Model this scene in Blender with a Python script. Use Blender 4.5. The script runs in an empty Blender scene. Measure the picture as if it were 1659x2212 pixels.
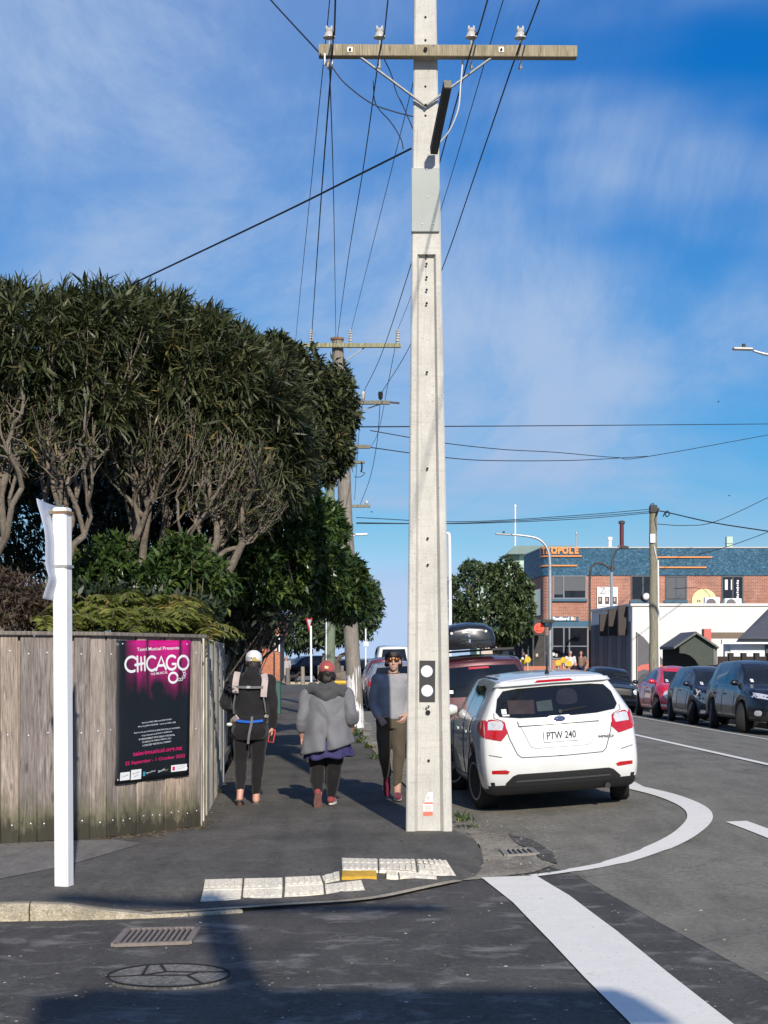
import bpy, bmesh, math, random
import numpy as np
from mathutils import Vector, Matrix, geometry
from mathutils.bvhtree import BVHTree
R = math.radians
random.seed(7); rng = np.random.default_rng(7)
scene = bpy.context.scene
col = scene.collection
# ------------------------------------------------------------------ camera
F, CX, HY, H = 3650.0, 829.5, 1420.0, 1.68      # focal length, centre column, horizon row (1659-wide picture), eye height
cam_d = bpy.data.cameras.new('camera'); cam = bpy.data.objects.new('camera', cam_d); col.objects.link(cam)
cam.location = (0, 0, H); cam.rotation_euler = (R(90), 0, 0)
cam_d.sensor_fit = 'HORIZONTAL'; cam_d.sensor_width = 36.0; cam_d.lens = 36.0*F/1659.0
cam_d.shift_y = (HY-1106.0)/1659.0; cam_d.clip_start = 0.1; cam_d.clip_end = 6000
scene.camera = cam
# ------------------------------------------------------------------ world
SUN_A, SUN_E = 9.5, 27.0
to_sun = Vector((math.sin(R(SUN_A))*math.cos(R(SUN_E)), -math.cos(R(SUN_A))*math.cos(R(SUN_E)), math.sin(R(SUN_E))))
world = bpy.data.worlds.new('World'); scene.world = world; world.use_nodes = True
wn, wl = world.node_tree.nodes, world.node_tree.links
wn.clear()
def wnode(t, **kw):
    n = wn.new(t)
    for k, v in kw.items(): setattr(n, k, v)
    return n
wo = wnode('ShaderNodeOutputWorld'); wb = wnode('ShaderNodeBackground')
sky = wnode('ShaderNodeTexSky', sky_type='NISHITA', sun_disc=False)
sky.sun_elevation = R(SUN_E); sky.sun_rotation = R(180-SUN_A)
sky.altitude = 0; sky.air_density = 1.0; sky.dust_density = 0.0; sky.ozone_density = 6.0
tc = wnode('ShaderNodeTexCoord'); sep = wnode('ShaderNodeSeparateXYZ')
wl.new(tc.outputs['Generated'], sep.inputs[0])
def wmath(op, a, b=None):
    n = wnode('ShaderNodeMath', operation=op)
    for i, x in enumerate((a, b)):
        if x is None: continue
        if isinstance(x, (int, float)): n.inputs[i].default_value = x
        else: wl.new(x, n.inputs[i])
    return n.outputs[0]
den = wmath('ADD', wmath('MAXIMUM', sep.outputs[2], 0.0), 0.16)       # a flat cloud deck seen from below
cx_ = wmath('DIVIDE', sep.outputs[0], den); cy_ = wmath('DIVIDE', sep.outputs[1], den)
comb = wnode('ShaderNodeCombineXYZ'); wl.new(cx_, comb.inputs[0]); wl.new(cy_, comb.inputs[1])
def wnoise(scale, loc, stretch, detail, rough, dist, rot=0):
    mp = wnode('ShaderNodeMapping'); wl.new(comb.outputs[0], mp.inputs[0])
    mp.inputs['Location'].default_value = loc; mp.inputs['Scale'].default_value = stretch; mp.inputs['Rotation'].default_value = (0, 0, rot)
    n = wnode('ShaderNodeTexNoise'); wl.new(mp.outputs[0], n.inputs['Vector'])
    n.inputs['Scale'].default_value = scale; n.inputs['Detail'].default_value = detail
    n.inputs['Roughness'].default_value = rough; n.inputs['Distortion'].default_value = dist
    return n.outputs['Fac']
def wramp(x, lo, hi):
    n = wnode('ShaderNodeMapRange', interpolation_type='SMOOTHERSTEP'); wl.new(x, n.inputs[0])
    n.inputs[1].default_value = lo; n.inputs[2].default_value = hi
    return n.outputs[0]
CLOUD_LOC = (7.7, 3.0, 0)
big = wramp(wnoise(0.62, CLOUD_LOC, (1, 1, 1), 4, 0.55, 0.4), 0.34, 0.60)
wisp = wramp(wnoise(1.5, (4.1, 2.2, 0), (1.0, 0.38, 1), 10, 0.66, 0.7, R(28)), 0.33, 0.68)
cl = wmath('MULTIPLY', big, wmath('ADD', wmath('MULTIPLY', wisp, 0.65), 0.35))
cl = wmath('MULTIPLY', wmath('MULTIPLY', cl, 1.0), wramp(sep.outputs[2], 0.01, 0.09))
hsv = wnode('ShaderNodeHueSaturation'); wl.new(sky.outputs[0], hsv.inputs['Color'])
hsv.inputs['Saturation'].default_value = 1.25; hsv.inputs['Value'].default_value = 1.0
mixc = wnode('ShaderNodeMix', data_type='RGBA'); wl.new(cl, mixc.inputs['Factor'])
srgb = wnode('ShaderNodeSeparateColor'); wl.new(hsv.outputs[0], srgb.inputs[0]); crgb = wnode('ShaderNodeCombineColor')   # a clear, deep blue sea air
for i, (pw, sc) in enumerate(((1.38, .84), (.936, .70), (.65, .82))):
    wl.new(wmath('MINIMUM', wmath('MULTIPLY', wmath('POWER', wmath('MULTIPLY', wmath('MAXIMUM', srgb.outputs[i], 0.0), 0.12), pw), sc/0.12), (4.2, 5.6, 7.6)[i]), crgb.inputs[i])
gsrc = crgb.inputs[1].links[0].from_socket; bsrc = crgb.inputs[2].links[0].from_socket
wl.new(wmath('MAXIMUM', bsrc, wmath('MULTIPLY', gsrc, 1.42)), crgb.inputs[2])
wl.new(crgb.outputs[0], mixc.inputs[6]); mixc.inputs[7].default_value = (3.5, 4.75, 6.9, 1)
wl.new(mixc.outputs[2], wb.inputs['Color']); wb.inputs['Strength'].default_value = 0.112
wl.new(wb.outputs[0], wo.inputs['Surface'])
# ------------------------------------------------------------------ sun
sd = bpy.data.lights.new('sun', 'SUN'); sun = bpy.data.objects.new('sun', sd); col.objects.link(sun)
sd.energy = 5.0; sd.angle = R(0.53); sd.color = (1.0, 0.93, 0.82)
sun.rotation_euler = (-to_sun).to_track_quat('-Z', 'Y').to_euler()
# ------------------------------------------------------------------ exposure
vs = scene.view_settings
vs.view_transform = 'Standard'; vs.look = 'None'; vs.exposure = 0.0; vs.gamma = 1.0; vs.use_curve_mapping = False
scene.cycles.max_bounces = 6; scene.cycles.transparent_max_bounces = 6
# ================================================================== helpers
def P(u, v, d): return Vector(((u-CX)*d/F, d, H-(v-HY)*d/F))      # a point at distance d
EX, EY = -0.0573, 0.99836                                          # direction of the street
NX, NY = EY, -EX
def S(s, t, z=0.0): return Vector((s*EX+t*NX, s*EY+t*NY, z))
def st(x, y): return x*EX+y*EY, x*NX+y*NY
TT = [-99, 1.6, 2.0, 3.65, 5.2, 6.7, 8.2, 9.8, 10.45, 11.0, 12.3, 99]
TZ = [.03, .03, .04, .16, .21, .20, .12, 0, -.06, -.12, -.17, -.17]
def sm(a, b, x):
    x = min(1, max(0, (x-a)/(b-a))); return x*x*(3-2*x)
def zr(x, y):                                                      # road surface: cambered, flattening at the corner
    s, t = st(x, y)
    z = float(np.interp(t, TT, TZ)) if t < 12 else -.17
    if s > 85: z = z + (0.03-z)*sm(85, 100, s)
    return z*sm(10.5, 16.5, s)
FX = [-9, -2.45, -1.75, -1.2, -.125, .55, .69, .80, .84]
FYY = [10.9, 10.9, 10.98, 11.12, 11.65, 12.6, 12.85, 13.4, 14.3]
def yfront(x): return float(np.interp(x, FX, FYY))
def zf(x, y):                                                      # footpath surface with a dropped kerb
    f = sm(-2.2, -1.45, x)
    ramp = sm(0.0, .75, y-yfront(x))
    low = .1*(1-f)+.012*f
    return low+(.1-low)*ramp
def G(u, v, zfun=zr):
    k = (v-HY)/F; lo, hi = (H-.35)/k, (H+.35)/k
    for _ in range(40):
        d = (lo+hi)/2
        if H-k*d > zfun((u-CX)*d/F, d): lo = d
        else: hi = d
    return Vector(((u-CX)*d/F, d, zfun((u-CX)*d/F, d)))

def link(o, parent=None):
    col.objects.link(o)
    if parent: o.parent = parent
    return o
def tag(o, label=None, cat=None, group=None, kind=None):
    if label: o['label'] = label
    if cat: o['category'] = cat
    if group: o['group'] = group
    if kind: o['kind'] = kind
    return o
def thing(name, label, cat, loc=(0, 0, 0), rotz=0.0, group=None, rot=None):
    o = bpy.data.objects.new(name, None); col.objects.link(o); o.empty_display_size = .2
    o.location = loc; o.rotation_euler = rot if rot else (0, 0, rotz)
    return tag(o, label, cat, group)
def root_matrix(o):
    while o.parent: o = o.parent
    return Matrix.LocRotScale(o.location, o.rotation_euler, o.scale)
def copy_tree(o, parent=None):
    c = o.copy(); link(c); c.parent = parent
    for ch in o.children: copy_tree(ch, c)
    return c

class MB:
    "collects shapes, then links them as one mesh object"
    def __init__(s): s.v = []; s.f = []; s.m = []
    def add(s, vs, fs, mi=0):
        b = len(s.v); s.v += [tuple(x) for x in vs]
        s.f += [[b+i for i in f] for f in fs]; s.m += [mi]*len(fs)
        return s
    def box(s, c, sz, rot=None, mi=0, taper=1.0):
        hx, hy, hz = sz[0]/2, sz[1]/2, sz[2]/2
        vs = [Vector((x*hx*(taper if z > 0 else 1), y*hy*(taper if z > 0 else 1), z*hz)) for z in (-1, 1) for x, y in ((-1, -1), (1, -1), (1, 1), (-1, 1))]
        if rot is not None: vs = [rot @ v for v in vs]
        c = Vector(c)
        return s.add([v+c for v in vs], [(0, 3, 2, 1), (4, 5, 6, 7), (0, 1, 5, 4), (1, 2, 6, 5), (2, 3, 7, 6), (3, 0, 4, 7)], mi)
    def bar(s, a, b, w, h, mi=0, up=(0, 0, 1)):
        a, b = Vector(a), Vector(b); d = b-a; L = d.length; d.normalize()
        up = Vector(up)
        if abs(d.dot(up)) > .98: up = Vector((0, 1, 0))
        x = d.cross(up).normalized(); z = x.cross(d)
        M_ = Matrix((x, d, z)).transposed()
        return s.box((a+b)/2, (w, L, h), M_, mi)
    def tube(s, pts, rad, n=8, mi=0, cap=True):
        pts = [Vector(p) for p in pts]; k = len(pts)
        if not hasattr(rad, '__len__'): rad = [rad]*k
        vs = []; prev = None
        for i, p in enumerate(pts):
            d = (pts[min(i+1, k-1)]-pts[max(i-1, 0)]).normalized()
            if prev is None:
                prev = d.orthogonal().normalized()
            x = (prev-d*prev.dot(d)).normalized(); prev = x; y = d.cross(x)
            for j in range(n):
                a = 2*math.pi*j/n; vs.append(p+(x*math.cos(a)+y*math.sin(a))*rad[i])
        fs = [(i*n+j, i*n+(j+1) % n, (i+1)*n+(j+1) % n, (i+1)*n+j) for i in range(k-1) for j in range(n)]
        if cap: fs += [tuple(range(n))[::-1], tuple(range((k-1)*n, k*n))]
        return s.add(vs, fs, mi)
    def lathe(s, prof, n=16, mat=None, mi=0):
        "profile (radius, height) about local z"
        vs = []; mat = mat or Matrix.Identity(4)
        for r, z in prof:
            for j in range(n):
                a = 2*math.pi*j/n; vs.append(mat @ Vector((r*math.cos(a), r*math.sin(a), z)))
        k = len(prof)
        fs = [(i*n+j, i*n+(j+1) % n, (i+1)*n+(j+1) % n, (i+1)*n+j) for i in range(k-1) for j in range(n)]
        if prof[0][0] > 1e-6: fs.append(tuple(range(n))[::-1])
        if prof[-1][0] > 1e-6: fs.append(tuple(range((k-1)*n, k*n)))
        return s.add(vs, fs, mi)
    def prism(s, poly, mat=None, depth=.01, mi=0):
        "polygon (x,z) in the local xz plane, extruded along +y"
        mat = mat or Matrix.Identity(4); n = len(poly)
        vs = [mat @ Vector((x, 0, z)) for x, z in poly]+[mat @ Vector((x, depth, z)) for x, z in poly]
        tri = geometry.tessellate_polygon([[Vector((x, z, 0)) for x, z in poly]])
        ar = sum(poly[i][0]*poly[(i+1) % n][1]-poly[(i+1) % n][0]*poly[i][1] for i in range(n))
        fs = []
        for t in tri:
            a, b, c = t
            o = (poly[b][0]-poly[a][0])*(poly[c][1]-poly[a][1])-(poly[c][0]-poly[a][0])*(poly[b][1]-poly[a][1])
            if o < 0: a, c = c, a
            fs.append((a, b, c)); fs.append((c+n, b+n, a+n))
        for i in range(n):
            j = (i+1) % n
            fs.append((j, i, i+n, j+n) if ar > 0 else (i, j, j+n, i+n))
        return s.add(vs, fs, mi)
    def build(s, name, mat, parent=None, smooth=False, bevel=0.0, local=False, seg=1):
        me = bpy.data.meshes.new(name)
        vs = s.v
        if parent is not None and not local:
            inv = root_matrix(parent).inverted(); vs = [inv @ Vector(v) for v in vs]
        me.from_pydata([tuple(v) for v in vs], [], s.f)
        for m in (mat if isinstance(mat, (list, tuple)) else [mat]): me.materials.append(m)
        me.polygons.foreach_set('material_index', s.m)
        me.update()
        if bevel:
            bm = bmesh.new(); bm.from_mesh(me)
            bmesh.ops.bevel(bm, geom=[e for e in bm.edges if len(e.link_faces) == 2 and e.calc_face_angle(0) > .5], offset=bevel, segments=seg, affect='EDGES', clamp_overlap=True)
            bm.to_mesh(me); bm.free()
        if smooth:
            me.polygons.foreach_set('use_smooth', [True]*len(me.polygons))
            if smooth != 'all': 
                try: me.set_sharp_from_angle(angle=R(40))
                except Exception: pass
        return link(bpy.data.objects.new(name, me), parent)

def np_mesh(name, verts, faces, mat, parent=None, attr=None, smooth=False):
    "fast mesh from arrays: faces (n,k)"
    verts = np.asarray(verts, np.float64); faces = np.asarray(faces, np.int32)
    if parent is not None:
        inv = np.array(root_matrix(parent).inverted()); verts = verts @ inv[:3, :3].T+inv[:3, 3]
    me = bpy.data.meshes.new(name); n, k = faces.shape
    me.vertices.add(len(verts)); me.vertices.foreach_set('co', verts.astype(np.float32).ravel())
    me.loops.add(n*k); me.loops.foreach_set('vertex_index', faces.ravel())
    me.polygons.add(n); me.polygons.foreach_set('loop_start', np.arange(0, n*k, k, dtype=np.int32))
    me.polygons.foreach_set('loop_total', np.full(n, k, np.int32))
    if smooth: me.polygons.foreach_set('use_smooth', np.ones(n, bool))
    for m in (mat if isinstance(mat, (list, tuple)) else [mat]): me.materials.append(m)
    if attr is not None:
        a = me.attributes.new('rnd', 'FLOAT', 'FACE'); a.data.foreach_set('value', attr.astype(np.float32))
    me.update(calc_edges=True); me.validate()
    return link(bpy.data.objects.new(name, me), parent)

def inside(poly, x, y):
    c = False; n = len(poly)
    for i in range(n):
        x0, y0 = poly[i]; x1, y1 = poly[i-1]
        if (y0 > y) != (y1 > y) and x < (x1-x0)*(y-y0)/(y1-y0)+x0: c = not c
    return c
def cdt(poly, step):
    "triangles filling a polygon, with an inner grid"
    pts = []
    n = len(poly)
    for i in range(n):
        a, b = Vector(poly[i]), Vector(poly[(i+1) % n]); k = max(1, int((b-a).length/step))
        pts += [a.lerp(b, j/k) for j in range(k)]
    nb = len(pts)
    xs = [p[0] for p in pts]; ys = [p[1] for p in pts]
    bp = [(p[0], p[1]) for p in pts]
    x = min(xs)+step*.5
    while x < max(xs):
        y = min(ys)+step*.5
        while y < max(ys):
            if inside(bp, x, y): pts.append(Vector((x, y)))
            y += step
        x += step
    r = geometry.delaunay_2d_cdt([Vector((p[0], p[1])) for p in pts], [(i, (i+1) % nb) for i in range(nb)], [], 1, 1e-5)
    return r[0], r[2]
def sheet(name, poly, zfun, mat, step=.4, lift=0.0, parent=None, kind='structure', skirt=0.0):
    vs, fs = cdt(poly, step)
    m = MB(); m.add([(p[0], p[1], zfun(p[0], p[1])+lift) for p in vs], [f for f in fs])
    if skirt:
        n = len(poly)
        for i in range(n):
            a, b = Vector(poly[i]), Vector(poly[(i+1) % n]); k = max(1, int((b-a).length/step))
            for j in range(k):
                p, q = a.lerp(b, j/k), a.lerp(b, (j+1)/k); zp, zq = zfun(p[0], p[1])+lift, zfun(q[0], q[1])+lift
                m.add([(p[0], p[1], zp), (q[0], q[1], zq), (q[0], q[1], zq-skirt), (p[0], p[1], zp-skirt)], [(0, 3, 2, 1)])
    o = m.build(name, mat, parent)
    me = o.data
    up = sum(1 for p in me.polygons if p.normal.z > 0); 
    if up < len(me.polygons)/2: me.flip_normals()
    if kind and not parent: o['kind'] = kind
    return o
def catmull(pts, k=8, closed=False):
    pts = [Vector(p) for p in pts]; n = len(pts); out = []
    for i in range(n if closed else n-1):
        p0 = pts[(i-1) % n] if closed or i > 0 else pts[i]*2-pts[i+1]
        p1, p2 = pts[i], pts[(i+1) % n]
        p3 = pts[(i+2) % n] if closed or i+2 < n else p2*2-p1
        for j in range(k):
            t = j/k
            out.append(.5*((2*p1)+(p2-p0)*t+(2*p0-5*p1+4*p2-p3)*t*t+(3*p1-p0-3*p2+p3)*t**3))
    if not closed: out.append(pts[-1])
    return out
def strip_poly(pts, w):
    "polygon round a plan polyline, w = width (number or list)"
    pts = [Vector((p[0], p[1])) for p in pts]; n = len(pts)
    if not hasattr(w, '__len__'): w = [w]*n
    L, Rr = [], []
    for i in range(n):
        d = (pts[min(i+1, n-1)]-pts[max(i-1, 0)]).normalized(); q = Vector((-d.y, d.x))*w[i]/2
        L.append(pts[i]+q); Rr.append(pts[i]-q)
    return [tuple(p) for p in L+Rr[::-1]]

# ------------------------------------------------------------------ materials
MATS = {}
def new_mat(name):
    m = bpy.data.materials.new(name); m.use_nodes = True
    nt = m.node_tree; b = nt.nodes['Principled BSDF']
    return m, nt, b
def N(nt, t, **kw):
    n = nt.nodes.new(t)
    for k, v in kw.items():
        if k.startswith('i_'):
            n.inputs[int(k[2:])].default_value = v
        else: setattr(n, k, v)
    return n
def coords(nt, kind='Object', scale=(1, 1, 1), loc=(0, 0, 0), rand=False):
    tc = N(nt, 'ShaderNodeTexCoord'); mp = N(nt, 'ShaderNodeMapping')
    src = tc.outputs[kind] if kind != 'World' else N(nt, 'ShaderNodeNewGeometry').outputs['Position']
    if rand:
        oi = N(nt, 'ShaderNodeObjectInfo'); ml = N(nt, 'ShaderNodeVectorMath', operation='SCALE'); ml.inputs[0].default_value = (37, 51, 23)
        nt.links.new(oi.outputs['Random'], ml.inputs['Scale']); ad = N(nt, 'ShaderNodeVectorMath', operation='ADD')
        nt.links.new(src, ad.inputs[0]); nt.links.new(ml.outputs[0], ad.inputs[1]); src = ad.outputs[0]
    nt.links.new(src, mp.inputs[0]); mp.inputs['Scale'].default_value = scale; mp.inputs['Location'].default_value = loc
    return mp.outputs[0]
def noise(nt, vec, scale, detail=4, rough=.55, dist=0):
    n = N(nt, 'ShaderNodeTexNoise'); nt.links.new(vec, n.inputs['Vector'])
    n.inputs['Scale'].default_value = scale; n.inputs['Detail'].default_value = detail; n.inputs['Roughness'].default_value = rough; n.inputs['Distortion'].default_value = dist
    return n.outputs['Fac']
def ramp(nt, fac, stops, interp='LINEAR'):
    n = N(nt, 'ShaderNodeValToRGB'); nt.links.new(fac, n.inputs[0]); cr = n.color_ramp; cr.interpolation = interp
    while len(cr.elements) > 1: cr.elements.remove(cr.elements[-1])
    for i, (p, c) in enumerate(stops):
        c = (c, c, c) if not hasattr(c, '__len__') else c
        e = cr.elements[0] if i == 0 else cr.elements.new(p)
        e.position = p; e.color = (c[0], c[1], c[2], 1)
    return n.outputs[0]
def mix(nt, fac, a, b, mode='MIX'):
    n = N(nt, 'ShaderNodeMix', data_type='RGBA', blend_type=mode)
    for i, x in ((0, fac), (6, a), (7, b)):
        if isinstance(x, (int, float)): n.inputs[i].default_value = x
        elif isinstance(x, (tuple, list)): n.inputs[i].default_value = (*x, 1) if len(x) == 3 else x
        else: nt.links.new(x, n.inputs[i])
    return n.outputs[2]
def bump(nt, b, h, strength=.3, dist=.01):
    n = N(nt, 'ShaderNodeBump'); nt.links.new(h, n.inputs['Height']); n.inputs['Strength'].default_value = strength; n.inputs['Distance'].default_value = dist
    nt.links.new(n.outputs[0], b.inputs['Normal'])
def M(name, c, rough=.6, metal=0.0, var=.12, vs=4.0, bmp=0.0, bs=60.0, coat=0.0, spec=.5, kind='Object', rand=False, emit=0.0):
    if name in MATS: return MATS[name]
    m, nt, b = new_mat(name); MATS[name] = m
    b.inputs['Roughness'].default_value = rough; b.inputs['Metallic'].default_value = metal
    b.inputs['Specular IOR Level'].default_value = spec; b.inputs['Coat Weight'].default_value = coat; b.inputs['Coat Roughness'].default_value = .04
    v = coords(nt, kind, rand=rand)
    nz = noise(nt, v, vs, 5, .6)
    cc = ramp(nt, nz, [(.25, tuple(x*(1-var) for x in c)), (.75, tuple(min(1, x*(1+var)) for x in c))])
    nt.links.new(cc, b.inputs['Base Color'])
    if bmp: bump(nt, b, noise(nt, v, bs, 4, .6), bmp, .01)
    if emit: nt.links.new(cc, b.inputs['Emission Color']); b.inputs['Emission Strength'].default_value = emit
    return m
# ================================================================== ground materials
def asphalt(name, c, speck=.35, patch=.25, scale=180, crack=0.0, rough=.9, light=None):
    m, nt, b = new_mat(name); MATS[name] = m
    v = coords(nt, 'World')
    f = noise(nt, v, scale, 3, .7); g = noise(nt, v, 1.3, 5, .6, .3); k = noise(nt, v, 22, 4, .7)
    c1 = ramp(nt, f, [(.30, tuple(x*(1-speck) for x in c)), (.52, c), (.66, tuple(x*(1+speck) for x in c)), (.74, tuple(min(1, x*(1+4*speck)) for x in c))])
    c2 = mix(nt, 1.0, c1, ramp(nt, g, [(.3, 1-patch), (.7, 1+patch*.6)]), 'MULTIPLY')
    c3 = mix(nt, 1.0, c2, ramp(nt, k, [(.28, .70), (.5, 1.0), (.72, 1.28)]), 'MULTIPLY')
    sp_ = noise(nt, v, 48, 2, .5); c3 = mix(nt, ramp(nt, sp_, [(.68, 0), (.74, .55)]), c3, tuple(min(1, x*2.6) for x in c)); c3 = mix(nt, ramp(nt, noise(nt, coords(nt, 'World', loc=(7, 3, 1)), 40, 2, .5), [(.66, 0), (.73, .6)]), c3, tuple(x*.35 for x in c))
    st_ = noise(nt, coords(nt, 'World', (1.4, .35, 1), (3, 1, 0)), 1.9, 5, .62, .5); c3 = mix(nt, 1.0, c3, ramp(nt, st_, [(.35, .80), (.5, 1.0), (.68, 1.14)]), 'MULTIPLY')
    if light:                                                     # worn, paler scuffs
        w = noise(nt, coords(nt, 'World', (1.0, 1.25, 1)), 2.3, 7, .68, .5)
        c3 = mix(nt, ramp(nt, w, [(.53, 0), (.68, .8)]), c3, light)
    if crack:
        vo = N(nt, 'ShaderNodeTexVoronoi', feature='DISTANCE_TO_EDGE'); vo.inputs['Scale'].default_value = .8
        nv = N(nt, 'ShaderNodeVectorMath', operation='ADD'); nt.links.new(v, nv.inputs[0])
        nn = N(nt, 'ShaderNodeTexNoise'); nt.links.new(v, nn.inputs['Vector']); nn.inputs['Scale'].default_value = 3; nn.inputs['Detail'].default_value = 6
        nt.links.new(nn.outputs['Color'], nv.inputs[1]); nt.links.new(nv.outputs[0], vo.inputs['Vector'])
        c3 = mix(nt, ramp(nt, vo.outputs['Distance'], [(0, crack), (.012, 0)]), c3, tuple(x*.35 for x in c))
    nt.links.new(c3, b.inputs['Base Color']); b.inputs['Roughness'].default_value = rough; b.inputs['Specular IOR Level'].default_value = .3
    bump(nt, b, f, .5, .006)
    return m
ROAD = asphalt('main_road_asphalt', (.205, .188, .150), .22, .14, 160, .6)
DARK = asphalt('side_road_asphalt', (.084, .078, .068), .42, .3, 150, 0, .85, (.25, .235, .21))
PATH = asphalt('footpath_asphalt', (.117, .108, .093), .36, .25, 170, .5, .9)
OLDP = asphalt('old_footpath_asphalt', (.20, .185, .165), .25, .2, 170)
GRAVEL = asphalt('broken_channel_concrete', (.30, .265, .205), .5, .45, 60, .7)
KERB = asphalt('kerb_concrete', (.42, .36, .26), .35, .35, 90)
SOIL = asphalt('soil', (.07, .055, .04), .5, .4, 40)
FARG = asphalt('far_ground', (.20, .185, .165), .25, .2, 30)
def paint(name, c, wear=.5):
    m, nt, b = new_mat(name); MATS[name] = m
    v = coords(nt, 'World'); n1 = noise(nt, v, 45, 6, .75); n2 = noise(nt, v, 5, 4, .6)
    c1 = mix(nt, ramp(nt, n2, [(.35, 0), (.75, .3)]), c, tuple(x*.75 for x in c))
    c2 = mix(nt, ramp(nt, n1, [(.58, 0), (.68, wear)]), c1, tuple(x*.25 for x in c)); n4 = noise(nt, v, 9, 6, .8); c2 = mix(nt, ramp(nt, n4, [(.60, 0), (.70, wear*.7)]), c2, tuple(x*.4 for x in c))
    nt.links.new(c2, b.inputs['Base Color']); b.inputs['Roughness'].default_value = .7
    bump(nt, b, n1, .25, .004)
    return m
PAINT = paint('road_paint', (.88, .83, .72), .7)
PAINT2 = paint('worn_road_paint', (.75, .70, .62), .9)

flat = lambda z: (lambda x, y: z)
# ------------------------------------------------------------------ sheets
gr = sheet('ground', [(-900, -60), (900, -60), (900, 3000), (-900, 3000)], flat(-.4), FARG, 300); tag(gr, kind='structure')
mr = [S(8, 1.2), S(16.2, 1.45), S(30, 1.55), S(60, 1.55), S(95, 1.55), S(97, -40), S(104, -40), S(104, 60), S(97, 60), S(95, 12.3), S(50, 12.3), S(10, 12.6), S(-6, 12.6), S(-6, 1.0)]
mr = [G(1245, 1890)[:2], (1.02, 14.35), S(16.2, 1.45)[:2]]+[p[:2] for p in mr[2:12]]+[S(-6, 14)[:2], S(-6, 2.9)[:2], G(1659, 2120)[:2]]
sheet('main_road', mr, zr, ROAD, .9)
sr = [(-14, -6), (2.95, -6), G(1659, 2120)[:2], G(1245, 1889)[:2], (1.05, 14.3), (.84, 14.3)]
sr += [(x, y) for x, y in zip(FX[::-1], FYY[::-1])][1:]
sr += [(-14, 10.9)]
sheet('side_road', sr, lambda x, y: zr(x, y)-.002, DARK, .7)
fence_C = Vector((-1.727, 15.78)); fdir = Vector((-.0574, 1)).normalized()
fp = [(x, y) for x, y in zip(FX, FYY)]+[S(16.2, 1.42)[:2], S(30, 1.45)[:2], S(96, 1.45)[:2], (-1.727-.0574*79-.02, 95), (-1.74, 15.8), (-2.43, 14.78), (-3.245, 14.28), (-9, 12.6)]
sheet('footpath', fp, zf, PATH, .30, .004, skirt=.12)
op = [(-9, 11.2), (-2.9, 11.15), (-2.78, 11.9), (-2.42, 12.7), (-2.25, 13.4), (-2.05, 14.3), (-2.35, 14.6), (-9, 12.4)]
sheet('footpath_patch', op, zf, OLDP, .4, .008)
sheet('garden_ground', [(-12, 12.5), (-3.25, 14.4), (-2.4, 14.9), (-1.8, 15.9), (-6.6, 95), (-40, 95), (-40, 12)], flat(.05), SOIL, 6)
sheet('far_footpath', [S(-6, 12.5)[:2], S(95, 12.5)[:2], S(95, 15.5)[:2], S(-6, 15.5)[:2]], flat(-.03), OLDP, 4, skirt=.2)
sheet('forecourt', [S(-6, 15.52)[:2], S(95, 15.52)[:2], S(95, 80)[:2], S(-6, 80)[:2]], flat(-.05), FARG, 9)
sheet('car_park', [S(104.2, -45)[:2], S(170, -45)[:2], S(170, 60)[:2], S(104.2, 60)[:2]], flat(.10), FARG, 9, skirt=.3)

# ------------------------------------------------------------------ kerbs and channel
def kerb_run(name, pts, w, top, mat, drop=.14, piece=1.0, parent=None):
    pts = [Vector((p[0], p[1])) for p in pts]
    L = [0]
    for a, b in zip(pts, pts[1:]): L.append(L[-1]+(b-a).length)
    def at(s):
        x = np.interp(s, L, [p[0] for p in pts]); y = np.interp(s, L, [p[1] for p in pts]); return Vector((float(x), float(y)))
    k = 0; s = 0
    root = bpy.data.objects.new(name, None); col.objects.link(root); root['kind'] = 'structure'
    while s < L[-1]-.05:
        e = min(L[-1], s+piece*random.uniform(.9, 1.1)); m = MB(); n = 4; ring = []
        for i in range(n+1):
            q = s+.004+(e-s-.008)*i/n; p = at(q); d = (at(min(L[-1], q+.05))-at(max(0, q-.05))).normalized(); nrm = Vector((d.y, -d.x))
            zt = top(p.x, p.y)
            a, b2 = p-nrm*w/2, p+nrm*w/2
            r = min(.035, max(.004, zt*.35))
            ring.append([(a.x, a.y, zt-drop), (a.x, a.y, zt), (b2.x-nrm.x*r, b2.y-nrm.y*r, zt), (b2.x, b2.y, zt-r), (b2.x+nrm.x*.015, b2.y+nrm.y*.015, zt-drop)])
        vs = [v for r_ in ring for v in r_]
        fs = [(i*5+j, i*5+j+1, (i+1)*5+j+1, (i+1)*5+j) for i in range(n) for j in range(4)]+[(0, 1, 2, 3, 4), tuple(n*5+j for j in (4, 3, 2, 1, 0))]
        m.add(vs, [f[::-1] for f in fs]); m.build('kerb_stone', mat, root)
        s = e
    return root
kz = lambda x, y: zf(x, y+.05)+.006
kerb_run('kerb_front', [(-9, 10.8), (-2.45, 10.82), (-1.75, 10.90), (-1.42, 10.97), (-1.2, 11.06), (-.95, 11.17)], .12, kz, KERB)
kerb_run('kerb_street', [S(s, 1.52)[:2] for s in (16.3, 22, 30, 40, 52, 64, 80, 95)], .13, lambda x, y: .108, GRAVEL, .2, 2.4)
lip = [(-1.5, 10.97), (-1.2, 11.09), (-.7, 11.33), (-.125, 11.61), (.3, 12.2), (.55, 12.56)]
sheet('kerb_lip', strip_poly(catmull([(x, y, 0) for x, y in lip], 5), .075), lambda x, y: max(zf(x, y), zr(x, y))+.002, KERB, .12, .010)
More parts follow.
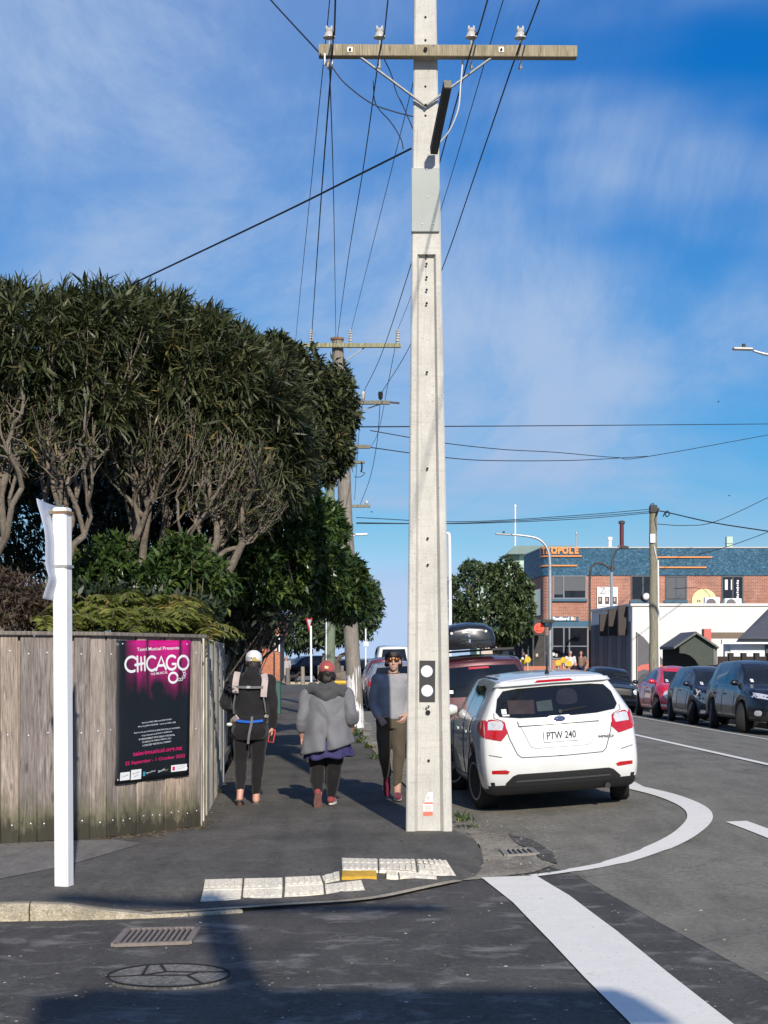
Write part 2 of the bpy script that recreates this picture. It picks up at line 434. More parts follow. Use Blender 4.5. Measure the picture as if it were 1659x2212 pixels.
# broken channel round the sump
ch = [G(1002, 1792), G(1037, 1828), G(1041, 1857), G(1022, 1882), G(985, 1896), G(900, 1911), G(1040, 1900), G(1150, 1886), G(1198, 1868), G(1160, 1853), G(1105, 1818), G(1090, 1790), S(18, 2.05), S(18, 1.58), S(16.2, 1.6)]
sheet('channel', [p[:2] for p in ch], zr, GRAVEL, .15, .006)
sheet('channel_run', [S(18, 1.58)[:2], S(18, 2.02)[:2], S(94, 2.02)[:2], S(94, 1.58)[:2]], zr, GRAVEL, .5, .005)
pt = [G(1098, 1804), G(1150, 1816), G(1192, 1842), G(1205, 1868), G(1170, 1860), G(1150, 1838), G(1120, 1826)]
sheet('road_patch', [p[:2] for p in pt], zr, DARK, .15, .010)
# ------------------------------------------------------------------ painted markings
def mark(name, poly, mat=PAINT, lift=.007): return sheet(name, [tuple(p[:2]) for p in poly], zr, mat, .25, lift)
lim = [G(1040, 1897), G(1108, 1951), G(1190, 2036), G(1262, 2113), G(1355, 2206), G(1420, 2280), G(1665, 2280), G(1580, 2211), G(1440, 2101), G(1330, 2011), G(1230, 1936), G(1158, 1893)]
mark('limit_line_marking', lim)
cv = catmull([G(1150, 1893), G(1245, 1880), G(1330, 1863), G(1420, 1833), G(1484, 1799), G(1512, 1767), G(1495, 1742), G(1440, 1719), G(1368, 1701)], 6)
cv = [p for p in cv]+[S(s, 4.3) for s in (24, 30)]
mark('bay_line_marking', strip_poly(cv, [.10]*6+[.15]*6+[.2]*6+[.24]*(len(cv)-18)))
mark('dash_marking', strip_poly([G(1590, 1775.5), G(1760, 1842)], .2))
mark('edge_line_marking', strip_poly([S(s, 9.82) for s in (-5, 10, 30, 50, 70, 92)], .13))
mark('centre_line_marking', strip_poly([S(s, 6.62) for s in (-5, 10, 30, 50, 70, 92)], .13))
mark('cross_line_marking', strip_poly([S(96.5, -6), S(96.5, 1.4)], .35), PAINT2)
# ------------------------------------------------------------------ tactile tiles: raised pads with rows of short bars
TILE = M('tactile_tile_concrete', (.76, .69, .55), .85, 0, .28, 30, .3, 200, rand=True)
YEL = M('yellow_tile_paint', (.62, .36, .03), .6, 0, .2, 12)
tiles = bpy.data.objects.new('tactile_paving', None); col.objects.link(tiles); tiles['kind'] = 'structure'
def bar_tile(name, q, rows, nb, mat, rr=.3):
    "q: four plan corners, near-left, near-right, far-right, far-left"
    q = [Vector((p[0], p[1])) for p in q]
    def at(a, b): 
        p = q[0].lerp(q[1], a).lerp(q[3].lerp(q[2], a), b); return p
    m = MB()
    def blk(a0, a1, b0, b1, h, base):
        ps = [at(a0, b0), at(a1, b0), at(a1, b1), at(a0, b1)]; i = .12
        c = sum(ps, Vector((0, 0)))/4
        lo = [(p.x, p.y, zf(p.x, p.y)+base) for p in ps]; hi = [(*(p.lerp(c, i)), zf(p.x, p.y)+h) for p in ps]
        m.add(lo+hi, [(4, 5, 6, 7), (0, 1, 5, 4), (1, 2, 6, 5), (2, 3, 7, 6), (3, 0, 4, 7)])
    blk(0, 1, 0, 1, .012, -.01)
    m.v[-4:] = [(p.x, p.y, zf(p.x, p.y)+.012) for p in (at(.015, .015), at(.985, .015), at(.985, .985), at(.015, .985))]
    for r in range(rows):
        for k in range(nb):
            blk((k+.22)/nb, (k+.78)/nb, (r+.12)/rows, (r+.88)/rows, .019, .011)
    return m.build(name, mat, tiles)
def tile_row(us_n, vs_n, us_f, vs_f, rows, nb=6):
    for i in range(len(us_n)-1):
        q = [G(us_n[i]+1, vs_n[i], zf), G(us_n[i+1]-1, vs_n[i+1], zf), G(us_f[i+1]-1, vs_f[i+1], zf), G(us_f[i]+1, vs_f[i], zf)]
        bar_tile('tactile_tile', q, rows, nb, TILE)
tile_row([431, 522, 611], [1949, 1946, 1942], [437, 524, 612], [1927, 1925, 1922], 1)
tile_row([437, 524, 612], [1926, 1924, 1921], [441, 526, 612], [1903, 1901, 1899], 1)
tile_row([612, 702, 790], [1941, 1934, 1925], [614, 700, 782], [1918, 1914, 1904], 1)
tile_row([614, 700], [1917, 1913], [614, 693], [1898, 1895], 1)
tile_row([701, 735], [1909, 1900], [694, 734], [1896, 1885], 1, 2)
tile_row([738, 818, 902, 988], [1881, 1883, 1888, 1896], [736, 817, 898, 966], [1856, 1858, 1859, 1862], 2)
tile_row([834, 862, 946], [1896, 1899, 1902], [832, 860, 944], [1885, 1886, 1892], 1, 3)
q = [G(738, 1901, zf), G(814, 1900, zf), G(813, 1886, zf), G(739, 1887, zf)]
m = MB(); lo = [(p.x, p.y, zf(p.x, p.y)) for p in q]; hi = [(p.x, p.y, zf(p.x, p.y)+.022) for p in q]
m.add(lo+hi, [(4, 5, 6, 7), (0, 1, 5, 4), (1, 2, 6, 5), (2, 3, 7, 6), (3, 0, 4, 7)]); yt = m.build('yellow_tile', YEL, tiles, bevel=.004)
tag(yt, 'yellow painted marker tile')
# ------------------------------------------------------------------ sump grates and the manhole cover
IRON = M('rusty_iron', (.13, .09, .075), .7, .4, .4, 25, .3, 150)
BLACK = M('black_void', (.004, .004, .004), .9, 0, 0)
PALEC = asphalt('manhole_fill', (.17, .16, .14), .5, .3, 45)
def grate(name, label, q, n, lean, mat, w=.45):
    q = [Vector((p[0], p[1], zr(p[0], p[1])+.012)) for p in q]
    c = sum(q, Vector())/4
    t = thing(name, label, 'drain grate', c)
    def at(a, b): return q[0].lerp(q[1], a).lerp(q[3].lerp(q[2], a), b)
    f = MB()
    for a, b in ((0, 1), (1, 2), (2, 3), (3, 0)): f.bar(q[a], q[b], .035, .02)
    f.build('grate_frame', mat, t)
    v = MB(); v.add([p-Vector((0, 0, .004)) for p in q], [(0, 1, 2, 3)]); v.build('void', BLACK, t)
    for k in range(n):
        a = (k+.5)/n; b = MB(); b.bar(at(a, .02), at(a, .98), w*(q[1]-q[0]).length/n, .016); b.build('grate_bar', mat, t)
    return t
RUSTC = M('grate_bar_concrete', (.21, .175, .15), .85, 0, .3, 30, .3, 150)
CHIP = M('grate_iron_grey', (.24, .22, .19), .8, 0, .3, 30, .3, 150)
grate('drain_grate', 'small iron drain grate with slanted slots in the broken channel beside the white car', [G(1094, 1851.5), G(1161, 1847), G(1146, 1836), G(1082, 1838)], 6, 0, CHIP, .42)
def gz(u, v): return G(u, v)
grate('storm_grate', 'worn ribbed storm grate set flush in the dark side road', [G(246, 2046), G(408, 2040), G(428, 2009), G(276, 2012)], 13, 0, RUSTC, .5)
mc = [G(365, 2112)]; c = mc[0]; t = thing('manhole_cover', 'round concrete filled manhole cover with dark triangular seams in the side road', 'manhole cover', (c.x, c.y, zr(c.x, c.y)))
rx, ry = 135*c.y/F, .33
m = MB(); m.lathe([(1.0, -.03), (1.0, .012), (.93, .014), (0, .014)], 40, Matrix.Translation(c) @ Matrix.Diagonal((rx, ry, 1, 1))); m.build('rim', PALEC, t)
SEAM = M('manhole_seam', (.012, .011, .010), .9, 0, .1)
def seg(pts, w=.014):
    m = MB()
    for (a, b), (e, f) in zip(pts, pts[1:]): m.bar(c+Vector((a*rx, b*ry, .015)), c+Vector((e*rx, f*ry, .015)), w, .008)
    m.build('seam', SEAM, t)
seg([(math.cos(a/20*math.pi)*.97, math.sin(a/20*math.pi)*.97) for a in range(41)])
seg([(-.45, .85), (-.42, -.05), (-.98, -.2)]); seg([(-.25, .9), (-.08, .25), (-.42, -.05)]); seg([(-.08, .25), (.45, .22), (.95, .25)])
seg([(-.42, -.05), (.3, -.05), (.45, .22)]); seg([(.3, -.05), (.62, -.75)])
# ================================================================== timber fence
def wood(name, c1, c2, c3, moss=True, vscale=1.0):
    m, nt, b = new_mat(name); MATS[name] = m
    v = coords(nt, 'Object', (9*vscale, 9*vscale, .55), rand=True); v2 = coords(nt, 'Object', (1.6, 1.6, .9), rand=True)
    g = noise(nt, v, 6, 8, .68, .6); h = noise(nt, v2, 2.2, 4, .6, 1.2); fine = noise(nt, coords(nt, 'Object', (60, 60, 1.6), rand=True), 5, 3, .6)
    cc = mix(nt, ramp(nt, h, [(.35, 0), (.65, 1)]), ramp(nt, g, [(.36, c3), (.48, c1), (.64, c2)]), ramp(nt, g, [(.28, tuple(x*.8 for x in c1)), (.7, tuple(x*1.15 for x in c1))]))
    oi = N(nt, 'ShaderNodeObjectInfo')
    cc = mix(nt, 1.0, cc, ramp(nt, oi.outputs['Random'], [(0, (.62, .62, .66)), (.35, (.92, .90, .90)), (.7, (1.06, 1.0, .94)), (1, (1.42, 1.26, 1.10))]), 'MULTIPLY')
    cc = mix(nt, 1.0, cc, ramp(nt, fine, [(.36, .66), (.5, .98), (.62, 1.14)]), 'MULTIPLY')
    # knots
    vo = N(nt, 'ShaderNodeTexVoronoi'); vo.inputs['Scale'].default_value = 1.0; nt.links.new(coords(nt, 'Object', (7, 7, 2.1), rand=True), vo.inputs['Vector'])
    cc = mix(nt, ramp(nt, vo.outputs['Distance'], [(.06, .85), (.13, 0)]), cc, tuple(x*.28 for x in c1))
    if moss:
        geo = N(nt, 'ShaderNodeNewGeometry'); sp = N(nt, 'ShaderNodeSeparateXYZ'); nt.links.new(geo.outputs['Position'], sp.inputs[0])
        n3 = noise(nt, coords(nt, 'World', (1.6, 1.6, .6)), 6.5, 6, .72)
        ad = N(nt, 'ShaderNodeMath', operation='MULTIPLY_ADD'); nt.links.new(n3, ad.inputs[0]); ad.inputs[1].default_value = -.62; nt.links.new(sp.outputs[2], ad.inputs[2])
        cc = mix(nt, ramp(nt, ad.outputs[0], [(0.0, .75), (.24, 0)]), cc, (.10, .10, .05))
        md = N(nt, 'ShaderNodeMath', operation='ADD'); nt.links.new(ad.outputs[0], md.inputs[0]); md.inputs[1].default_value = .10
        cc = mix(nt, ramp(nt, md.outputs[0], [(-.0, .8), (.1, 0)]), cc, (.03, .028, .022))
    nt.links.new(cc, b.inputs['Base Color']); b.inputs['Roughness'].default_value = .9; b.inputs['Specular IOR Level'].default_value = .2
    bump(nt, b, g, .55, .006)
    return m
WOOD = wood('fence_wood', (.335, .285, .245), (.53, .47, .41), (.12, .095, .078))
SIDEW = wood('grey_green_fence_wood', (.42, .40, .34), (.58, .56, .49), (.16, .15, .12), False)
CAPW = wood('fence_cap_wood', (.20, .18, .16), (.30, .28, .25), (.08, .07, .06), False)
NAIL = M('galvanised_nail', (.66, .68, .70), .4, .3, .1)
fence = thing('plank_fence', 'weathered grey timber plank fence round the corner garden, mossy at its foot', 'fence', (-1.727, 15.78, .1))
def plank_mesh(w, h, th, mat, name='plank'):
    m = MB(); m.box((0, 0, h/2), (w, th, h)); me_o = m.build(name, mat, None, bevel=.004)
    me = me_o.data; bpy.data.objects.remove(me_o); return me
nm = MB(); nm.lathe([(.0075, 0), (.0075, .003), (.004, .006), (0, .007)], 10, Matrix.Rotation(R(90), 4, 'X')); no = nm.build('nail', NAIL, None, smooth=True); NAILM = no.data; bpy.data.objects.remove(no)
inv_f = root_matrix(fence).inverted()
def put(me, name, world_m, parent, label=None):
    o = bpy.data.objects.new(name, me); link(o, parent)
    loc, rot, sc = (root_matrix(parent).inverted() @ world_m).decompose()
    o.location = loc; o.rotation_euler = rot.to_euler(); o.scale = sc
    return o
PL = plank_mesh(.136, 1.77, .022, WOOD); PLS = plank_mesh(.135, 1.76, .022, SIDEW); PLN = plank_mesh(.07, 1.77, .03, WOOD)
def run(A, B, me, step, top=1.872, nails=True, ground=zf, lean=.006, inset=0.0):
    A, B = Vector((A[0], A[1])), Vector((B[0], B[1])); d = (B-A); L = d.length; d.normalize(); ang = math.atan2(d.y, d.x)
    k = int(L/step)
    for i in range(k):
        c = A+d*(L*(i+.5)/k); out = Vector((d.y, -d.x))*(random.choice((0, .012))+random.uniform(-.003, .004)-inset)
        z0 = ground(c.x, c.y)-.02+random.uniform(0, .03); h = top-z0+random.uniform(-.012, .012)
        Mw = Matrix.Translation((c.x+out.x, c.y+out.y, z0)) @ Matrix.Rotation(ang, 4, 'Z') @ Matrix.Rotation(random.uniform(-lean, lean), 4, 'Y') @ Matrix.Diagonal((L/k/.138*random.uniform(.93, 1.0), 1, h/1.77, 1))
        o = put(me, 'plank', Mw, fence)
        if nails:
            for hz in (1.72, 1.03, .25):
                p = Vector((c.x, c.y, hz+random.uniform(-.015, .015)))+Vector((out.x, out.y, 0))+Vector((d.y, -d.x, 0))*.0115+Vector((d.x, d.y, 0))*random.uniform(-.03, .03)
                n = bpy.data.objects.new('nail', NAILM); link(n, o)
                n.matrix_local = Mw.inverted() @ Matrix.Translation(p) @ Matrix.Rotation(ang, 4, 'Z') @ Matrix.Diagonal((1, 1, 1, 1))
FA, FB, FC = Vector((-4.6, 13.45)), Vector((-2.43, 14.78)), Vector((-1.727, 15.78))
FA2 = Vector((-3.245, 14.28))
run((-4.3, 13.64), FA2, PL, .142); run(FA2, FB, PL, .140); run(FB, FC, PL, .122)
for a_, b_ in (((-4.25, 13.67), FA2), (FA2, FB), (FB, FC)): run(a_, b_, PL, .15, 1.862, False, inset=.034)
FD = FC+fdir*5.9
run(FC+fdir*.03, FD, PLS, .15, 1.87, False)
# the far run, planks too thin to pick apart
m = MB(); s = 6.2
while s < 44:
    c = FC+fdir*s+Vector((-.10, 0)); m.box((c.x, c.y, .98), (.022, .142, 1.74+random.uniform(-.02, .02)), Matrix.Rotation(math.atan2(-.0574, 1)*-1*-1, 3, 'Z')); s += .15
o = m.build('far_planks', SIDEW, fence); o['kind'] = 'stuff'
# capping rail, corner post and rails
m = MB()
for a, b in (((-4.4, 13.58), FA2), (FA2, FB)):
    a, b = Vector((*a[:2], 1.885)), Vector((*b[:2], 1.885)); m.bar(a, b+(b-a).normalized()*.03, .13, .035)
m.build('capping_rail', CAPW, fence, bevel=.006)
m = MB(); m.bar((*FB, 1.883), (FC.x+.03, FC.y+.03, 1.875), .12, .034); m.build('capping_rail', CAPW, fence, bevel=.006)
m = MB(); m.box((FC.x-.03, FC.y+.05, .98), (.09, .09, 1.76)); m.build('corner_post', CAPW, fence, bevel=.005)
m = MB()
for z in (1.68, 1.0, .3):
    a, b = FC+fdir*.1+Vector((-.04, 0)), FC+fdir*44+Vector((-.14, 0)); m.bar((a.x, a.y, z), (b.x, b.y, z), .05, .09)
m.build('rail', CAPW, fence)

# ------------------------------------------------------------------ text helper
def text_geo(body, size=1.0, align='CENTER', bold=0.0, spacing=1.0):
    cu = bpy.data.curves.new('txt', 'FONT'); cu.body = body; cu.size = size; cu.align_x = align; cu.align_y = 'CENTER'
    cu.offset = bold; cu.space_character = spacing; cu.resolution_u = 3
    o = bpy.data.objects.new('txt', cu); me = o.to_mesh()
    vs = [v.co.copy() for v in me.vertices]; fs = [tuple(p.vertices) for p in me.polygons]
    o.to_mesh_clear(); bpy.data.objects.remove(o); bpy.data.curves.remove(cu)
    return vs, fs
def text_mb(mb, body, size, M4, align='CENTER', bold=0.0, width=None, mi=0, spacing=1.0):
    "text laid in the local xz plane of M4 (x right, z up), facing -y"
    vs, fs = text_geo(body, size, align, bold, spacing)
    if not vs: return mb
    if width:
        w = max(v.x for v in vs)-min(v.x for v in vs); k = width/w if w > 0 else 1
        vs = [Vector((v.x*k, v.y, 0)) for v in vs]
    return mb.add([M4 @ Vector((v.x, 0, v.y)) for v in vs], fs, mi)

# ================================================================== poster on the fence
pw, ph = .63, 1.245
pa = (FC-FB).normalized(); p_ang = math.atan2(pa.y, pa.x)
pl = P(254, 1534, 15.0); 
# bottom-left corner on the fence face
cL = FB+pa*.075
PMx = Matrix.Translation((cL.x+pa.y*.040, cL.y-pa.x*.040, .585)) @ Matrix.Rotation(p_ang, 4, 'Z')
poster = thing('poster', 'tall magenta and black musical theatre poster nailed to the plank fence', 'poster', PMx.translation, rot=(0, 0, p_ang))
PWID = (FC-FB).length*.80
def pz(a, b):                      # the sheet bows a little off the planks
    return -.012*math.sin(a*math.pi*2.2+.6)*(.3+b*.7)-.006*math.sin(b*9)*(1-a)
def px_(a, b): return a*PWID*(1-.02*(1-b))+(.014*math.sin(b*math.pi*1.0)-.012*(1-b))*(1-a)
def pmap(a, b, lift=0): return Vector((px_(a, b), pz(a, b)-lift, b*ph-.02*(1-b)*(1-a)+.006*a))
def poster_mat():
    m, nt, b = new_mat('poster_print'); MATS['poster'] = m
    uv = N(nt, 'ShaderNodeUVMap'); sp = N(nt, 'ShaderNodeSeparateXYZ'); nt.links.new(uv.outputs[0], sp.inputs[0])
    def mth(op, a, b_=None, c=None):
        n = N(nt, 'ShaderNodeMath', operation=op)
        for i, x in enumerate((a, b_, c)):
            if x is None: continue
            if isinstance(x, (int, float)): n.inputs[i].default_value = x
            else: nt.links.new(x, n.inputs[i])
        return n.outputs[0]
    x, y = sp.outputs[0], sp.outputs[1]
    mp = N(nt, 'ShaderNodeMapping'); nt.links.new(uv.outputs[0], mp.inputs[0]); mp.inputs['Scale'].default_value = (6, 1.2, 1)
    n1 = noise(nt, mp.outputs[0], 1.6, 3, .5)
    n2 = noise(nt, uv.outputs[0], 7, 5, .6)
    edge = mth('ADD', mth('MULTIPLY_ADD', n1, .30, .50), mth('MULTIPLY', x, -.08))
    d = mth('SUBTRACT', y, edge)
    d = mth('ADD', d, mth('MULTIPLY_ADD', n2, .1, -.05))
    dx, dy = mth('SUBTRACT', x, .56), mth('SUBTRACT', y, .645)        # a head in silhouette
    hd = mth('SQRT', mth('ADD', mth('MULTIPLY', dx, dx), mth('MULTIPLY', dy, mth('MULTIPLY', dy, 2.2))))
    d = mth('MINIMUM', d, mth('MULTIPLY_ADD', hd, 2.2, -.17))
    cc = ramp(nt, d, [(.0, (.004, .007, .009)), (.08, (.10, .006, .045)), (.18, (.33, .008, .12)), (.40, (.56, .006, .20))])
    st1 = mth('ABSOLUTE', mth('SUBTRACT', x, mth('MULTIPLY_ADD', n2, .03, .40))); st2 = mth('ABSOLUTE', mth('SUBTRACT', x, mth('MULTIPLY_ADD', n2, .03, .845)))
    sk = mth('MINIMUM', st1, st2)
    cc = mix(nt, ramp(nt, sk, [(.008, .85), (.035, 0)]), cc, (.006, .006, .010))
    cc = mix(nt, ramp(nt, x, [(.10, 1), (.26, 0)]), cc, (.006, .008, .012))
    nt.links.new(cc, b.inputs['Base Color']); b.inputs['Roughness'].default_value = .45
    return m
PMAT = poster_mat()
m = MB(); na, nb = 14, 24
m.add([pmap(i/na, j/nb) for j in range(nb+1) for i in range(na+1)], [(j*(na+1)+i, j*(na+1)+i+1, (j+1)*(na+1)+i+1, (j+1)*(na+1)+i) for j in range(nb) for i in range(na)])
sheet_o = m.build('sheet', PMAT, poster, smooth='all', local=True)
uvl = sheet_o.data.uv_layers.new(name='UVMap')
for lp in sheet_o.data.loops:
    vi = lp.vertex_index; uvl.data[lp.index].uv = ((vi % (na+1))/na, (vi//(na+1))/nb)
md = sheet_o.modifiers.new('t', 'SOLIDIFY'); md.thickness = .003; md.offset = -1
INKW = M('white_ink', (.80, .80, .80), .6, 0, .03); INKM = M('magenta_ink', (.60, .012, .14), .6, 0, .1); INKG = M('pale_ink', (.62, .66, .70), .6, 0, .05)
def ptext(name, body, a, b, wid, hgt, mat, bold=0.0, shear=0.0):
    vs, fs = text_geo(body, 1.0, 'CENTER', bold)
    x0, x1 = min(v.x for v in vs), max(v.x for v in vs); y0, y1 = min(v.y for v in vs), max(v.y for v in vs)
    mb = MB(); mb.add([pmap(a+((v.x-x0)/(x1-x0)-.5)*wid+shear*(v.y-y0), b+((v.y-y0)/(y1-y0)-.5)*hgt+.012*(v.x-x0)/(x1-x0), .003) for v in vs], fs)
    return mb.build(name, mat, poster, local=True)
def stroke(mb, pts, r, lift=.004):
    "a thick pen line on the poster, pts in poster units"
    pts = [Vector((p[0]*PWID, p[1]*ph)) for p in pts]; n = len(pts); L = []; Rr = []
    for i in range(n):
        d = (pts[min(i+1, n-1)]-pts[max(i-1, 0)]).normalized(); q = Vector((-d.y, d.x))*r; L.append(pts[i]+q); Rr.append(pts[i]-q)
    f = lambda p: pmap(p.x/PWID, p.y/ph, lift)
    mb.add([f(p) for p in L]+[f(p) for p in Rr], [(n+i, n+i+1, i+1, i) for i in range(n-1)])
    for e in (pts[0], pts[-1]):
        mb.add([f(e+Vector((math.cos(k*.6283), math.sin(k*.6283)))*r) for k in range(10)], [tuple(range(10))])
def arc(cx, cy, rx, ry, a0, a1, n=20): return [(cx+rx*math.cos(R(a0+(a1-a0)*i/n)), cy+ry*math.sin(R(a0+(a1-a0)*i/n))) for i in range(n+1)]
ptext('lettering', 'Taieri Musical Presents', .55, .935, .58, .024, INKW, .012)
mb = MB(); sw = .0115
stroke(mb, arc(.185, .832, .085, .052, 45, 300), sw)
stroke(mb, [(.262, .885), (.268, .782)], sw); stroke(mb, [(.315, .878), (.32, .790)], sw); stroke(mb, [(.232, .826), (.345, .836)], sw)
stroke(mb, [(.368, .882), (.372, .788)], sw)
stroke(mb, arc(.475, .834, .075, .05, 50, 310), sw)
stroke(mb, [(.535, .786), (.605, .882), (.668, .792)], sw); stroke(mb, [(.568, .818), (.645, .82)], sw)
stroke(mb, arc(.745, .838, .068, .05, 50, 318)+[(.80, .828), (.755, .828)], sw)
stroke(mb, arc(.895, .836, .07, .05, 0, 360, 28), sw)
stroke(mb, arc(.765, .728, .058, .036, 0, 360, 24), sw*.9)
for cx, cy, a in ((.905, .772, 80), (.915, .752, 60), (.905, .732, 100), (.875, .715, 20), (.845, .712, -20)):
    stroke(mb, arc(cx, cy, .017, .009, a, a+360, 10), .003)
mb.build('title_lettering', INKW, poster, local=True)
ptext('lettering', 'THE MUSICAL', .575, .757, .24, .017, INKW, .008)
for i, (tx, b, w) in enumerate((('Book by FRED EBB and BOB FOSSE', .412, .41), ('Music by JOHN KANDER   Lyrics by FRED EBB', .388, .52), ('Based on the play CHICAGO by MAURINE DALLAS WATKINS', .346, .63), ('Script adaptation by DAVID THOMPSON', .322, .42), ('BY ARRANGEMENT WITH ORIGIN THEATRICAL', .298, .50), ('ON BEHALF OF SAMUEL FRENCH, INC.,', .275, .41), ('A CONCORD THEATRICALS COMPANY', .252, .40))):
    ptext('lettering', tx, .545, b, w, .0125, INKG, .010)
ptext('lettering', 'taierimusical.org.nz', .555, .195, .68, .040, INKM, .02)
ptext('lettering', '22 September - 1 October 2022', .525, .135, .82, .032, INKM, .016)
def pbox(a0, a1, b0, b1, mat, lift=.002, name='sponsor_panel'):
    mb = MB(); mb.add([pmap(a0, b0, lift), pmap(a1, b0, lift), pmap(a1, b1, lift), pmap(a0, b1, lift)], [(0, 1, 2, 3)]); return mb.build(name, mat, poster, local=True)
pbox(.06, .185, .022, .078, INKW); pbox(.20, .34, .018, .088, INKW); pbox(.75, .965, .040, .088, INKW)
GREYI = M('grey_ink', (.22, .23, .25), .6, 0, .05); CYANI = M('cyan_ink', (.03, .30, .42), .6, 0, .05); GREENI = M('lime_ink', (.35, .45, .05), .6, 0, .05)
ptext('lettering', 'Cosmos', .122, .048, .09, .014, GREYI); ptext('lettering', 'Mornington', .27, .058, .10, .016, GREYI); ptext('lettering', 'Tavern', .27, .038, .07, .012, GREYI)
pbox(.365, .395, .035, .066, CYANI, .002, 'logo'); ptext('lettering', 'OperaMates', .47, .052, .13, .014, INKW)
ptext('lettering', 'Beautiful', .62, .055, .09, .016, INKW); ptext('lettering', 'bay', .69, .053, .04, .012, GREENI)
pbox(.765, .80, .050, .078, INKM, .004, 'logo'); ptext('lettering', 'OTAGO COMMUNITY', .88, .070, .13, .009, GREYI); ptext('lettering', 'COMMUNITY', .88, .054, .12, .009, GREYI)
for a, b in ((.07, .975), (.94, .972), (.03, .03), (.965, .055)):
    n = bpy.data.objects.new('pin', NAILM); link(n, poster); n.location = pmap(a, b, .004)

# ================================================================== white sign post with a bent plate
WHITEP = M('white_enamel', (.80, .81, .80), .45, 0, .05, 6, .1, 40)
POSTW, _nt, _b = new_mat('chipped_white_post'); _v = coords(_nt, 'Object'); _g = noise(_nt, coords(_nt, 'Object', (1, 1, .25)), 5, 6, .7); _h = noise(_nt, _v, 28, 5, .75)
_c = mix(_nt, ramp(_nt, _g, [(.45, 0), (.75, .5)]), (.80, .80, .79), (.55, .54, .51)); _c = mix(_nt, ramp(_nt, _h, [(.69, 0), (.73, .85)]), _c, (.20, .16, .13)); _nt.links.new(_c, _b.inputs['Base Color']); _b.inputs['Roughness'].default_value = .5; bump(_nt, _b, _h, .3, .004)
ALU = M('weathered_aluminium', (.50, .53, .60), .5, .35, .12, 6)
STEEL = M('galvanised_steel', (.42, .42, .40), .5, .6, .2, 30)
RUST = M('rust', (.25, .14, .07), .8, .2, .4, 30)
sb = G(140.5, 1914, zf); d0 = sb.y
post = thing('sign_post', 'square white steel sign post with a bent aluminium plate seen edge-on, by the kerb', 'sign post', (sb.x, sb.y, sb.z))
w = 32*d0/F
m = MB(); pb = P(138.5, 1914, d0); ptp = P(134, 1097, d0); dz = ptp.z-pb.z
ang = R(-14)
sect = [(-w/2, -w/2), (w/2, -w/2), (w/2, w/2), (-w/2, w/2)]
rot = Matrix.Rotation(ang, 3, 'Z')
lo = [Vector(pb)+rot @ Vector((a, b, -.03)) for a, b in sect]; hi = [Vector((ptp.x, ptp.y, ptp.z))+rot @ Vector((a, b, 0)) for a, b in sect]
m.add(lo+hi, [(4, 5, 6, 7), (0, 1, 5, 4), (1, 2, 6, 5), (2, 3, 7, 6), (3, 0, 4, 7)]); m.build('post_tube', POSTW, post, bevel=.009, seg=2, smooth=True)
prof = [(78.5, 1076.4), (80.2, 1087.7), (89.2, 1119.5), (97.2, 1159), (98.3, 1220), (105, 1248.6), (98, 1272), (91.5, 1292.8)]
prof = [Vector(p) for p in catmull([(a, b, 0) for a, b in prof], 4)]
m = MB(); vs = []
for p in prof:
    a = P(p.x, p.y, d0-.30); 
    for k in range(6):
        t = k/5; vs.append(Vector((a.x+(sb.x-.045-a.x)*min(1, t*1.15)*(.55+.45*t), d0-.30+.75*t, a.z-.015*math.sin(t*3)*(1 if p.y < 1150 else .3))))
n = len(prof); m.add(vs, [(i*6+j, i*6+j+1, (i+1)*6+j+1, (i+1)*6+j) for i in range(n-1) for j in range(5)])
o = m.build('sign_plate', ALU, post, smooth='all'); md = o.modifiers.new('s', 'SOLIDIFY'); md.thickness = .004
for v_ in (1108, 1224):
    c = P(136, v_, d0); m = MB()
    for a in range(4): m.bar(c+Matrix.Rotation(ang, 3, 'Z') @ Vector((*[q*1.06 for q in sect[a]], 0)), c+Matrix.Rotation(ang, 3, 'Z') @ Vector((*[q*1.06 for q in sect[(a+1) % 4]], 0)), .006, .018)
    m.build('clamp_band', RUST if v_ < 1150 else STEEL, post)
    m = MB(); q = P(118, v_, d0); e = P(99 if v_ > 1150 else 90, v_-6, d0-.12); m.bar(q, e, .02, .03); m.build('bracket', STEEL, post)
# ================================================================== concrete pole
def concrete(name, c):
    m, nt, b = new_mat(name); MATS[name] = m
    v = coords(nt, 'Object'); g = noise(nt, v, 3, 5, .6); f = noise(nt, v, 140, 3, .6); s = noise(nt, coords(nt, 'Object', (14, 14, .7)), 3, 6, .7, .3); hz = noise(nt, coords(nt, 'Object', (1.5, 1.5, 16)), 2.2, 4, .7)
    cc = ramp(nt, g, [(.3, tuple(x*.84 for x in c)), (.7, tuple(x*1.1 for x in c))])
    cc = mix(nt, 1, cc, ramp(nt, f, [(.3, .84), (.6, 1.05)]), 'MULTIPLY')
    cc = mix(nt, ramp(nt, s, [(.52, 0), (.75, .6)]), cc, tuple(x*.55 for x in c))
    cc = mix(nt, ramp(nt, hz, [(.55, 0), (.72, .5)]), cc, tuple(x*.66 for x in c))
    vo = N(nt, 'ShaderNodeTexVoronoi'); vo.inputs['Scale'].default_value = 20; nt.links.new(v, vo.inputs['Vector'])
    cc = mix(nt, ramp(nt, vo.outputs['Distance'], [(.055, .8), (.12, 0)]), cc, tuple(x*.28 for x in c))
    v5 = N(nt, 'ShaderNodeTexVoronoi'); v5.inputs['Scale'].default_value = 46; nt.links.new(v, v5.inputs['Vector'])
    cc = mix(nt, ramp(nt, v5.outputs['Distance'], [(.08, .6), (.16, 0)]), cc, tuple(x*.4 for x in c))
    nt.links.new(cc, b.inputs['Base Color']); b.inputs['Roughness'].default_value = .85; b.inputs['Specular IOR Level'].default_value = .25
    bump(nt, b, f, .35, .004)
    return m
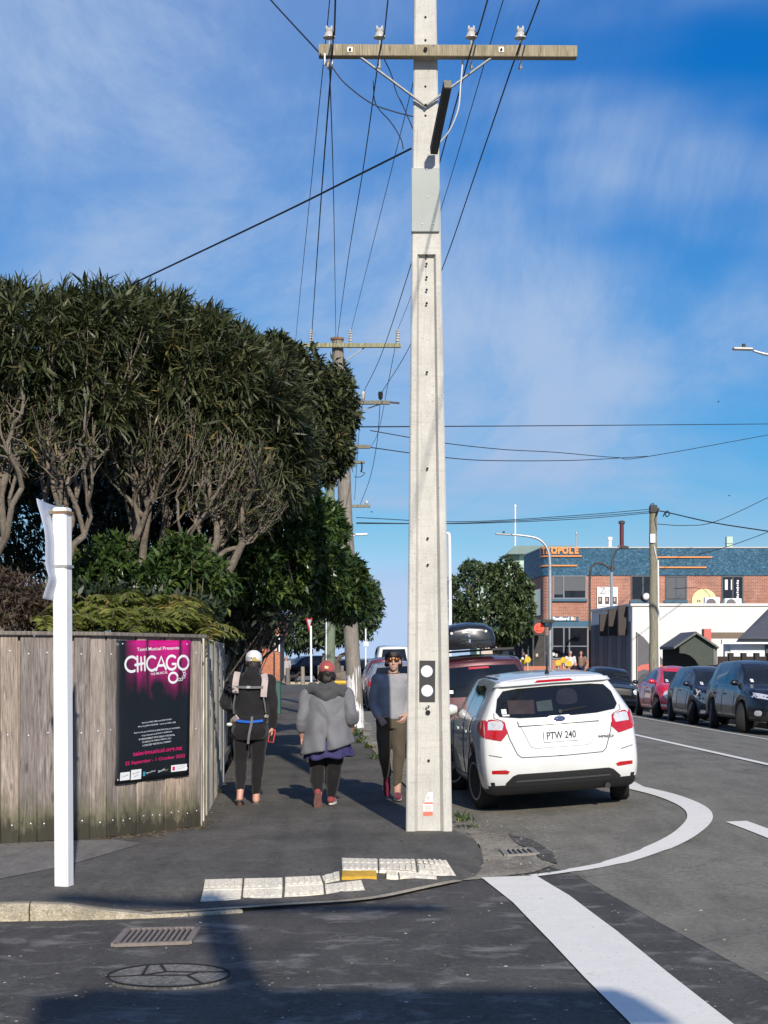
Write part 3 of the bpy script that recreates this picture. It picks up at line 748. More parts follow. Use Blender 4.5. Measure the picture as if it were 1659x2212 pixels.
CONC = concrete('pole_concrete', (.56, .535, .48))
DP = 15.3
cb = P(927, 1797, DP)
cpole = thing('utility_pole', 'tall pale concrete utility pole with timber crossarm standing at the kerb', 'utility pole', (cb.x, DP+.12, .1))
def pcx(z): return cb.x+(P(919, 0, DP).x-cb.x)*(z-.1)/7.5
def pw_(z): return .419+(.201-.419)*(z-.1)/7.53
zs = [-.05, .6, 1.2, 2, 3, 4, 4.9, 5.335, 5.336, 5.8, 6.6, 7.4, 8.2, 8.7]
vs = []
for i, z in enumerate(zs):
    w_, t_ = pw_(z), .24-.008*z; r_ = .05 if i <= 7 else 0.0; x = pcx(z); c_ = .012
    h = w_/2; f = [(-h, -t_/2+c_), (-h+c_, -t_/2), (-w_*.315, -t_/2), (-w_*.245, -t_/2+r_), (w_*.245, -t_/2+r_), (w_*.315, -t_/2), (h-c_, -t_/2), (h, -t_/2+c_)]
    ring = f+[(-a, -b) for a, b in f]
    vs += [(x+a, DP+.12+b, z) for a, b in ring]
n = 16; k = len(zs)
m = MB(); m.add(vs, [(i*n+j, i*n+(j+1) % n, (i+1)*n+(j+1) % n, (i+1)*n+j) for i in range(k-1) for j in range(n)]+[tuple(range((k-1)*n, k*n))])
m.build('shaft', CONC, cpole)
HOLE = M('hole_dark', (.012, .011, .010), .9, 0, 0)
def disc(name, u, v, d, r, mat, parent, th=.004, n=14):
    c = P(u, v, d); m = MB(); m.lathe([(r, 0), (r, th), (0, th)], n, Matrix.Translation(c) @ Matrix.Rotation(R(90), 4, 'X')); return m.build(name, mat, parent)
for v_ in (37, 87, 187, 250): disc('bolt_hole', 919, v_, DP+.028, .0105, HOLE, cpole)
for v_ in (525, 553, 570, 599, 626, 655, 804, 1012, 1163, 1220, 1526): disc('bolt_hole', 919+v_*.0042, v_, DP+.04, .011, HOLE, cpole, .004)
disc('bolt_hole', 924.5, 1539, DP+.04, .022, HOLE, cpole, .004); disc('bolt_hole', 926, 1643, DP+.04, .012, HOLE, cpole)
PLATE = M('grey_green_plate', (.34, .365, .335), .6, .0, .08, 3)
m = MB(); a, b = P(888.5, 500, DP-.015), P(949.5, 362, DP-.015); m.box(((a.x+b.x)/2, DP+.02, (a.z+b.z)/2), (b.x-a.x, .055, b.z-a.z)); m.build('cover_plate', PLATE, cpole, bevel=.006)
for q in ((922, 365), (923, 424), (912, 483), (937, 483)): disc('screw', q[0], q[1], DP-.016, .004, WHITEP, cpole, .003, 8)
# reflector plate
RB = M('reflector_black', (.018, .018, .018), .5, 0, .1); RW = M('reflector_white', (.62, .66, .74), .5, 0, .06, 30)
pr = DP+.047
a, b = P(906, 1516, pr), P(940, 1427, pr); m = MB(); m.box(((a.x+b.x)/2, pr, (a.z+b.z)/2), (b.x-a.x, .006, b.z-a.z), Matrix.Rotation(R(.4), 3, 'Y')); rp = m.build('reflector_plate', RB, cpole); tag(rp, 'black reflector plate with two white discs')
for v_ in (1450, 1492): disc('reflector_disc', 922+(v_-1450)*.02, v_, pr-.004, .0535, RW, rp, .003, 28)
disc('bolt', 922.6, 1526, pr-.02, .009, STEEL, cpole, .03, 8)
# stickers
STK = M('sticker_white', (.80, .79, .77), .5, 0, .04); STR = M('sticker_red', (.66, .16, .10), .5, 0, .12, 40)
def stick(name, poly, mat, d=DP+.050):
    mb = MB(); mb.add([P(u, v, d) for u, v in poly], [tuple(range(len(poly)))]); return mb.build(name, mat, cpole)
stick('warning_sticker', [(917, 1733), (935, 1733), (935, 1711), (924, 1711), (919, 1726)], STK)
stick('sticker_text_band', [(917, 1737), (935, 1736.5), (935, 1733.3), (917, 1733.3)], STR)
stick('warning_sticker', [(914.5, 1753), (935, 1753), (935, 1737), (914.5, 1737)], STK)
stick('sticker_text_band', [(914, 1763), (934, 1762), (935, 1753.4), (914, 1753.4)], STR)
for v_ in (1740, 1743, 1746, 1750): stick('sticker_text_band', [(918, v_+.9), (931, v_+.8), (931, v_), (918, v_)], STR, DP+.047)
stick('bolt_symbol', [(921, 1729), (927, 1724), (924.5, 1723.5), (929, 1718), (922.5, 1723), (924.5, 1724)], STR, DP+.047)
# crossarm
ARMW = wood('crossarm_wood', (.23, .22, .17), (.33, .31, .25), (.12, .12, .09), False)
DA = DP-.05
def armbox(u0, v0, u1, v1, d, th=.10):
    a, b = P(u0, v1, d), P(u1, v0, d); return ((a.x+b.x)/2, d+th/2, (a.z+b.z)/2), (b.x-a.x, th, b.z-a.z)
m = MB(); c_, s_ = armbox(688, 96, 1247, 121, DA-.07); m.box(c_, s_, Matrix.Rotation(R(.3), 3, 'Y'))
me_arm = m; arm = m.build('crossarm', ARMW, cpole, bevel=.005)
arm.data.transform(Matrix.Identity(4))
PORC = M('porcelain', (.50, .48, .44), .3, 0, .05); GALV = M('galvanised_bolt', (.42, .42, .40), .5, .5, .15, 40)
for u_ in (756, 1083): 
    m = MB(); p = P(u_, 107, DA-.072); m.box(p, (.045, .008, .045)); m.build('bolt_washer', GALV, arm); disc('bolt', u_, 107, DA-.078, .012, HOLE, arm, .012, 6)
disc('bolt', 919, 107, DA-.075, .018, HOLE, arm, .02, 6)
def insulator(u, v0, v1, d, parent):
    a = P(u, v1, d); h = P(u, v0, d).z-a.z; Mx = Matrix.Translation(a)
    m = MB(); m.lathe([(.030, 0), (.052, .004), (.052, .016), (.040, .03), (.034, .052), (.030, .056), (.034, .062), (.036, .085), (.030, .088), (0, .080)], 18, Mx @ Matrix.Diagonal((1.05, 1.05, h/.105, 1)))
    for sx in (-1, 1): m.box(a+Vector((sx*.022, 0, h*.92)), (.018, .05, .03), None, 0, .6)
    m.build('insulator', PORC, parent, smooth=True)
    m = MB(); m.tube([a+Vector((0, 0, .01)), a+Vector((0, 0, -.28))], .010, 8); m.tube([a+Vector((0, 0, -.255)), a+Vector((0, 0, -.27))], .02, 6); m.build('insulator_pin', GALV, parent)
INS = [(711, 58, 83), (820, 58, 83), (1018, 58, 83), (1124, 58.5, 84)]
for u_, v0_, v1_ in INS: insulator(u_, v0_, v1_, DA-.02, arm)
# shackle insulator hanging under the left end
m = MB(); a = P(710, 138, DA-.06)
m.lathe([(.02, -.03), (.038, -.028), (.036, -.01), (.022, 0), (.036, .01), (.038, .028), (.02, .03)], 14, Matrix.Translation(a) @ Matrix.Rotation(R(70), 4, 'Y')); m.build('shackle_insulator', PORC, arm, smooth=True)
m = MB(); m.box(a+Vector((.03, 0, .045)), (.012, .03, .10)); m.box(a+Vector((-.035, 0, .04)), (.012, .03, .10)); m.build('shackle_strap', STEEL, arm)
# braces
BR = M('galvanised_strap', (.33, .33, .31), .6, .2, .2, 30)
for u_ in (776, 1066):
    m = MB(); m.bar(P(u_, 122, DA-.03), P(919.5, 229, DP-.012), .012, .042, up=(0, -1, 0)); m.build('brace', BR, cpole)
disc('bolt', 919.5, 228, DP-.02, .014, HOLE, cpole, .016, 6)
# arm pointing along the street
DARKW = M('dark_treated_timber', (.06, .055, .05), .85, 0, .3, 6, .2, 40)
m = MB(); na_, fa_ = P(967, 182, 14.45), P(937, 326, 15.22); m.bar(na_, fa_, .066, .085); sa = m.build('side_arm', DARKW, cpole, bevel=.004)
dv_ = (na_-fa_).normalized(); m = MB(); m.bar(na_-dv_*.002, na_+dv_*.006, .062, .08); m.build('end_grain', ARMW, cpole)

# ================================================================== wires
WIRE = M('black_wire', (.012, .012, .013), .6, 0, .1); WIREW = M('white_cable', (.6, .6, .58), .5, 0, .1)
def wire(label, pts, r=.006, mat=WIRE, k=8, name='overhead_wire', group='overhead wires along the street'):
    m = MB(); m.tube(catmull(pts, k) if len(pts) > 2 else pts, r, 5, cap=False)
    c = Vector(pts[0]); o = m.build(name, mat, None, smooth='all'); tag(o, label, 'cable', group); return o
def back(u, v, d, u1, z):            # on over the camera to the pole behind
    a = P(u, v, d); b = Vector(((u1-CX)*(z-H)/1420.0, (z-H)*F/1420.0, z)); dr = (b-a); return b, Vector((b.x+dr.x/dr.y*-(b.y+2.1)*-1*-1, -2.1, z+.05))
BX = [.19, .60, 1.46, 1.95]
D2 = 40.0
def sagline(a, b, sag, n=10): return [a.lerp(b, i/n)-Vector((0, 0, sag*4*(i/n)*(1-i/n))) for i in range(n+1)]
def main_wire(label, i, u_top, mid, end, r):
    u_, v0_, v1_ = INS[i]; at = P(u_+9, 75, DA-.06)
    z = at.z; up = Vector(((u_top-CX)*(z+.02-H)/1420.0, (z+.02-H)*F/1420.0, z+.02))
    far = Vector((BX[i], -2.2, z-.25))
    pts = [far, far.lerp(up, .5)-Vector((0, 0, .12)), up, at]+[P(*q) for q in mid]+[P(*end)]
    wire(label, pts, r)
main_wire('thick overhead wire on the leftmost insulator of the concrete pole', 0, 724.5, [(715.3, 146, 15.4), (694.5, 417, 21), (681, 610, 29)], (672, 745, 38.5), .0085)
main_wire('overhead wire on the second insulator running to the timber pole top', 1, 838, [(819, 120, 15.25), (784, 367, 20.5), (752, 560, 28)], (728, 735, 39.8), .0065)
main_wire('overhead wire on the third insulator passing behind the concrete pole', 2, 1053, [(1008, 140, 15.3), (948.7, 354, 19.5), (886, 577, 25.5), (824, 765, 35)], (785, 848, 39.9), .0075)
main_wire('overhead wire on the rightmost insulator passing behind the concrete pole', 3, 1165, [(1112, 127, 15.3), (1032, 360, 19.5), (952.8, 587, 26), (882, 754, 34)], (823, 850, 39.9), .0075)
wire('thin wire left of the concrete pole dropping behind the trees', [P(712.5, -60, 14.6), P(712, 0, 15), P(698.6, 137, 17), P(669, 430, 24), P(642, 700, 36), P(634, 790, 42)], .005)
wire('wire from the shackle under the left crossarm end to the timber pole', [P(712, 142, DA-.05), P(719.5, 375, 21), P(723, 560, 29), P(725.5, 730, 39.9)], .006)
wire('thin high wire that passes behind the concrete pole to the left insulator', [P(937, -40, 16), P(912, 100, 17.5), P(892.4, 179, 19), P(826, 445, 26), P(759, 712, 39.7)], .005)
wire('thin high wire that passes behind the concrete pole to the right insulator', [P(1102, -40, 16), P(1087, 0, 16.3), P(1059, 94, 17.5), P(953, 450, 25), P(886, 644, 33), P(859, 712, 39.7)], .005)
wire('black service cable slanting from the concrete pole down over the trees', [P(888, 321, DP), P(750, 390, 16), P(605, 462, 17), P(310, 602, 19), P(150, 678, 20.3)], .010)
wire('cable running from the left crossarm end up out of view', [P(705, 134, DA-.02), P(688, 112, 15.2), P(640, 60, 15.6), P(585, 0, 16), P(500, -95, 17)], .008)
wire('drooping jumper from the left shackle to the concrete pole', [P(715, 142, DA), P(745, 180, 15.25), P(800, 222, 15.3), P(851, 241, 15.3), P(893, 252, 15.32)], .006)
wire('jumper dropping from the second wire to the concrete pole', [P(806, 175, 16), P(812, 225, 15.8), P(845, 265, 15.5), P(866, 300, 15.4), P(871, 322, 15.35)], .005)
wire('jumper from under the crossarm to the concrete pole', [P(830, 128, 15.3), P(845, 160, 15.35), P(855, 196, 15.4), P(872, 232, 15.4), P(892, 279, 15.4)], .005)
wire('white cable looping from the crossarm to the pole side', [P(1000, 128, 15.3), P(995, 185, 15.2), P(990, 235, 15.2), P(972, 280, 15.25), P(951, 307, 15.3)], .0075, WIREW)

# ================================================================== timber poles
def round_pole(name, label, base, top, r0, r1, mat, cat='utility pole', n=14, cap=None, white=None):
    t = thing(name, label, cat, base)
    base, top = Vector(base), Vector(top); k = 12
    pts = [base.lerp(top, i/k)+Vector((math.sin(i*1.7)*.012, 0, 0))*(0 < i < k) for i in range(k+1)]; pts[0] = pts[0]-Vector((0, 0, .1))
    m = MB(); m.tube(pts, [r0+(r1-r0)*i/k+random.uniform(-.006, .006) for i in range(k+1)], n); m.build('shaft', mat, t, smooth=True)
    return t
OLDW = wood('old_pole_wood', (.26, .235, .20), (.40, .37, .33), (.10, .085, .07), False)
GREENW = wood('green_treated_pole', (.17, .22, .155), (.28, .33, .24), (.10, .12, .085), False)
PALEW = wood('pale_pole_wood', (.25, .24, .18), (.36, .34, .27), (.13, .12, .09), False)
def peeled(name):
    m, nt, b = new_mat(name); v = coords(nt, 'Object', (5, 5, .9)); g = noise(nt, v, 2.4, 6, .65, .6)
    g2 = noise(nt, coords(nt, 'Object', (20, 20, 6)), 2, 4, .6)
    cc = mix(nt, ramp(nt, g, [(.56, 0), (.60, 1)]), ramp(nt, g2, [(.3, (.62, .61, .60)), (.7, (.74, .73, .72))]), ramp(nt, g2, [(.3, (.13, .10, .08)), (.7, (.25, .21, .17))]))
    nt.links.new(cc, b.inputs['Base Color']); b.inputs['Roughness'].default_value = .8; bump(nt, b, g, .4, .01); return m
PEEL = peeled('peeling_white_paint')
b1 = G(769, 1566, zf); wp = round_pole('timber_pole', 'old grey timber pole with peeling white paint on its foot, half hidden by trees', (b1.x, b1.y, .08), P(728.5, 733, b1.y), .185, .135, OLDW)
m = MB(); kk = 8; bb = Vector((b1.x, b1.y, .0)); tt = P(728.5, 733, b1.y)
hs = [0, .35, .7, 1.05, 1.4, 1.75, 2.1]; m.tube([bb.lerp(tt, h/tt.z)+Vector((math.sin(h*6)*.01, 0, 0)) for h in hs], [.198-.006*i for i in range(len(hs))], 16, cap=False); m.build('painted_sleeve', PEEL, wp, smooth=True)
m = MB(); p = P(728.5, 733, b1.y); m.tube([p-Vector((0, 0, .02)), p+Vector((0, 0, .03))], .16, 14); m.build('pole_cap', RUST, wp)
def cross(parent, u0, u1, v, d, hpx, mat, name='crossarm'):
    c_, s_ = armbox(u0, v-hpx/2, u1, v+hpx/2, d, .1); m = MB(); m.box(c_, s_); return m.build(name, mat, parent, bevel=.006)
GRNARM = wood('green_grey_crossarm', (.20, .22, .15), (.29, .30, .21), (.12, .12, .08), False)
ca = cross(wp, 645, 866, 745.5, b1.y-.25, 9, GRNARM)
def stack_ins(parent, u, v0, v1, d):
    a, b = P(u, v1, d), P(u, v0, d); h = b.z-a.z; pr = [(.02, 0)]
    for i in range(4): z = h*(.12+i*.2); pr += [(.022, z), (.055, z+.01), (.05, z+.03), (.022, z+.05)]
    pr += [(.022, h*.9), (.05, h*.92), (.05, h), (0, h)]
    m = MB(); m.lathe(pr, 12, Matrix.Translation(a)); m.build('insulator', PORC, parent, smooth=True)
    m = MB(); m.tube([a+Vector((0, 0, .02)), a-Vector((0, 0, .2))], .014, 6); m.build('insulator_pin', GALV, parent)
for u_ in (757, 859, 672): stack_ins(ca, u_, 713, 741, b1.y-.2)
m = MB(); m.bar(P(799, 743, b1.y-.15), P(748, 778, b1.y-.15), .02, .05, up=(0, -1, 0)); m.build('brace', BR, wp)
ca2 = cross(wp, 690, 842, 869, b1.y-.25, 8, ARMW); m = MB(); m.bar(P(820, 867, b1.y-.1), P(863, 871, b1.y-.1), .05, .04); m.build('arm_extension', DARKW, wp)
m = MB(); m.bar(P(825, 872, b1.y-.1), P(762, 893, b1.y-.05), .02, .05, up=(0, -1, 0)); m.build('brace', BR, wp)
for u_, mt in ((785, PORC), (822, HOLE)):
    m = MB(); a = P(u_, 864, b1.y-.2); m.lathe([(.02, 0), (.055, .05), (.05, .1), (.06, .12), (.05, .19), (0, .19)], 12, Matrix.Translation(a)); m.build('insulator', mt, ca2, smooth=True)
m = MB(); m.tube([P(777, 922, b1.y-.1), P(755, 922, b1.y-.1)], .03, 8); m.build('cable_clamp', HOLE, wp)
cross(wp, 735, 800, 964.5, b1.y-.2, 8, ARMW); ca4 = cross(wp, 730, 788, 998, b1.y-.2, 6, ARMW)
m = MB(); m.tube([P(781, 998, b1.y-.2), P(782, 1010, b1.y-.2), P(780, 1020, b1.y-.2)], .02, 6); m.build('dropper', HOLE, wp)
gp0 = G(722, 1520, zf); DG = 51.0
gb = P(713, 1534, DG); gp = round_pole('green_pole', 'green stained timber pole with a pale conduit behind the red cap walker', (gb.x, DG, .1), P(713.5, 1010, DG), .165, .13, GREENW)
m = MB(); m.tube([P(704, 1532, DG-.15), P(705, 1315, DG-.16), P(705.5, 1200, DG-.16)], .02, 6); m.build('conduit', WHITEP, gp)
ca5 = cross(gp, 672, 800, 1093, DG-.25, 6, ARMW)
for u_ in (690, 741, 792): 
    m = MB(); a = P(u_, 1090, DG-.2); m.lathe([(.03, 0), (.06, .05), (.04, .12), (0, .13)], 10, Matrix.Translation(a)); m.build('insulator', PORC, ca5, smooth=True)
# wires beyond the timber pole
wire('wire falling from the timber pole arm to the green pole arm', [P(822, 856, 40), P(815, 950, 42), P(800, 1030, 46), P(778, 1090, 50.5)], .008)
wire('second thin wire beyond the timber pole crossarm', [P(785, 856, 40), P(776, 930, 42), P(771, 1000, 45), P(766, 1080, 50)], .007)
wire('thin wire from the right top insulator down past the lower arm', [P(859, 722, 40), P(838, 830, 45), P(818, 930, 54), P(800, 968, 60)], .008)
wire('loop of cable at the lower arm of the timber pole', [P(782, 1020, 39.8), P(788, 1022, 39.8), P(779, 1030, 39.8), P(765, 1030, 39.9)], .008)
wire('straight span wire crossing the street high behind the pole', [P(775, 922, 40), P(1200, 919.5, 60), P(1690, 915.5, 80)], .016, group='wires crossing the street')
wire('sagging span wire crossing the street behind the pole', [P(800, 930, 44), P(960, 957, 48), P(1090, 971, 52), P(1200, 977, 56), P(1330, 988, 60), P(1400, 986, 62), P(1690, 934, 75)], .013, group='wires crossing the street')
wire('lower sagging span wire crossing the street', [P(790, 965, 40), P(960, 988, 46), P(1070, 995, 50), P(1250, 994, 56), P(1400, 985.5, 62)], .013, group='wires crossing the street')
DR = 57.0
rb = P(1413, 1420+1.68*F/DR, DR); rp_ = round_pole('timber_pole', 'pale timber pole with a white box among the cars parked by the white building', (rb.x, DR, -.05), P(1411, 1094, DR), .165, .125, PALEW)
m = MB(); a = P(1410, 1163, DR-.16); m.box(a, (.17, .05, .30)); m.build('junction_box', WHITEP, rp_, bevel=.01)
m = MB(); a = P(1411, 1100, DR-.02); m.box(a, (.24, .30, .26)); m.box(P(1420, 1106, DR-.1), (.06, .1, .3), Matrix.Rotation(R(18), 3, 'Y')); m.build('pole_head', DARKW, rp_, bevel=.02)
m = MB(); m.tube(catmull([P(1405, 1096, DR-.1), P(1406, 1090, DR-.1), P(1411, 1088, DR-.1), P(1414, 1093, DR-.1)], 5), .02, 6); m.build('lifting_loop', DARKW, rp_)
m = MB(); m.tube([P(1421.5, 1210, DR-.05), P(1422.5, 1330, DR-.05), P(1424, 1450, DR-.05)], .028, 6); m.build('conduit', WHITEP, rp_)
m = MB(); m.tube(catmull([P(1413, 1180, DR-.16), P(1416, 1195, DR-.17), P(1419, 1208, DR-.1)], 4), .025, 6); m.build('cable', WIREW, rp_)
for i, (v0_, vm, v1_) in enumerate(((1100, 1113, 1118), (1105, 1117, 1131), (1108, 1121, 1129))):
    wire(('upper', 'middle', 'lower')[i]+' wire running from the pale timber pole to the trees', [P(1404, v0_, DR), P(1250, vm, 55), P(1000, (1127, 1130, 1131)[i], 52), P(770, v1_, 50)], .012, group='service wires at the pale timber pole')
wire('black service cable from the pale timber pole out to the right', [P(1418, 1104, DR), P(1437, 1106, 56), P(1540, 1129, 54), P(1675, 1150, 50)], .02, group='service wires at the pale timber pole')
wire('coiled cable loop beside the pale timber pole head', [P(1432, 1116, 56.5), P(1437, 1107, 56.5), P(1442, 1104, 56.5), P(1446, 1110, 56.5), P(1441, 1116, 56.5), P(1437, 1112, 56.5), P(1440, 1105, 56.5)], .02, group='service wires at the pale timber pole')
wire('thin sagging wire rising to the upper right behind the pale pole', [P(1420, 1132, 58), P(1480, 1135, 60), P(1550, 1125, 62), P(1690, 1060, 64)], .013, group='service wires at the pale timber pole')
wire('thin wire rising from the parapet roof at the right edge', [P(1500, 1200, 85), P(1580, 1178, 84), P(1690, 1138, 80)], .016, group='service wires at the pale timber pole')

# ================================================================== the pole behind the camera, whose shadow lies on the side road
bp = round_pole('timber_pole', 'timber pole behind the viewer whose crossarm shadow falls on the side road', (1.10, -2.2, 0), (1.10, -2.2, 7.12), .13, .11, OLDW)
m = MB(); m.box((1.38, -2.33, 7.05), (2.6, .1, .12)); m.build('crossarm', ARMW, bp)
m = MB(); m.box((1.55, -2.33, 5.35), (2.95, .12, .30)); m.box((1.6, -2.05, 5.32), (2.7, .1, .26)); m.build('shadow_beam', ARMW, bp)  # unseen beams added to cast the broad near band of shadow
for x_ in ():
    m = MB(); m.lathe([(.22, 5.43), (.24, 5.46), (.24, 5.72), (.1, 5.8), (0, 5.8)], 14, Matrix.Translation((x_, -2.2, 0))); m.build('transformer_can', STEEL, bp, smooth=True)
# ================================================================== vegetation
def leaf_mat(name, stops, rough=.42, trans=.25, spec=.5):
    m, nt, b = new_mat(name); MATS[name] = m
    at = N(nt, 'ShaderNodeAttribute', attribute_name='rnd', attribute_type='GEOMETRY')
    cc = ramp(nt, at.outputs['Fac'], stops)
    nt.links.new(cc, b.inputs['Base Color']); b.inputs['Roughness'].default_value = rough; b.inputs['Specular IOR Level'].default_value = spec
    tr = N(nt, 'ShaderNodeBsdfTranslucent'); nt.links.new(mix(nt, 1, cc, (1.1, 1.25, .5), 'MULTIPLY'), tr.inputs['Color'])
    ms = N(nt, 'ShaderNodeMixShader'); ms.inputs[0].default_value = trans
    nt.links.new(b.outputs[0], ms.inputs[1]); nt.links.new(tr.outputs[0], ms.inputs[2])
    nt.links.new(ms.outputs[0], nt.nodes['Material Output'].inputs['Surface'])
    return m
def unit(a): return a/np.maximum(np.linalg.norm(a, axis=-1, keepdims=True), 1e-9)
def leaves(pos, dr, length, width, droop=.25, fold=.25, seg=2):
    "arrays -> verts, quads, for leaf blades folded along the midrib"
    n = len(pos); dr = unit(dr)
    up = unit(rng.normal(size=(n, 3))*.5+np.array([0, 0, 1.0])); side = unit(np.cross(dr, up)); nr = np.cross(side, dr)
    L = length[:, None]; W = width[:, None]
    if seg == 1:
        v = np.stack([pos, pos+dr*L*.45+side*W*.5+nr*W*fold, pos+dr*L-nr*L*droop, pos+dr*L*.45-side*W*.5+nr*W*fold], 1).reshape(-1, 3)
        f = np.arange(n*4).reshape(n, 4); return v, f, 1
    mid = pos+dr*L*.5-nr*L*droop*.25; tip = pos+dr*L-nr*L*droop
    v = np.stack([pos-side*W*.12, pos+side*W*.12, mid+side*W*.5+nr*W*fold*.4, mid-side*W*.5+nr*W*fold*.4, tip+side*W*.10, tip-side*W*.10], 1).reshape(-1, 3)
    b = np.arange(n)[:, None]*6
    f = np.concatenate([b+np.array([[0, 1, 2, 3]]), b+np.array([[3, 2, 4, 5]])], 1).reshape(-1, 4); return v, f, 2
def shell(ells, n, thick=.25, zmin=None, keep=None, inner=0.0, soft=.05):
    "points in the outer layer of a union of ellipsoids, with outward directions"
    ells = np.array(ells, float); a = ells[:, 3]*ells[:, 4]+ells[:, 4]*ells[:, 5]; a = a/a.sum()
    P_, D_ = [], []; tot = 0
    while tot < n:
        k = rng.choice(len(ells), 4000, p=a); e = ells[k]; d = unit(rng.normal(size=(4000, 3)))
        r = 1-thick*rng.random(4000)**1.6
        if inner: r = np.where(rng.random(4000) < inner, rng.random(4000)**.5, r)
        lump = 1+np.where(rng.random(4000) < .03, .13*rng.random(4000), 0)+.13*np.sin(d[:, 0]*7+k)*np.sin(d[:, 2]*6+k*2)+.05*np.sin(d[:, 1]*13+d[:, 2]*11)
        p = e[:, :3]+d*e[:, 3:]*(r*lump)[:, None]
        q = (p[:, None, :]-ells[None, :, :3])/ells[None, :, 3:]
        ins = ((q**2).sum(2) < (1-thick)**2*.92); ins[np.arange(4000), k] = False
        ok = ~ins.any(1)
        if zmin is not None: ok &= rng.random(4000) < np.clip((p[:, 2]-zmin+soft)/(soft+.15), 0, 1)**1.5
        if keep is not None: ok &= keep(p)
        nd = unit(d/e[:, 3:]); P_.append(p[ok]); D_.append(nd[ok]); tot += ok.sum()
    return np.concatenate(P_)[:n], np.concatenate(D_)[:n]
def branches(mb, start, d0, targets, r_scale=.006, wander=.06, depth=0):
    n = len(targets); start = np.array(start)
    rad = lambda k: r_scale*max(1, k)**.47
    if n <= 3 or depth > 9:
        for t in targets:
            m1 = start+(t-start)*.5+rng.normal(size=3)*wander*np.linalg.norm(t-start)*.6; mb.tube([start, m1, t], [rad(1.5), rad(1), rad(.5)*.8], 4, cap=False)
        return
    k = 2 if n < 14 or rng.random() < .65 else 3
    dirs = unit(targets-start); c = dirs[rng.choice(n, k, replace=False)]
    for _ in range(6):
        lab = np.argmax(dirs @ c.T, 1)
        for j in range(k):
            if (lab == j).any(): c[j] = unit(dirs[lab == j].mean(0))
    for j in range(k):
        ts = targets[lab == j]
        if len(ts) == 0: continue
        cen = ts.mean(0); dist = np.linalg.norm(cen-start); f = .30+.14*rng.random() if depth else .36
        end = start+(cen-start)*f+np.array([0, 0, -.05])*dist+rng.normal(size=3)*wander*dist
        m1 = start+(end-start)*.5+d0*dist*.05+rng.normal(size=3)*wander*dist*.4
        mb.tube([start, m1, end], [rad(len(ts))*1.05, rad(len(ts))*.97, rad(len(ts))*.88], 6, cap=False)
        branches(mb, end, unit(end-start), ts, r_scale, wander, depth+1)
def bark(name, c, c2):
    m, nt, b = new_mat(name); v = coords(nt, 'Object'); g = noise(nt, v, 9, 6, .7); h = noise(nt, v, 45, 3, .6)
    cc = mix(nt, ramp(nt, g, [(.35, 0), (.62, 1)]), c, c2); cc = mix(nt, 1, cc, ramp(nt, h, [(.3, .7), (.65, 1.15)]), 'MULTIPLY')
    nt.links.new(cc, b.inputs['Base Color']); b.inputs['Roughness'].default_value = .9; bump(nt, b, h, .5, .008); return m
BARK = bark('grey_brown_bark', (.105, .085, .064), (.20, .165, .127)); BARKD = bark('dark_bark', (.09, .07, .055), (.15, .12, .095))
LANCE = leaf_mat('lance_leaf', [(0, (.022, .032, .013)), (.45, (.054, .068, .026)), (.75, (.10, .112, .044)), (.90, (.085, .060, .032)), (.965, (.20, .16, .05)), (1, (.30, .17, .07))], .5, .15)
BROAD = leaf_mat('broad_leaf', [(0, (.022, .045, .014)), (.5, (.050, .092, .024)), (.8, (.088, .13, .032)), (.94, (.16, .19, .04)), (1, (.32, .30, .07))], .33, .2)
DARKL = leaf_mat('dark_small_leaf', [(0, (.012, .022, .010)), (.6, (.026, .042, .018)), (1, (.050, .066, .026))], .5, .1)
FARL = leaf_mat('far_tree_leaf', [(0, (.030, .050, .020)), (.5, (.062, .098, .036)), (.85, (.11, .15, .055)), (1, (.17, .19, .07))], .5, .2)
FERN = leaf_mat('fern_leaf', [(0, (.075, .095, .020)), (.5, (.16, .185, .035)), (.85, (.27, .27, .06)), (1, (.28, .18, .06))], .55, .35)
TWIG = leaf_mat('brown_shrub_leaf', [(0, (.045, .030, .022)), (.6, (.085, .055, .038)), (1, (.14, .11, .05))], .7, .15)
def E(u, v, d, ru, rv, rd): p = P(u, v, d); return (p.x, p.y, p.z, ru*d/F, rd, rv*d/F)
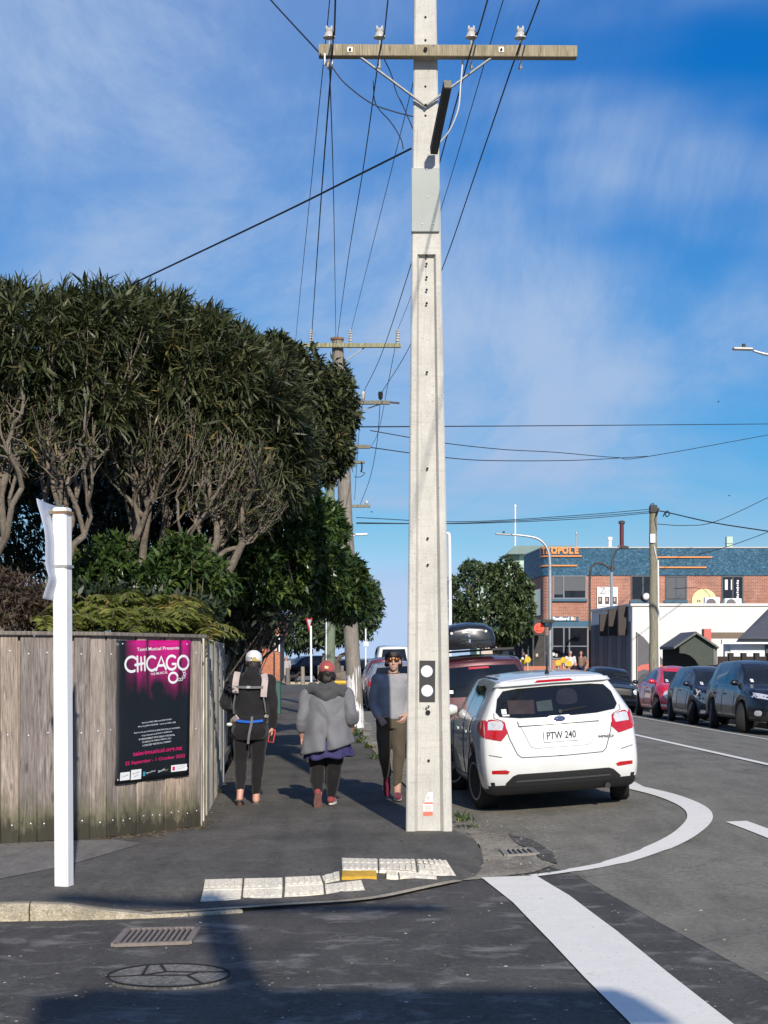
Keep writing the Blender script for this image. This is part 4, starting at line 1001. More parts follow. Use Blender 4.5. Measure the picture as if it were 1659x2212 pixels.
def tree(name, label, base, ells, nros, per, leaf, wid, mat, barkm, trunk_r=.07, ntwig=260, thick=.3, spread=.75, rs=.006, wander=.06, stems=1, zmin=None, keep=None, droop=.25, seg=2, group=None, inner=0.0, crown_dir=(0, -.2, .35), soft=.05, bare=None, nbare=0):
    t = thing(name, label, 'tree', base, group=group)
    p, d = shell(ells, nros, thick, zmin, keep, inner, soft)
    ax = unit(d+np.array(crown_dir)+rng.normal(size=d.shape)*.25)
    pp = np.repeat(p, per, 0); aa = np.repeat(ax, per, 0)
    dr = unit(aa*(.25+.75*rng.random((len(pp), 1)))+rng.normal(size=pp.shape)*spread)
    ln = leaf*(.6+.6*rng.random(len(pp))); v, f, k = leaves(pp+dr*.01, dr, ln, ln*wid*(.8+.4*rng.random(len(pp))), droop, .3, seg)
    ros = np.repeat(rng.random(nros)**1.3, per); at = np.clip(.65*ros+.35*rng.random(len(pp)), 0, 1)
    np_mesh('crown', v, f, mat, t, np.repeat(at, k))
    mb = MB(); tg = p[rng.choice(nros, min(ntwig, nros), replace=False)]
    if seg == 1 and stems == 3: tg = tg[(tg[:, 1] < 26.5) & (tg[:, 2] > 2.9)]
    if bare is not None:
        e = np.array(bare, float); k_ = rng.integers(0, len(e), nbare); q_ = unit(rng.normal(size=(nbare, 3)))*rng.random((nbare, 1))**.4; bt = e[k_, :3]+q_*e[k_, 3:]; tg = np.concatenate([tg, bt]); bt = bt[rng.random(nbare) < .5]; b5 = np.repeat(bt, 5, 0); bd = unit(rng.normal(size=b5.shape)*.9+np.array([0, -.1, .5])); bl_ = leaf*.8*(.5+.6*rng.random(len(b5))); v2, f2_, k2 = leaves(b5, bd, bl_, bl_*wid*1.1, droop, .3, seg); np_mesh('inner_leaves', v2, f2_, mat, t, np.repeat(rng.random(len(b5)), k2))
    base = np.array(base, float)
    if stems == 1: groups = [(base, tg)]
    else:
        order = np.argsort(tg[:, 0]+.25*tg[:, 1]); groups = [(base+np.array([(i-(stems-1)/2)*.16, rng.uniform(-.1, .1), 0]), tg[g]) for i, g in enumerate(np.array_split(order, stems))]
    for b0, g in groups:
        cen = g.mean(0); top = b0+(cen-b0)*.30+np.array([0, 0, .15]); rr = rs*len(g)**.47*1.25
        mb.tube([b0-np.array([0, 0, .15]), b0+(top-b0)*.35+rng.normal(size=3)*.03, b0+(top-b0)*.7+rng.normal(size=3)*.03, top], [rr*1.3, rr*1.08, rr, rr*.95], 9, cap=False)
        branches(mb, top, unit(top-b0), g, rs, wander)
    mb.build('trunk', barkm, t, smooth='all')
    return t
# A: pale stemmed tree at the left edge
tree('lancewood_tree', 'pale stemmed tree with long dark leaves at the left edge behind the fence', (-3.95, 18.3, .05),
     [E(60, 745, 18.5, 160, 115, .9), E(215, 722, 18.9, 120, 92, .8), E(-60, 780, 18.6, 120, 110, .8), E(120, 850, 18.8, 170, 125, .8)], 2500, 9, .21, .13, LANCE, BARK, ntwig=600, thick=.36, stems=2, rs=.0046, droop=.2, zmin=4.4, soft=1.1, wander=.055, bare=[E(90, 960, 18.2, 150, 90, .6), E(20, 900, 18.2, 120, 90, .6)], nbare=420, inner=.08)
# B: the broad middle tree
tree('lancewood_tree', 'broad bushy tree with bare grey branches under a dark leafy top behind the fence corner', (-2.70, 19.9, .05),
     [E(325, 740, 19.8, 120, 100, .9), E(440, 800, 20.2, 135, 112, 1.1), E(545, 885, 20.8, 105, 140, 1.0), E(400, 880, 20.2, 200, 130, 1.0), E(600, 985, 21.3, 85, 120, .9)], 3600, 9, .21, .13, LANCE, BARK, ntwig=800, thick=.34, stems=3, rs=.0040, droop=.2, zmin=4.2, soft=1.4, wander=.055, bare=[E(330, 950, 19.4, 150, 110, .7), E(450, 1010, 19.6, 150, 120, .7), E(540, 1060, 20, 90, 110, .6)], nbare=1100, inner=.08)
# C: broadleaf tree over the path
tree('broadleaf_tree', 'glossy green broadleaf tree overhanging the footpath beyond the fence', (-2.9, 25.5, .05),
     [E(570, 1120, 22.8, 105, 130, .9), E(625, 1130, 23.5, 70, 130, .9), E(640, 1235, 23.5, 105, 95, 1.0), E(712, 1265, 27, 75, 85, 1.4), E(520, 1235, 22.2, 90, 95, .8), E(745, 1290, 33, 58, 60, 1.5), E(480, 1300, 22, 70, 60, .7), E(690, 1150, 25.5, 55, 65, .9)], 8200, 6, .135, .36, BROAD, BARKD, ntwig=260, thick=.30, rs=.0065, droop=.15, spread=.95, seg=1, stems=3, zmin=2.35)
tree('broadleaf_tree', 'tall dark leafed tree whose crown hides the top of the old timber pole', (-2.9, 27.5, .05),
     [E(635, 850, 27, 68, 105, .9), E(690, 880, 27.5, 50, 75, .8), E(670, 950, 27.5, 80, 90, .9), E(720, 955, 28, 36, 70, .7), E(595, 770, 26.5, 42, 45, .5), E(728, 905, 28, 40, 120, .6)], 3000, 6, .15, .34, LANCE, BARKD, ntwig=160, thick=.4, rs=.006, droop=.15, spread=.95, seg=1, stems=1)
# dark understorey behind the bare branches
def bush(name, label, ells, n, per, leaf, wid, mat, thick=.5, cat='shrub', zmin=.1, spread=1.0, droop=.2, seg=1, group=None):
    c = ells[0]; t = thing(name, label, cat, (c[0], c[1], .05), group=group)
    p, d = shell(ells, n, thick, zmin, None, .15)
    pp = np.repeat(p, per, 0); dr = unit(np.repeat(d, per, 0)*.5+rng.normal(size=pp.shape)*spread+np.array([0, 0, .2]))
    ln = leaf*(.6+.7*rng.random(len(pp))); v, f, k = leaves(pp, dr, ln, ln*wid, droop, .3, seg)
    at = np.clip(.6*np.repeat(rng.random(n), per)+.4*rng.random(len(pp)), 0, 1)
    np_mesh('foliage', v, f, mat, t, np.repeat(at, k))
    m = MB()
    for i in range(26):
        q = p[rng.integers(n)]; m.tube([(c[0]+rng.normal()*.1, c[1], .0), (c[0]+(q[0]-c[0])*.5, c[1]+(q[1]-c[1])*.4, q[2]*.55), q], [.018, .012, .005], 5, cap=False)
    m.build('stems', BARKD, t, smooth='all'); return t
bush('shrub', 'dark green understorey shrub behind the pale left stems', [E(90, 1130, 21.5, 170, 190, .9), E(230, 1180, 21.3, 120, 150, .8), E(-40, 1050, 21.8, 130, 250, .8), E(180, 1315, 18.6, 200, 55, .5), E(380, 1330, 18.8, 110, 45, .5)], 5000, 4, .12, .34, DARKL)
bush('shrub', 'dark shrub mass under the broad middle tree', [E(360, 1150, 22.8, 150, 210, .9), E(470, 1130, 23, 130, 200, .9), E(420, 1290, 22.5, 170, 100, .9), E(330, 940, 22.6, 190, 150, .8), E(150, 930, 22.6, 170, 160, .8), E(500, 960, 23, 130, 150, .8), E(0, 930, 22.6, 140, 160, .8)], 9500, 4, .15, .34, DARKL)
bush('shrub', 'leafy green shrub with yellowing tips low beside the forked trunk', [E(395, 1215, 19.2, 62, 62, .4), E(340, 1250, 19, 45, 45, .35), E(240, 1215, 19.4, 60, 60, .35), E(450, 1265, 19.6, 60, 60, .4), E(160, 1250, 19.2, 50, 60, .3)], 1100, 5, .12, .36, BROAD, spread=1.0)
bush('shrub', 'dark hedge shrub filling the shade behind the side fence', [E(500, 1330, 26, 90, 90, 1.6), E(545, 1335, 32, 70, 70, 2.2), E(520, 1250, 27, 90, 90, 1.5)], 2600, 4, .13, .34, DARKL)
bush('shrub', 'brown twiggy shrub above the fence at the left edge', [E(20, 1300, 16.3, 75, 70, .35), E(85, 1320, 16.5, 50, 45, .3), E(-50, 1290, 16.2, 70, 80, .3)], 1500, 5, .075, .22, TWIG, spread=1.2)
# ferns over the fence
def fern(c, n, label, L0=.43):
    t = thing('fern', label, 'fern', (c[0], c[1], .05), group='ferns above the fence')
    pos, dr, ln = [], [], []; mb = MB()
    for i in range(n):
        a = rng.uniform(0, 2*math.pi); L = L0*rng.uniform(.7, 1.25); e = rng.uniform(.5, 1.1); o = np.array(c)+rng.normal(size=3)*np.array([.10, .08, .05])
        h = np.array([math.cos(a), math.sin(a), 0]); pts = []
        for s in np.linspace(0, 1, 9): pts.append(o+h*L*s*math.cos(e)*1.1+np.array([0, 0, L*(s*math.sin(e)-.75*s*s)]))
        mb.tube(pts, [.004]*9, 3, cap=False); pts = np.array(pts); sd = np.cross(h, [0, 0, 1])
        for s in np.linspace(.12, 1, 17):
            k = min(7, int(s*8)); q = pts[k]+(pts[k+1]-pts[k])*(s*8-k)
            for g in (-1, 1): pos.append(q); dr.append(sd*g+h*.45+np.array([0, 0, -.12])+rng.normal(size=3)*.1); ln.append(L*.30*math.sin(math.pi*min(1, .12+.9*(1-s)))+.02)
    pos, dr, ln = map(np.array, (pos, dr, ln)); v, f, k = leaves(pos, dr, ln, np.full(len(ln), .03), .2, .2, 1)
    at = np.clip(rng.random(len(ln))*.55+rng.random()*.5, 0, 1); np_mesh('frond_leaflets', v, f, FERN, t, np.repeat(at, k)); mb.build('frond_stems', BARKD, t)
for i, (u_, v_, d_) in enumerate(((205, 1335, 16.2), (250, 1322, 16.4), (300, 1330, 16.3), (345, 1318, 16.6), (392, 1335, 16.8), (425, 1345, 17.0), (180, 1300, 17), (275, 1296, 17.2), (370, 1300, 17.4), (120, 1330, 16.0))):
    p = P(u_, v_+22, d_); fern((p.x, p.y, p.z), 14, 'yellow green fern fronds rising above the fence cap')
# distant trees
tree('coastal_tree', 'rounded dark tree by the far car park beyond the timber poles', (-2.9, 106, .1), [E(735, 1335, 106, 80, 62, 2.2), E(790, 1310, 106, 38, 70, 1.6), E(690, 1350, 105, 70, 45, 2), E(640, 1370, 106, 55, 40, 1.8)], 2600, 4, .34, .42, FARL, BARKD, ntwig=60, thick=.4, rs=.03, seg=1, spread=1.0)
tree('coastal_tree', 'lumpy green tree in front of the pale green building', (P(1072, 1400, 84).x, 84, -.05), [E(1030, 1290, 84, 72, 75, 1.9), E(1090, 1265, 84, 48, 55, 1.5), E(1120, 1300, 84.5, 36, 50, 1.2), E(1060, 1345, 83.5, 75, 50, 1.8), E(1105, 1350, 83.5, 45, 40, 1.3)], 2300, 6, .27, .45, FARL, BARKD, ntwig=60, thick=.35, rs=.03, seg=1, spread=.95)
# weeds by the kerb
def weed(c, n, h, label, mat=BROAD):
    t = thing('weed', label, 'weed', c, group='weeds along the kerb')
    a = rng.uniform(0, 6.28, n); dr = np.stack([np.cos(a)*.6, np.sin(a)*.6, np.full(n, .8)], 1)+rng.normal(size=(n, 3))*.2
    p = np.array(c)+np.stack([rng.normal(size=n)*.05, rng.normal(size=n)*.05, np.zeros(n)], 1); ln = h*(.5+.7*rng.random(n)); v, f, k = leaves(p, dr, ln, ln*.16, .35, .2, 1)
    np_mesh('blades', v, f, mat, t, np.repeat(rng.random(n)*.8+.2, k))
for u_, v_, h in ((1003, 1776, .10), (995, 1766, .07), (1012, 1790, .06), (772, 1590, .16), (785, 1600, .14), (800, 1617, .12), (760, 1585, .16), (776, 1606, .12), (811, 1640, .1), (330, 1793, .07), (412, 1786, .06), (270, 1800, .05), (465, 1715, .1)):
    p = G(u_, v_, zf); weed((p.x, p.y, p.z if v_ > 1700 else .1), 34, h*1.2, 'small green weed tuft growing at the '+('kerb by the timber pole' if 1580 < v_ < 1650 else 'kerb by the concrete pole' if u_ > 900 else 'foot of the plank fence'))
# ================================================================== buildings
def brickm(name, c1, c2, mortar, scale, bw=.23, bh=.077):
    m, nt, b = new_mat(name); MATS[name] = m
    geo = N(nt, 'ShaderNodeNewGeometry'); sp = N(nt, 'ShaderNodeSeparateXYZ'); nt.links.new(geo.outputs['Position'], sp.inputs[0])
    ad = N(nt, 'ShaderNodeMath', operation='ADD'); nt.links.new(sp.outputs[0], ad.inputs[0]); nt.links.new(sp.outputs[1], ad.inputs[1])
    cb_ = N(nt, 'ShaderNodeCombineXYZ'); nt.links.new(ad.outputs[0], cb_.inputs[0]); nt.links.new(sp.outputs[2], cb_.inputs[1])
    br = N(nt, 'ShaderNodeTexBrick'); nt.links.new(cb_.outputs[0], br.inputs['Vector'])
    br.inputs['Color1'].default_value = (*c1, 1); br.inputs['Color2'].default_value = (*c2, 1); br.inputs['Mortar'].default_value = (*mortar, 1)
    br.inputs['Scale'].default_value = scale; br.inputs['Brick Width'].default_value = bw; br.inputs['Row Height'].default_value = bh; br.inputs['Mortar Size'].default_value = .010; br.inputs['Bias'].default_value = -.1
    g = noise(nt, geo.outputs['Position'], 1.2, 5, .65); n2 = noise(nt, geo.outputs['Position'], 9, 4, .7)
    cc = mix(nt, 1, br.outputs['Color'], ramp(nt, g, [(.3, .72), (.7, 1.2)]), 'MULTIPLY')
    cc = mix(nt, ramp(nt, n2, [(.55, 0), (.75, .45)]), cc, tuple(min(1, x*1.7+.05) for x in c1))
    nt.links.new(cc, b.inputs['Base Color']); b.inputs['Roughness'].default_value = .9; bump(nt, b, br.outputs['Fac'], -.4, .01)
    return m
BRICK = brickm('red_brick', (.42, .155, .09), (.31, .10, .065), (.46, .35, .29), 1.0)
BRICKO = brickm('orange_brick', (.48, .15, .065), (.36, .10, .05), (.45, .25, .16), 1.0)
def stucco(name, c):
    m, nt, b = new_mat(name); MATS[name] = m
    v = coords(nt, 'World'); w = N(nt, 'ShaderNodeTexNoise'); nt.links.new(v, w.inputs['Vector']); w.inputs['Scale'].default_value = 3.2; w.inputs['Detail'].default_value = 2; w.inputs['Distortion'].default_value = 3.5
    g = noise(nt, v, 1.1, 4, .6)
    cc = mix(nt, 1, ramp(nt, w.outputs['Fac'], [(.36, tuple(x*.78 for x in c)), (.55, c), (.70, tuple(min(1, x*1.35+.015) for x in c))]), ramp(nt, g, [(.3, .85), (.7, 1.12)]), 'MULTIPLY')
    nt.links.new(cc, b.inputs['Base Color']); b.inputs['Roughness'].default_value = .55; bump(nt, b, w.outputs['Fac'], .9, .10); return m
TEAL = stucco('teal_render', (.030, .115, .19))
TEALP = M('teal_paint', (.025, .10, .165), .5, 0, .12, 3)
CREAM = M('off_white_render', (.70, .68, .64), .85, 0, .05, 1.2, .15, 40, kind='World')
MINT = M('mint_render', (.44, .56, .46), .8, 0, .06, 1, kind='World'); MINTD = M('grey_green_render', (.20, .27, .255), .8, 0, .08, 1)
DGREY = M('charcoal_cladding', (.055, .06, .075), .6, 0, .2, 2); DGREY2 = M('slate_cladding', (.10, .115, .14), .6, 0, .15, 2)
GLASSD = M('dark_window_glass', (.012, .014, .018), .08, 0, .1, 2, spec=.6); BLIND = M('grey_blind', (.10, .105, .115), .7, 0, .05)
FRAME = M('dark_window_frame', (.05, .06, .07), .5, 0, .1); FRAMEG = M('grey_window_frame', (.16, .19, .22), .5, 0, .1)
ORANGE = M('orange_sign_paint', (.75, .27, .06), .5, 0, .06); CAPM = M('parapet_flashing', (.42, .40, .37), .5, .2, .1)
BROWNP = M('dark_brown_panel', (.035, .022, .018), .6, 0, .15); BROWNL = M('brown_panel_edge', (.20, .11, .075), .6, 0, .15)
TERRA = M('terracotta_wall', (.50, .19, .11), .85, 0, .14, 2.5, .2, 30); PINK = M('coral_mural_paint', (.60, .16, .13), .8, 0, .08, 3); MGREY = M('grey_mural_paint', (.13, .125, .13), .85, 0, .1, 3)
YELL = M('yellow_board', (.72, .44, .03), .6, 0, .05); PALEY = M('pale_yellow_board', (.82, .68, .34), .6, 0, .04); MAROON = M('maroon_flue', (.10, .02, .025), .5, .2, .2)
ROOFG = M('dark_grey_roof', (.085, .088, .10), .7, 0, .15, 4); GREENP = M('dark_green_boards', (.060, .072, .060), .8, 0, .15, 5); WEATH = wood('weathered_roof_board', (.19, .20, .18), (.29, .30, .27), (.10, .10, .09), False)
DBROWN = M('dark_brown_fence', (.030, .020, .018), .8, 0, .25, 6); PINKD = M('pale_plaster', (.60, .50, .42), .85, 0, .1)
def extrude(mb, poly, z0, z1, mi=0):
    n = len(poly); vs = [(x, y, z0) for x, y in poly]+[(x, y, z1) for x, y in poly]
    a = sum(poly[i][0]*poly[(i+1) % n][1]-poly[(i+1) % n][0]*poly[i][1] for i in range(n))
    side = [((i, (i+1) % n, (i+1) % n+n, i+n) if a > 0 else ((i+1) % n, i, i+n, (i+1) % n+n)) for i in range(n)]
    top = tuple(range(n, 2*n)) if a > 0 else tuple(range(2*n-1, n-1, -1))
    return mb.add(vs, side+[top, tuple(i-n for i in top)[::-1]], mi)
def pbx(mb, u0, u1, v0, v1, d, th, mi=0):        # a box whose front face shows at those pixels at distance d
    a, b = P(u0, v1, d), P(u1, v0, d); return mb.box(((a.x+b.x)/2, d+th/2, (a.z+b.z)/2), (b.x-a.x, th, b.z-a.z), None, mi)
def part_box(name, parent, mat, u0, u1, v0, v1, d, th, bevel=0): m = MB(); pbx(m, u0, u1, v0, v1, d, th); return m.build(name, mat, parent, bevel=bevel)
def window(parent, u0, u1, v0, v1, d, mull=(), blind=None, frame=FRAME, sill=None, trans=None, name='window'):
    px = d/F; fw = .07/px
    m = MB()
    for a in ((u0, u1, v0, v0+fw), (u0, u1, v1-fw, v1), (u0, u0+fw, v0+fw, v1-fw), (u1-fw, u1, v0+fw, v1-fw)): pbx(m, *a, d-.05, .10)
    for q in mull: pbx(m, q-fw*.5, q+fw*.5, v0+fw, v1-fw, d-.04, .08)
    if trans: pbx(m, u0+fw, u1-fw, trans-fw*.4, trans+fw*.4, d-.035, .07)
    w_ = m.build(name, frame, parent)
    part_box('pane', w_, GLASSD, u0+fw, u1-fw, v0+fw, v1-fw, d-.012, .02)
    if blind:
        for a, b, e in blind: part_box('blind', w_, BLIND, a, b, v0+fw, e, d-.02, .01)
    if sill: part_box('sill', w_, sill, u0-2, u1+2, v1, v1+5, d-.14, .16)
    return w_
# ------------------------------------------------------------------ brick hotel with the teal parapet
DB = 88.0
def gu(u, d): return ((u-CX)*d/F, d)
g0 = -.05
hot = thing('corner_hotel', 'two storey red brick corner building with a teal parapet and orange lettering', 'building', (gu(1400, DB)[0], DB, g0))
def foot(off=0.0):
    c0 = Vector(gu(1194, DB)); r = .5; pts = [gu(1760, DB-off)]
    sdir = Vector((EX, EY)); cen = Vector((c0.x, DB+r))
    for i in range(9):
        a = R(-90-i*(86/8)); pts.append((cen.x+(r+off)*math.cos(a), cen.y+(r+off)*math.sin(a)))
    e = Vector(pts[-1]); pts.append(tuple(e+sdir*6.5)); pts.append((gu(1760, DB)[0], e.y+6.5)); return pts
zt = lambda v: P(0, v, DB).z
m = MB(); extrude(m, foot(0), g0, zt(1243)); m.build('brick_wall', BRICK, hot)
m = MB(); extrude(m, foot(.06), zt(1243), zt(1184)); m.build('parapet', TEAL, hot)
m = MB(); extrude(m, foot(.10), zt(1184), zt(1181.5)); m.build('parapet_cap', CAPM, hot)
m = MB(); extrude(m, foot(.05)[1:11]+[(gu(1296, DB)[0], DB+.5), (gu(1296, DB)[0], DB-.05)], zt(1353.5), zt(1341)); m.build('teal_band', TEALP, hot)
window(hot, 1194, 1267, 1242.5, 1294, DB, (1218,), [(1196, 1216, 1284), (1220, 1265, 1276)], FRAMEG, TEALP)
window(hot, 1363, 1413, 1243, 1297, DB, (1389,), None, FRAME, TEALP)
window(hot, 1437, 1484, 1244, 1297, DB, (1461,), [(1439, 1460, 1293), (1462, 1482, 1293)], FRAME, TEALP)
w4 = window(hot, 1559, 1606, 1244, 1300, DB, (1583,), None, FRAME, TEALP)
for a in ((1566, 1572, 1252, 1274), (1579, 1582, 1252, 1274)): part_box('hanging_cloth', w4, INKW, *a, DB-.02, .01)
for k in range(8): part_box('paper_garland', w4, INKW, 1592-(k % 2), 1596-(k % 3)*.4, 1253+k*5, 1256.5+k*5, DB-.02, .01)
window(hot, 1192, 1271, 1353.5, 1424, DB, (1218, 1230), None, FRAMEG, None, 1396)
# shaded street front: shop openings
m = MB(); e = Vector(foot(.02)[9]); sdir = Vector((EX, EY)); a, b = e+sdir*.4, e+sdir*6.2
m.add([(a.x-.01, a.y, .1), (b.x-.01, b.y, .1), (b.x-.01, b.y, 3.0), (a.x-.01, a.y, 3.0)], [(0, 3, 2, 1)]); m.build('shopfront_glass', GLASSD, hot)
for z0, z1 in ((3.9, 5.3),):
    m = MB(); m.add([(a.x-.015, a.y, z0), (b.x-.015, b.y, z0), (b.x-.015, b.y, z1), (a.x-.015, a.y, z1)], [(0, 3, 2, 1)]); m.build('upper_glass', GLASSD, hot)
# lettering that wraps the corner
def wall_pt(s):                                   # s metres along the wall, 0 at the start of the flat face, negative round the corner
    c0 = Vector(gu(1194, DB)); r = .56; cen = Vector((c0.x, DB+.5))
    if s >= 0: return Vector((c0.x+s, DB-.06)), 0.0
    a = -s/r
    if a < 1.48: return cen+Vector((math.sin(-a)*r, -math.cos(a)*r)), -a
    q = cen+Vector((math.sin(-1.48)*r, -math.cos(1.48)*r)); return q+sdir*(a-1.48)*r, -1.48
px = DB/F; word = 'METROPOLE'; s = 50*px-.33*len(word)+.18
cu_off = .0
s = 1.22-.290*8
for chx in word:
    q, a = wall_pt(s); mb = MB(); M4 = Matrix.Translation((q.x, q.y-.05, zt(1190))) @ Matrix.Rotation(a, 4, 'Z')
    vs, fs = text_geo(chx, .46, 'CENTER', .03); n = len(vs)
    mb.add([M4 @ Vector((v.x*.85, -.02, v.y)) for v in vs], fs); mb.add([M4 @ Vector((v.x*.85, .06, v.y)) for v in vs], [f[::-1] for f in fs])
    mb.build('letter', ORANGE, hot); s += .290
def rail(s0, s1, v_, name='orange_rail'):
    k = 14; pts = [wall_pt(s0+(s1-s0)*i/k)[0] for i in range(k+1)]; mb = MB()
    for a, b in zip(pts, pts[1:]): mb.bar((a.x, a.y-.05, zt(v_)), (b.x, b.y-.05, zt(v_)), .08, .07)
    mb.build(name, ORANGE, hot)
rail(-1.3, 62*px, 1201.5); rail(-1.3, 52*px, 1222)
for a in ((1415, 1538, 1202, 1205), (1415, 1526, 1224, 1227)): part_box('orange_rail', hot, ORANGE, *a, DB-.14, .08)
bs = part_box('street_sign', hot, TEALP, 1190, 1250, 1332, 1341, DB-.12, .04); bs['label'] = 'street name board'
m = MB(); text_mb(m, 'Bedford St.', .24, Matrix.Translation(P(1219, 1336.5, DB-.125)), bold=.012, width=50*px); m.build('lettering', INKW, bs)
part_box('logo_dot', bs, ORANGE, 1240, 1244, 1334, 1339.5, DB-.127, .004)
zs_ = part_box('restaurant_sign', hot, INKW, 1290, 1334.6, 1268, 1322, DB-.12, .06); zs_['label'] = 'white upright sign board with three pictures'
m = MB(); text_mb(m, 'Z', .50, Matrix.Translation(P(1302, 1277, DB-.125)), bold=.0); text_mb(m, 'anzibar', .24, Matrix.Translation(P(1317, 1277, DB-.125)), width=22*px); m.build('lettering', GREYI, zs_)
DKP = M('dark_print', (.06, .05, .06), .6, 0, .4, 14); SKP = M('skin_print', (.55, .38, .28), .6, 0, .3, 14)
for u_ in (1292, 1307, 1323.5): part_box('picture', zs_, DKP, u_, u_+9, 1289, 1305, DB-.125, .006); part_box('picture_figure', zs_, SKP, u_+2.5, u_+6, 1291.5, 1299, DB-.128, .004)
for v_ in (1310, 1315): part_box('small_print', zs_, GREYI, 1296, 1324, v_, v_+1.2, DB-.125, .006)
m = MB(); m.lathe([(27*px, 0), (27*px, .05), (0, .05)], 40, Matrix.Translation(P(1521, 1299, DB-.04)) @ Matrix.Rotation(R(90), 4, 'X')); yc = m.build('round_sign', PALEY, hot); yc['label'] = 'large pale yellow round sign'
m = MB(); text_mb(m, 'MCC', .42, Matrix.Translation(P(1522, 1297, DB-.095)), bold=.01); m.build('lettering', M('faint_print', (.84, .74, .48), .6, 0, .02), yc)
m = MB(); m.lathe([(.20, 0), (.12, .05), (0, .07)], 20, Matrix.Translation(P(1396, 1289, DB-.35)) @ Matrix.Rotation(R(100), 4, 'X')); sdh = m.build('satellite_dish', WHITEP, hot, smooth='all')
m = MB(); m.tube([P(1396, 1289, DB-.3), P(1396, 1296, DB)], .025, 6); m.build('dish_arm', STEEL, sdh)
# roof things
def post_thing(name, label, cat, u, v0, v1, d, r, mat, cap=None):
    b = P(u, v1, d); t = thing(name, label, cat, b); m = MB(); m.tube([b-Vector((0, 0, .3)), P(u, v0, d)], r, 10); m.build('tube', mat, t, smooth=True)
    if cap: m = MB(); q = P(u, v0, d); m.lathe([(r*1.3, -.12), (r*1.5, -.1), (r*1.5, .02), (r*.8, .06), (0, .06)], 10, Matrix.Translation(q)); m.build('cowl', cap, t, smooth=True)
    return t
post_thing('flue', 'dark maroon flue pipe with a cowl on the hotel roof', 'flue', 1343, 1127, 1182, DB+2, .115, MAROON, DARKW)
part_box('flue_base', bpy.data.objects['flue'], MAROON, 1336, 1352, 1178.5, 1184, DB+1.8, .5)
post_thing('vent_pipe', 'short white twin vent on the hotel roof beside the flue', 'vent', 1317.5, 1162, 1182, DB+1.5, .10, WHITEP, WHITEP)
post_thing('roof_mast', 'thin grey mast above the orange lettering', 'mast', 1245, 1151, 1184, DB+.6, .03, STEEL, STEEL)
ch_ = thing('chimney', 'pale square chimney on the hotel roof at the right', 'chimney', P(1576, 1188, DB+2)); part_box('stack', ch_, MINT, 1570, 1583, 1159, 1190, DB+2, .4); part_box('joint_band', ch_, MINTD, 1569.6, 1583.4, 1173, 1174.5, DB+1.98, .44)
# ------------------------------------------------------------------ white single storey building
DW = 69.0
wb_ = thing('white_building', 'white rendered flat roofed building with a grey and coral mural', 'building', (gu(1500, DW)[0], DW, g0))
A_ = Vector(gu(1366, DW)); B_ = A_+Vector((EX, EY))*9.2; zw = lambda v: P(0, v, DW).z
m = MB(); extrude(m, [tuple(A_), (gu(1900, DW)[0], DW), (gu(1900, DW)[0], B_.y), tuple(B_)], g0, zw(1309)); m.build('wall', CREAM, wb_)
m = MB(); extrude(m, [(A_.x-.08, A_.y-.08), (gu(1900, DW)[0], DW-.08), (gu(1900, DW)[0], B_.y), (B_.x-.08, B_.y)], zw(1309), zw(1303.5)); m.build('parapet_cap', CREAM, wb_)
for i in range(9):                                   # dark panels of the street front
    a, b = A_+Vector((EX, EY))*(i*1.02+.03), A_+Vector((EX, EY))*(i*1.02+.99); m = MB(); m.bar((a.x-.02, a.y, 1.6), (b.x-.02, b.y, 1.6), .06, 3.1); m.build('front_panel', DGREY if i % 2 else DGREY2, wb_)
for i, (d_, u0, u1, v0, v1) in enumerate(((73.7, 1296, 1314, 1326, 1374), (71.7, 1315, 1334, 1317, 1373), (69.8, 1336, 1355, 1308, 1372))):
    f = part_box('sign_fin', wb_, BROWNP, u0, u1, v0, v1, d_, .30); part_box('fin_edge', f, BROWNL, u1, u1+3, v0, v1, d_-.02, .34)
    part_box('fin_bracket', f, STEEL, u1+3, u1+9, v0+12, v0+14, d_, .05); part_box('fin_bracket', f, STEEL, u1+3, u1+9, v0+34, v0+36, d_, .05)
def mural(name, pts, mat, d=DW-.004):
    mb = MB(); tri = geometry.tessellate_polygon([[Vector((u, -v, 0)) for u, v in pts]]); vs = [P(u, v, d) for u, v in pts]
    fs = []
    for t in tri:
        a, b, c = t; o = (pts[b][0]-pts[a][0])*-(pts[c][1]-pts[a][1])+(pts[c][0]-pts[a][0])*(pts[b][1]-pts[a][1]); fs.append((a, b, c) if o > 0 else (c, b, a))
    mb.add(vs, fs); mb.build(name, mat, wb_)
mural('mural_shape', [(1377, 1510), (1462, 1510), (1452, 1446), (1426, 1418), (1406, 1395), (1390, 1376), (1377, 1367)], MGREY)
mural('mural_shape', [(1377, 1441), (1386, 1436), (1400, 1434), (1430, 1436), (1444, 1437), (1453, 1448), (1430, 1448), (1404, 1449), (1390, 1446), (1377, 1451)], PINK, DW-.008)
mural('mural_shape', [(1377, 1470), (1385, 1458), (1400, 1452), (1415, 1458), (1425, 1475), (1425, 1510), (1377, 1510)], DGREY, DW-.008)
part_box('corner_strip', wb_, DARKW, 1374, 1376.5, 1365, 1500, DW-.02, .02)
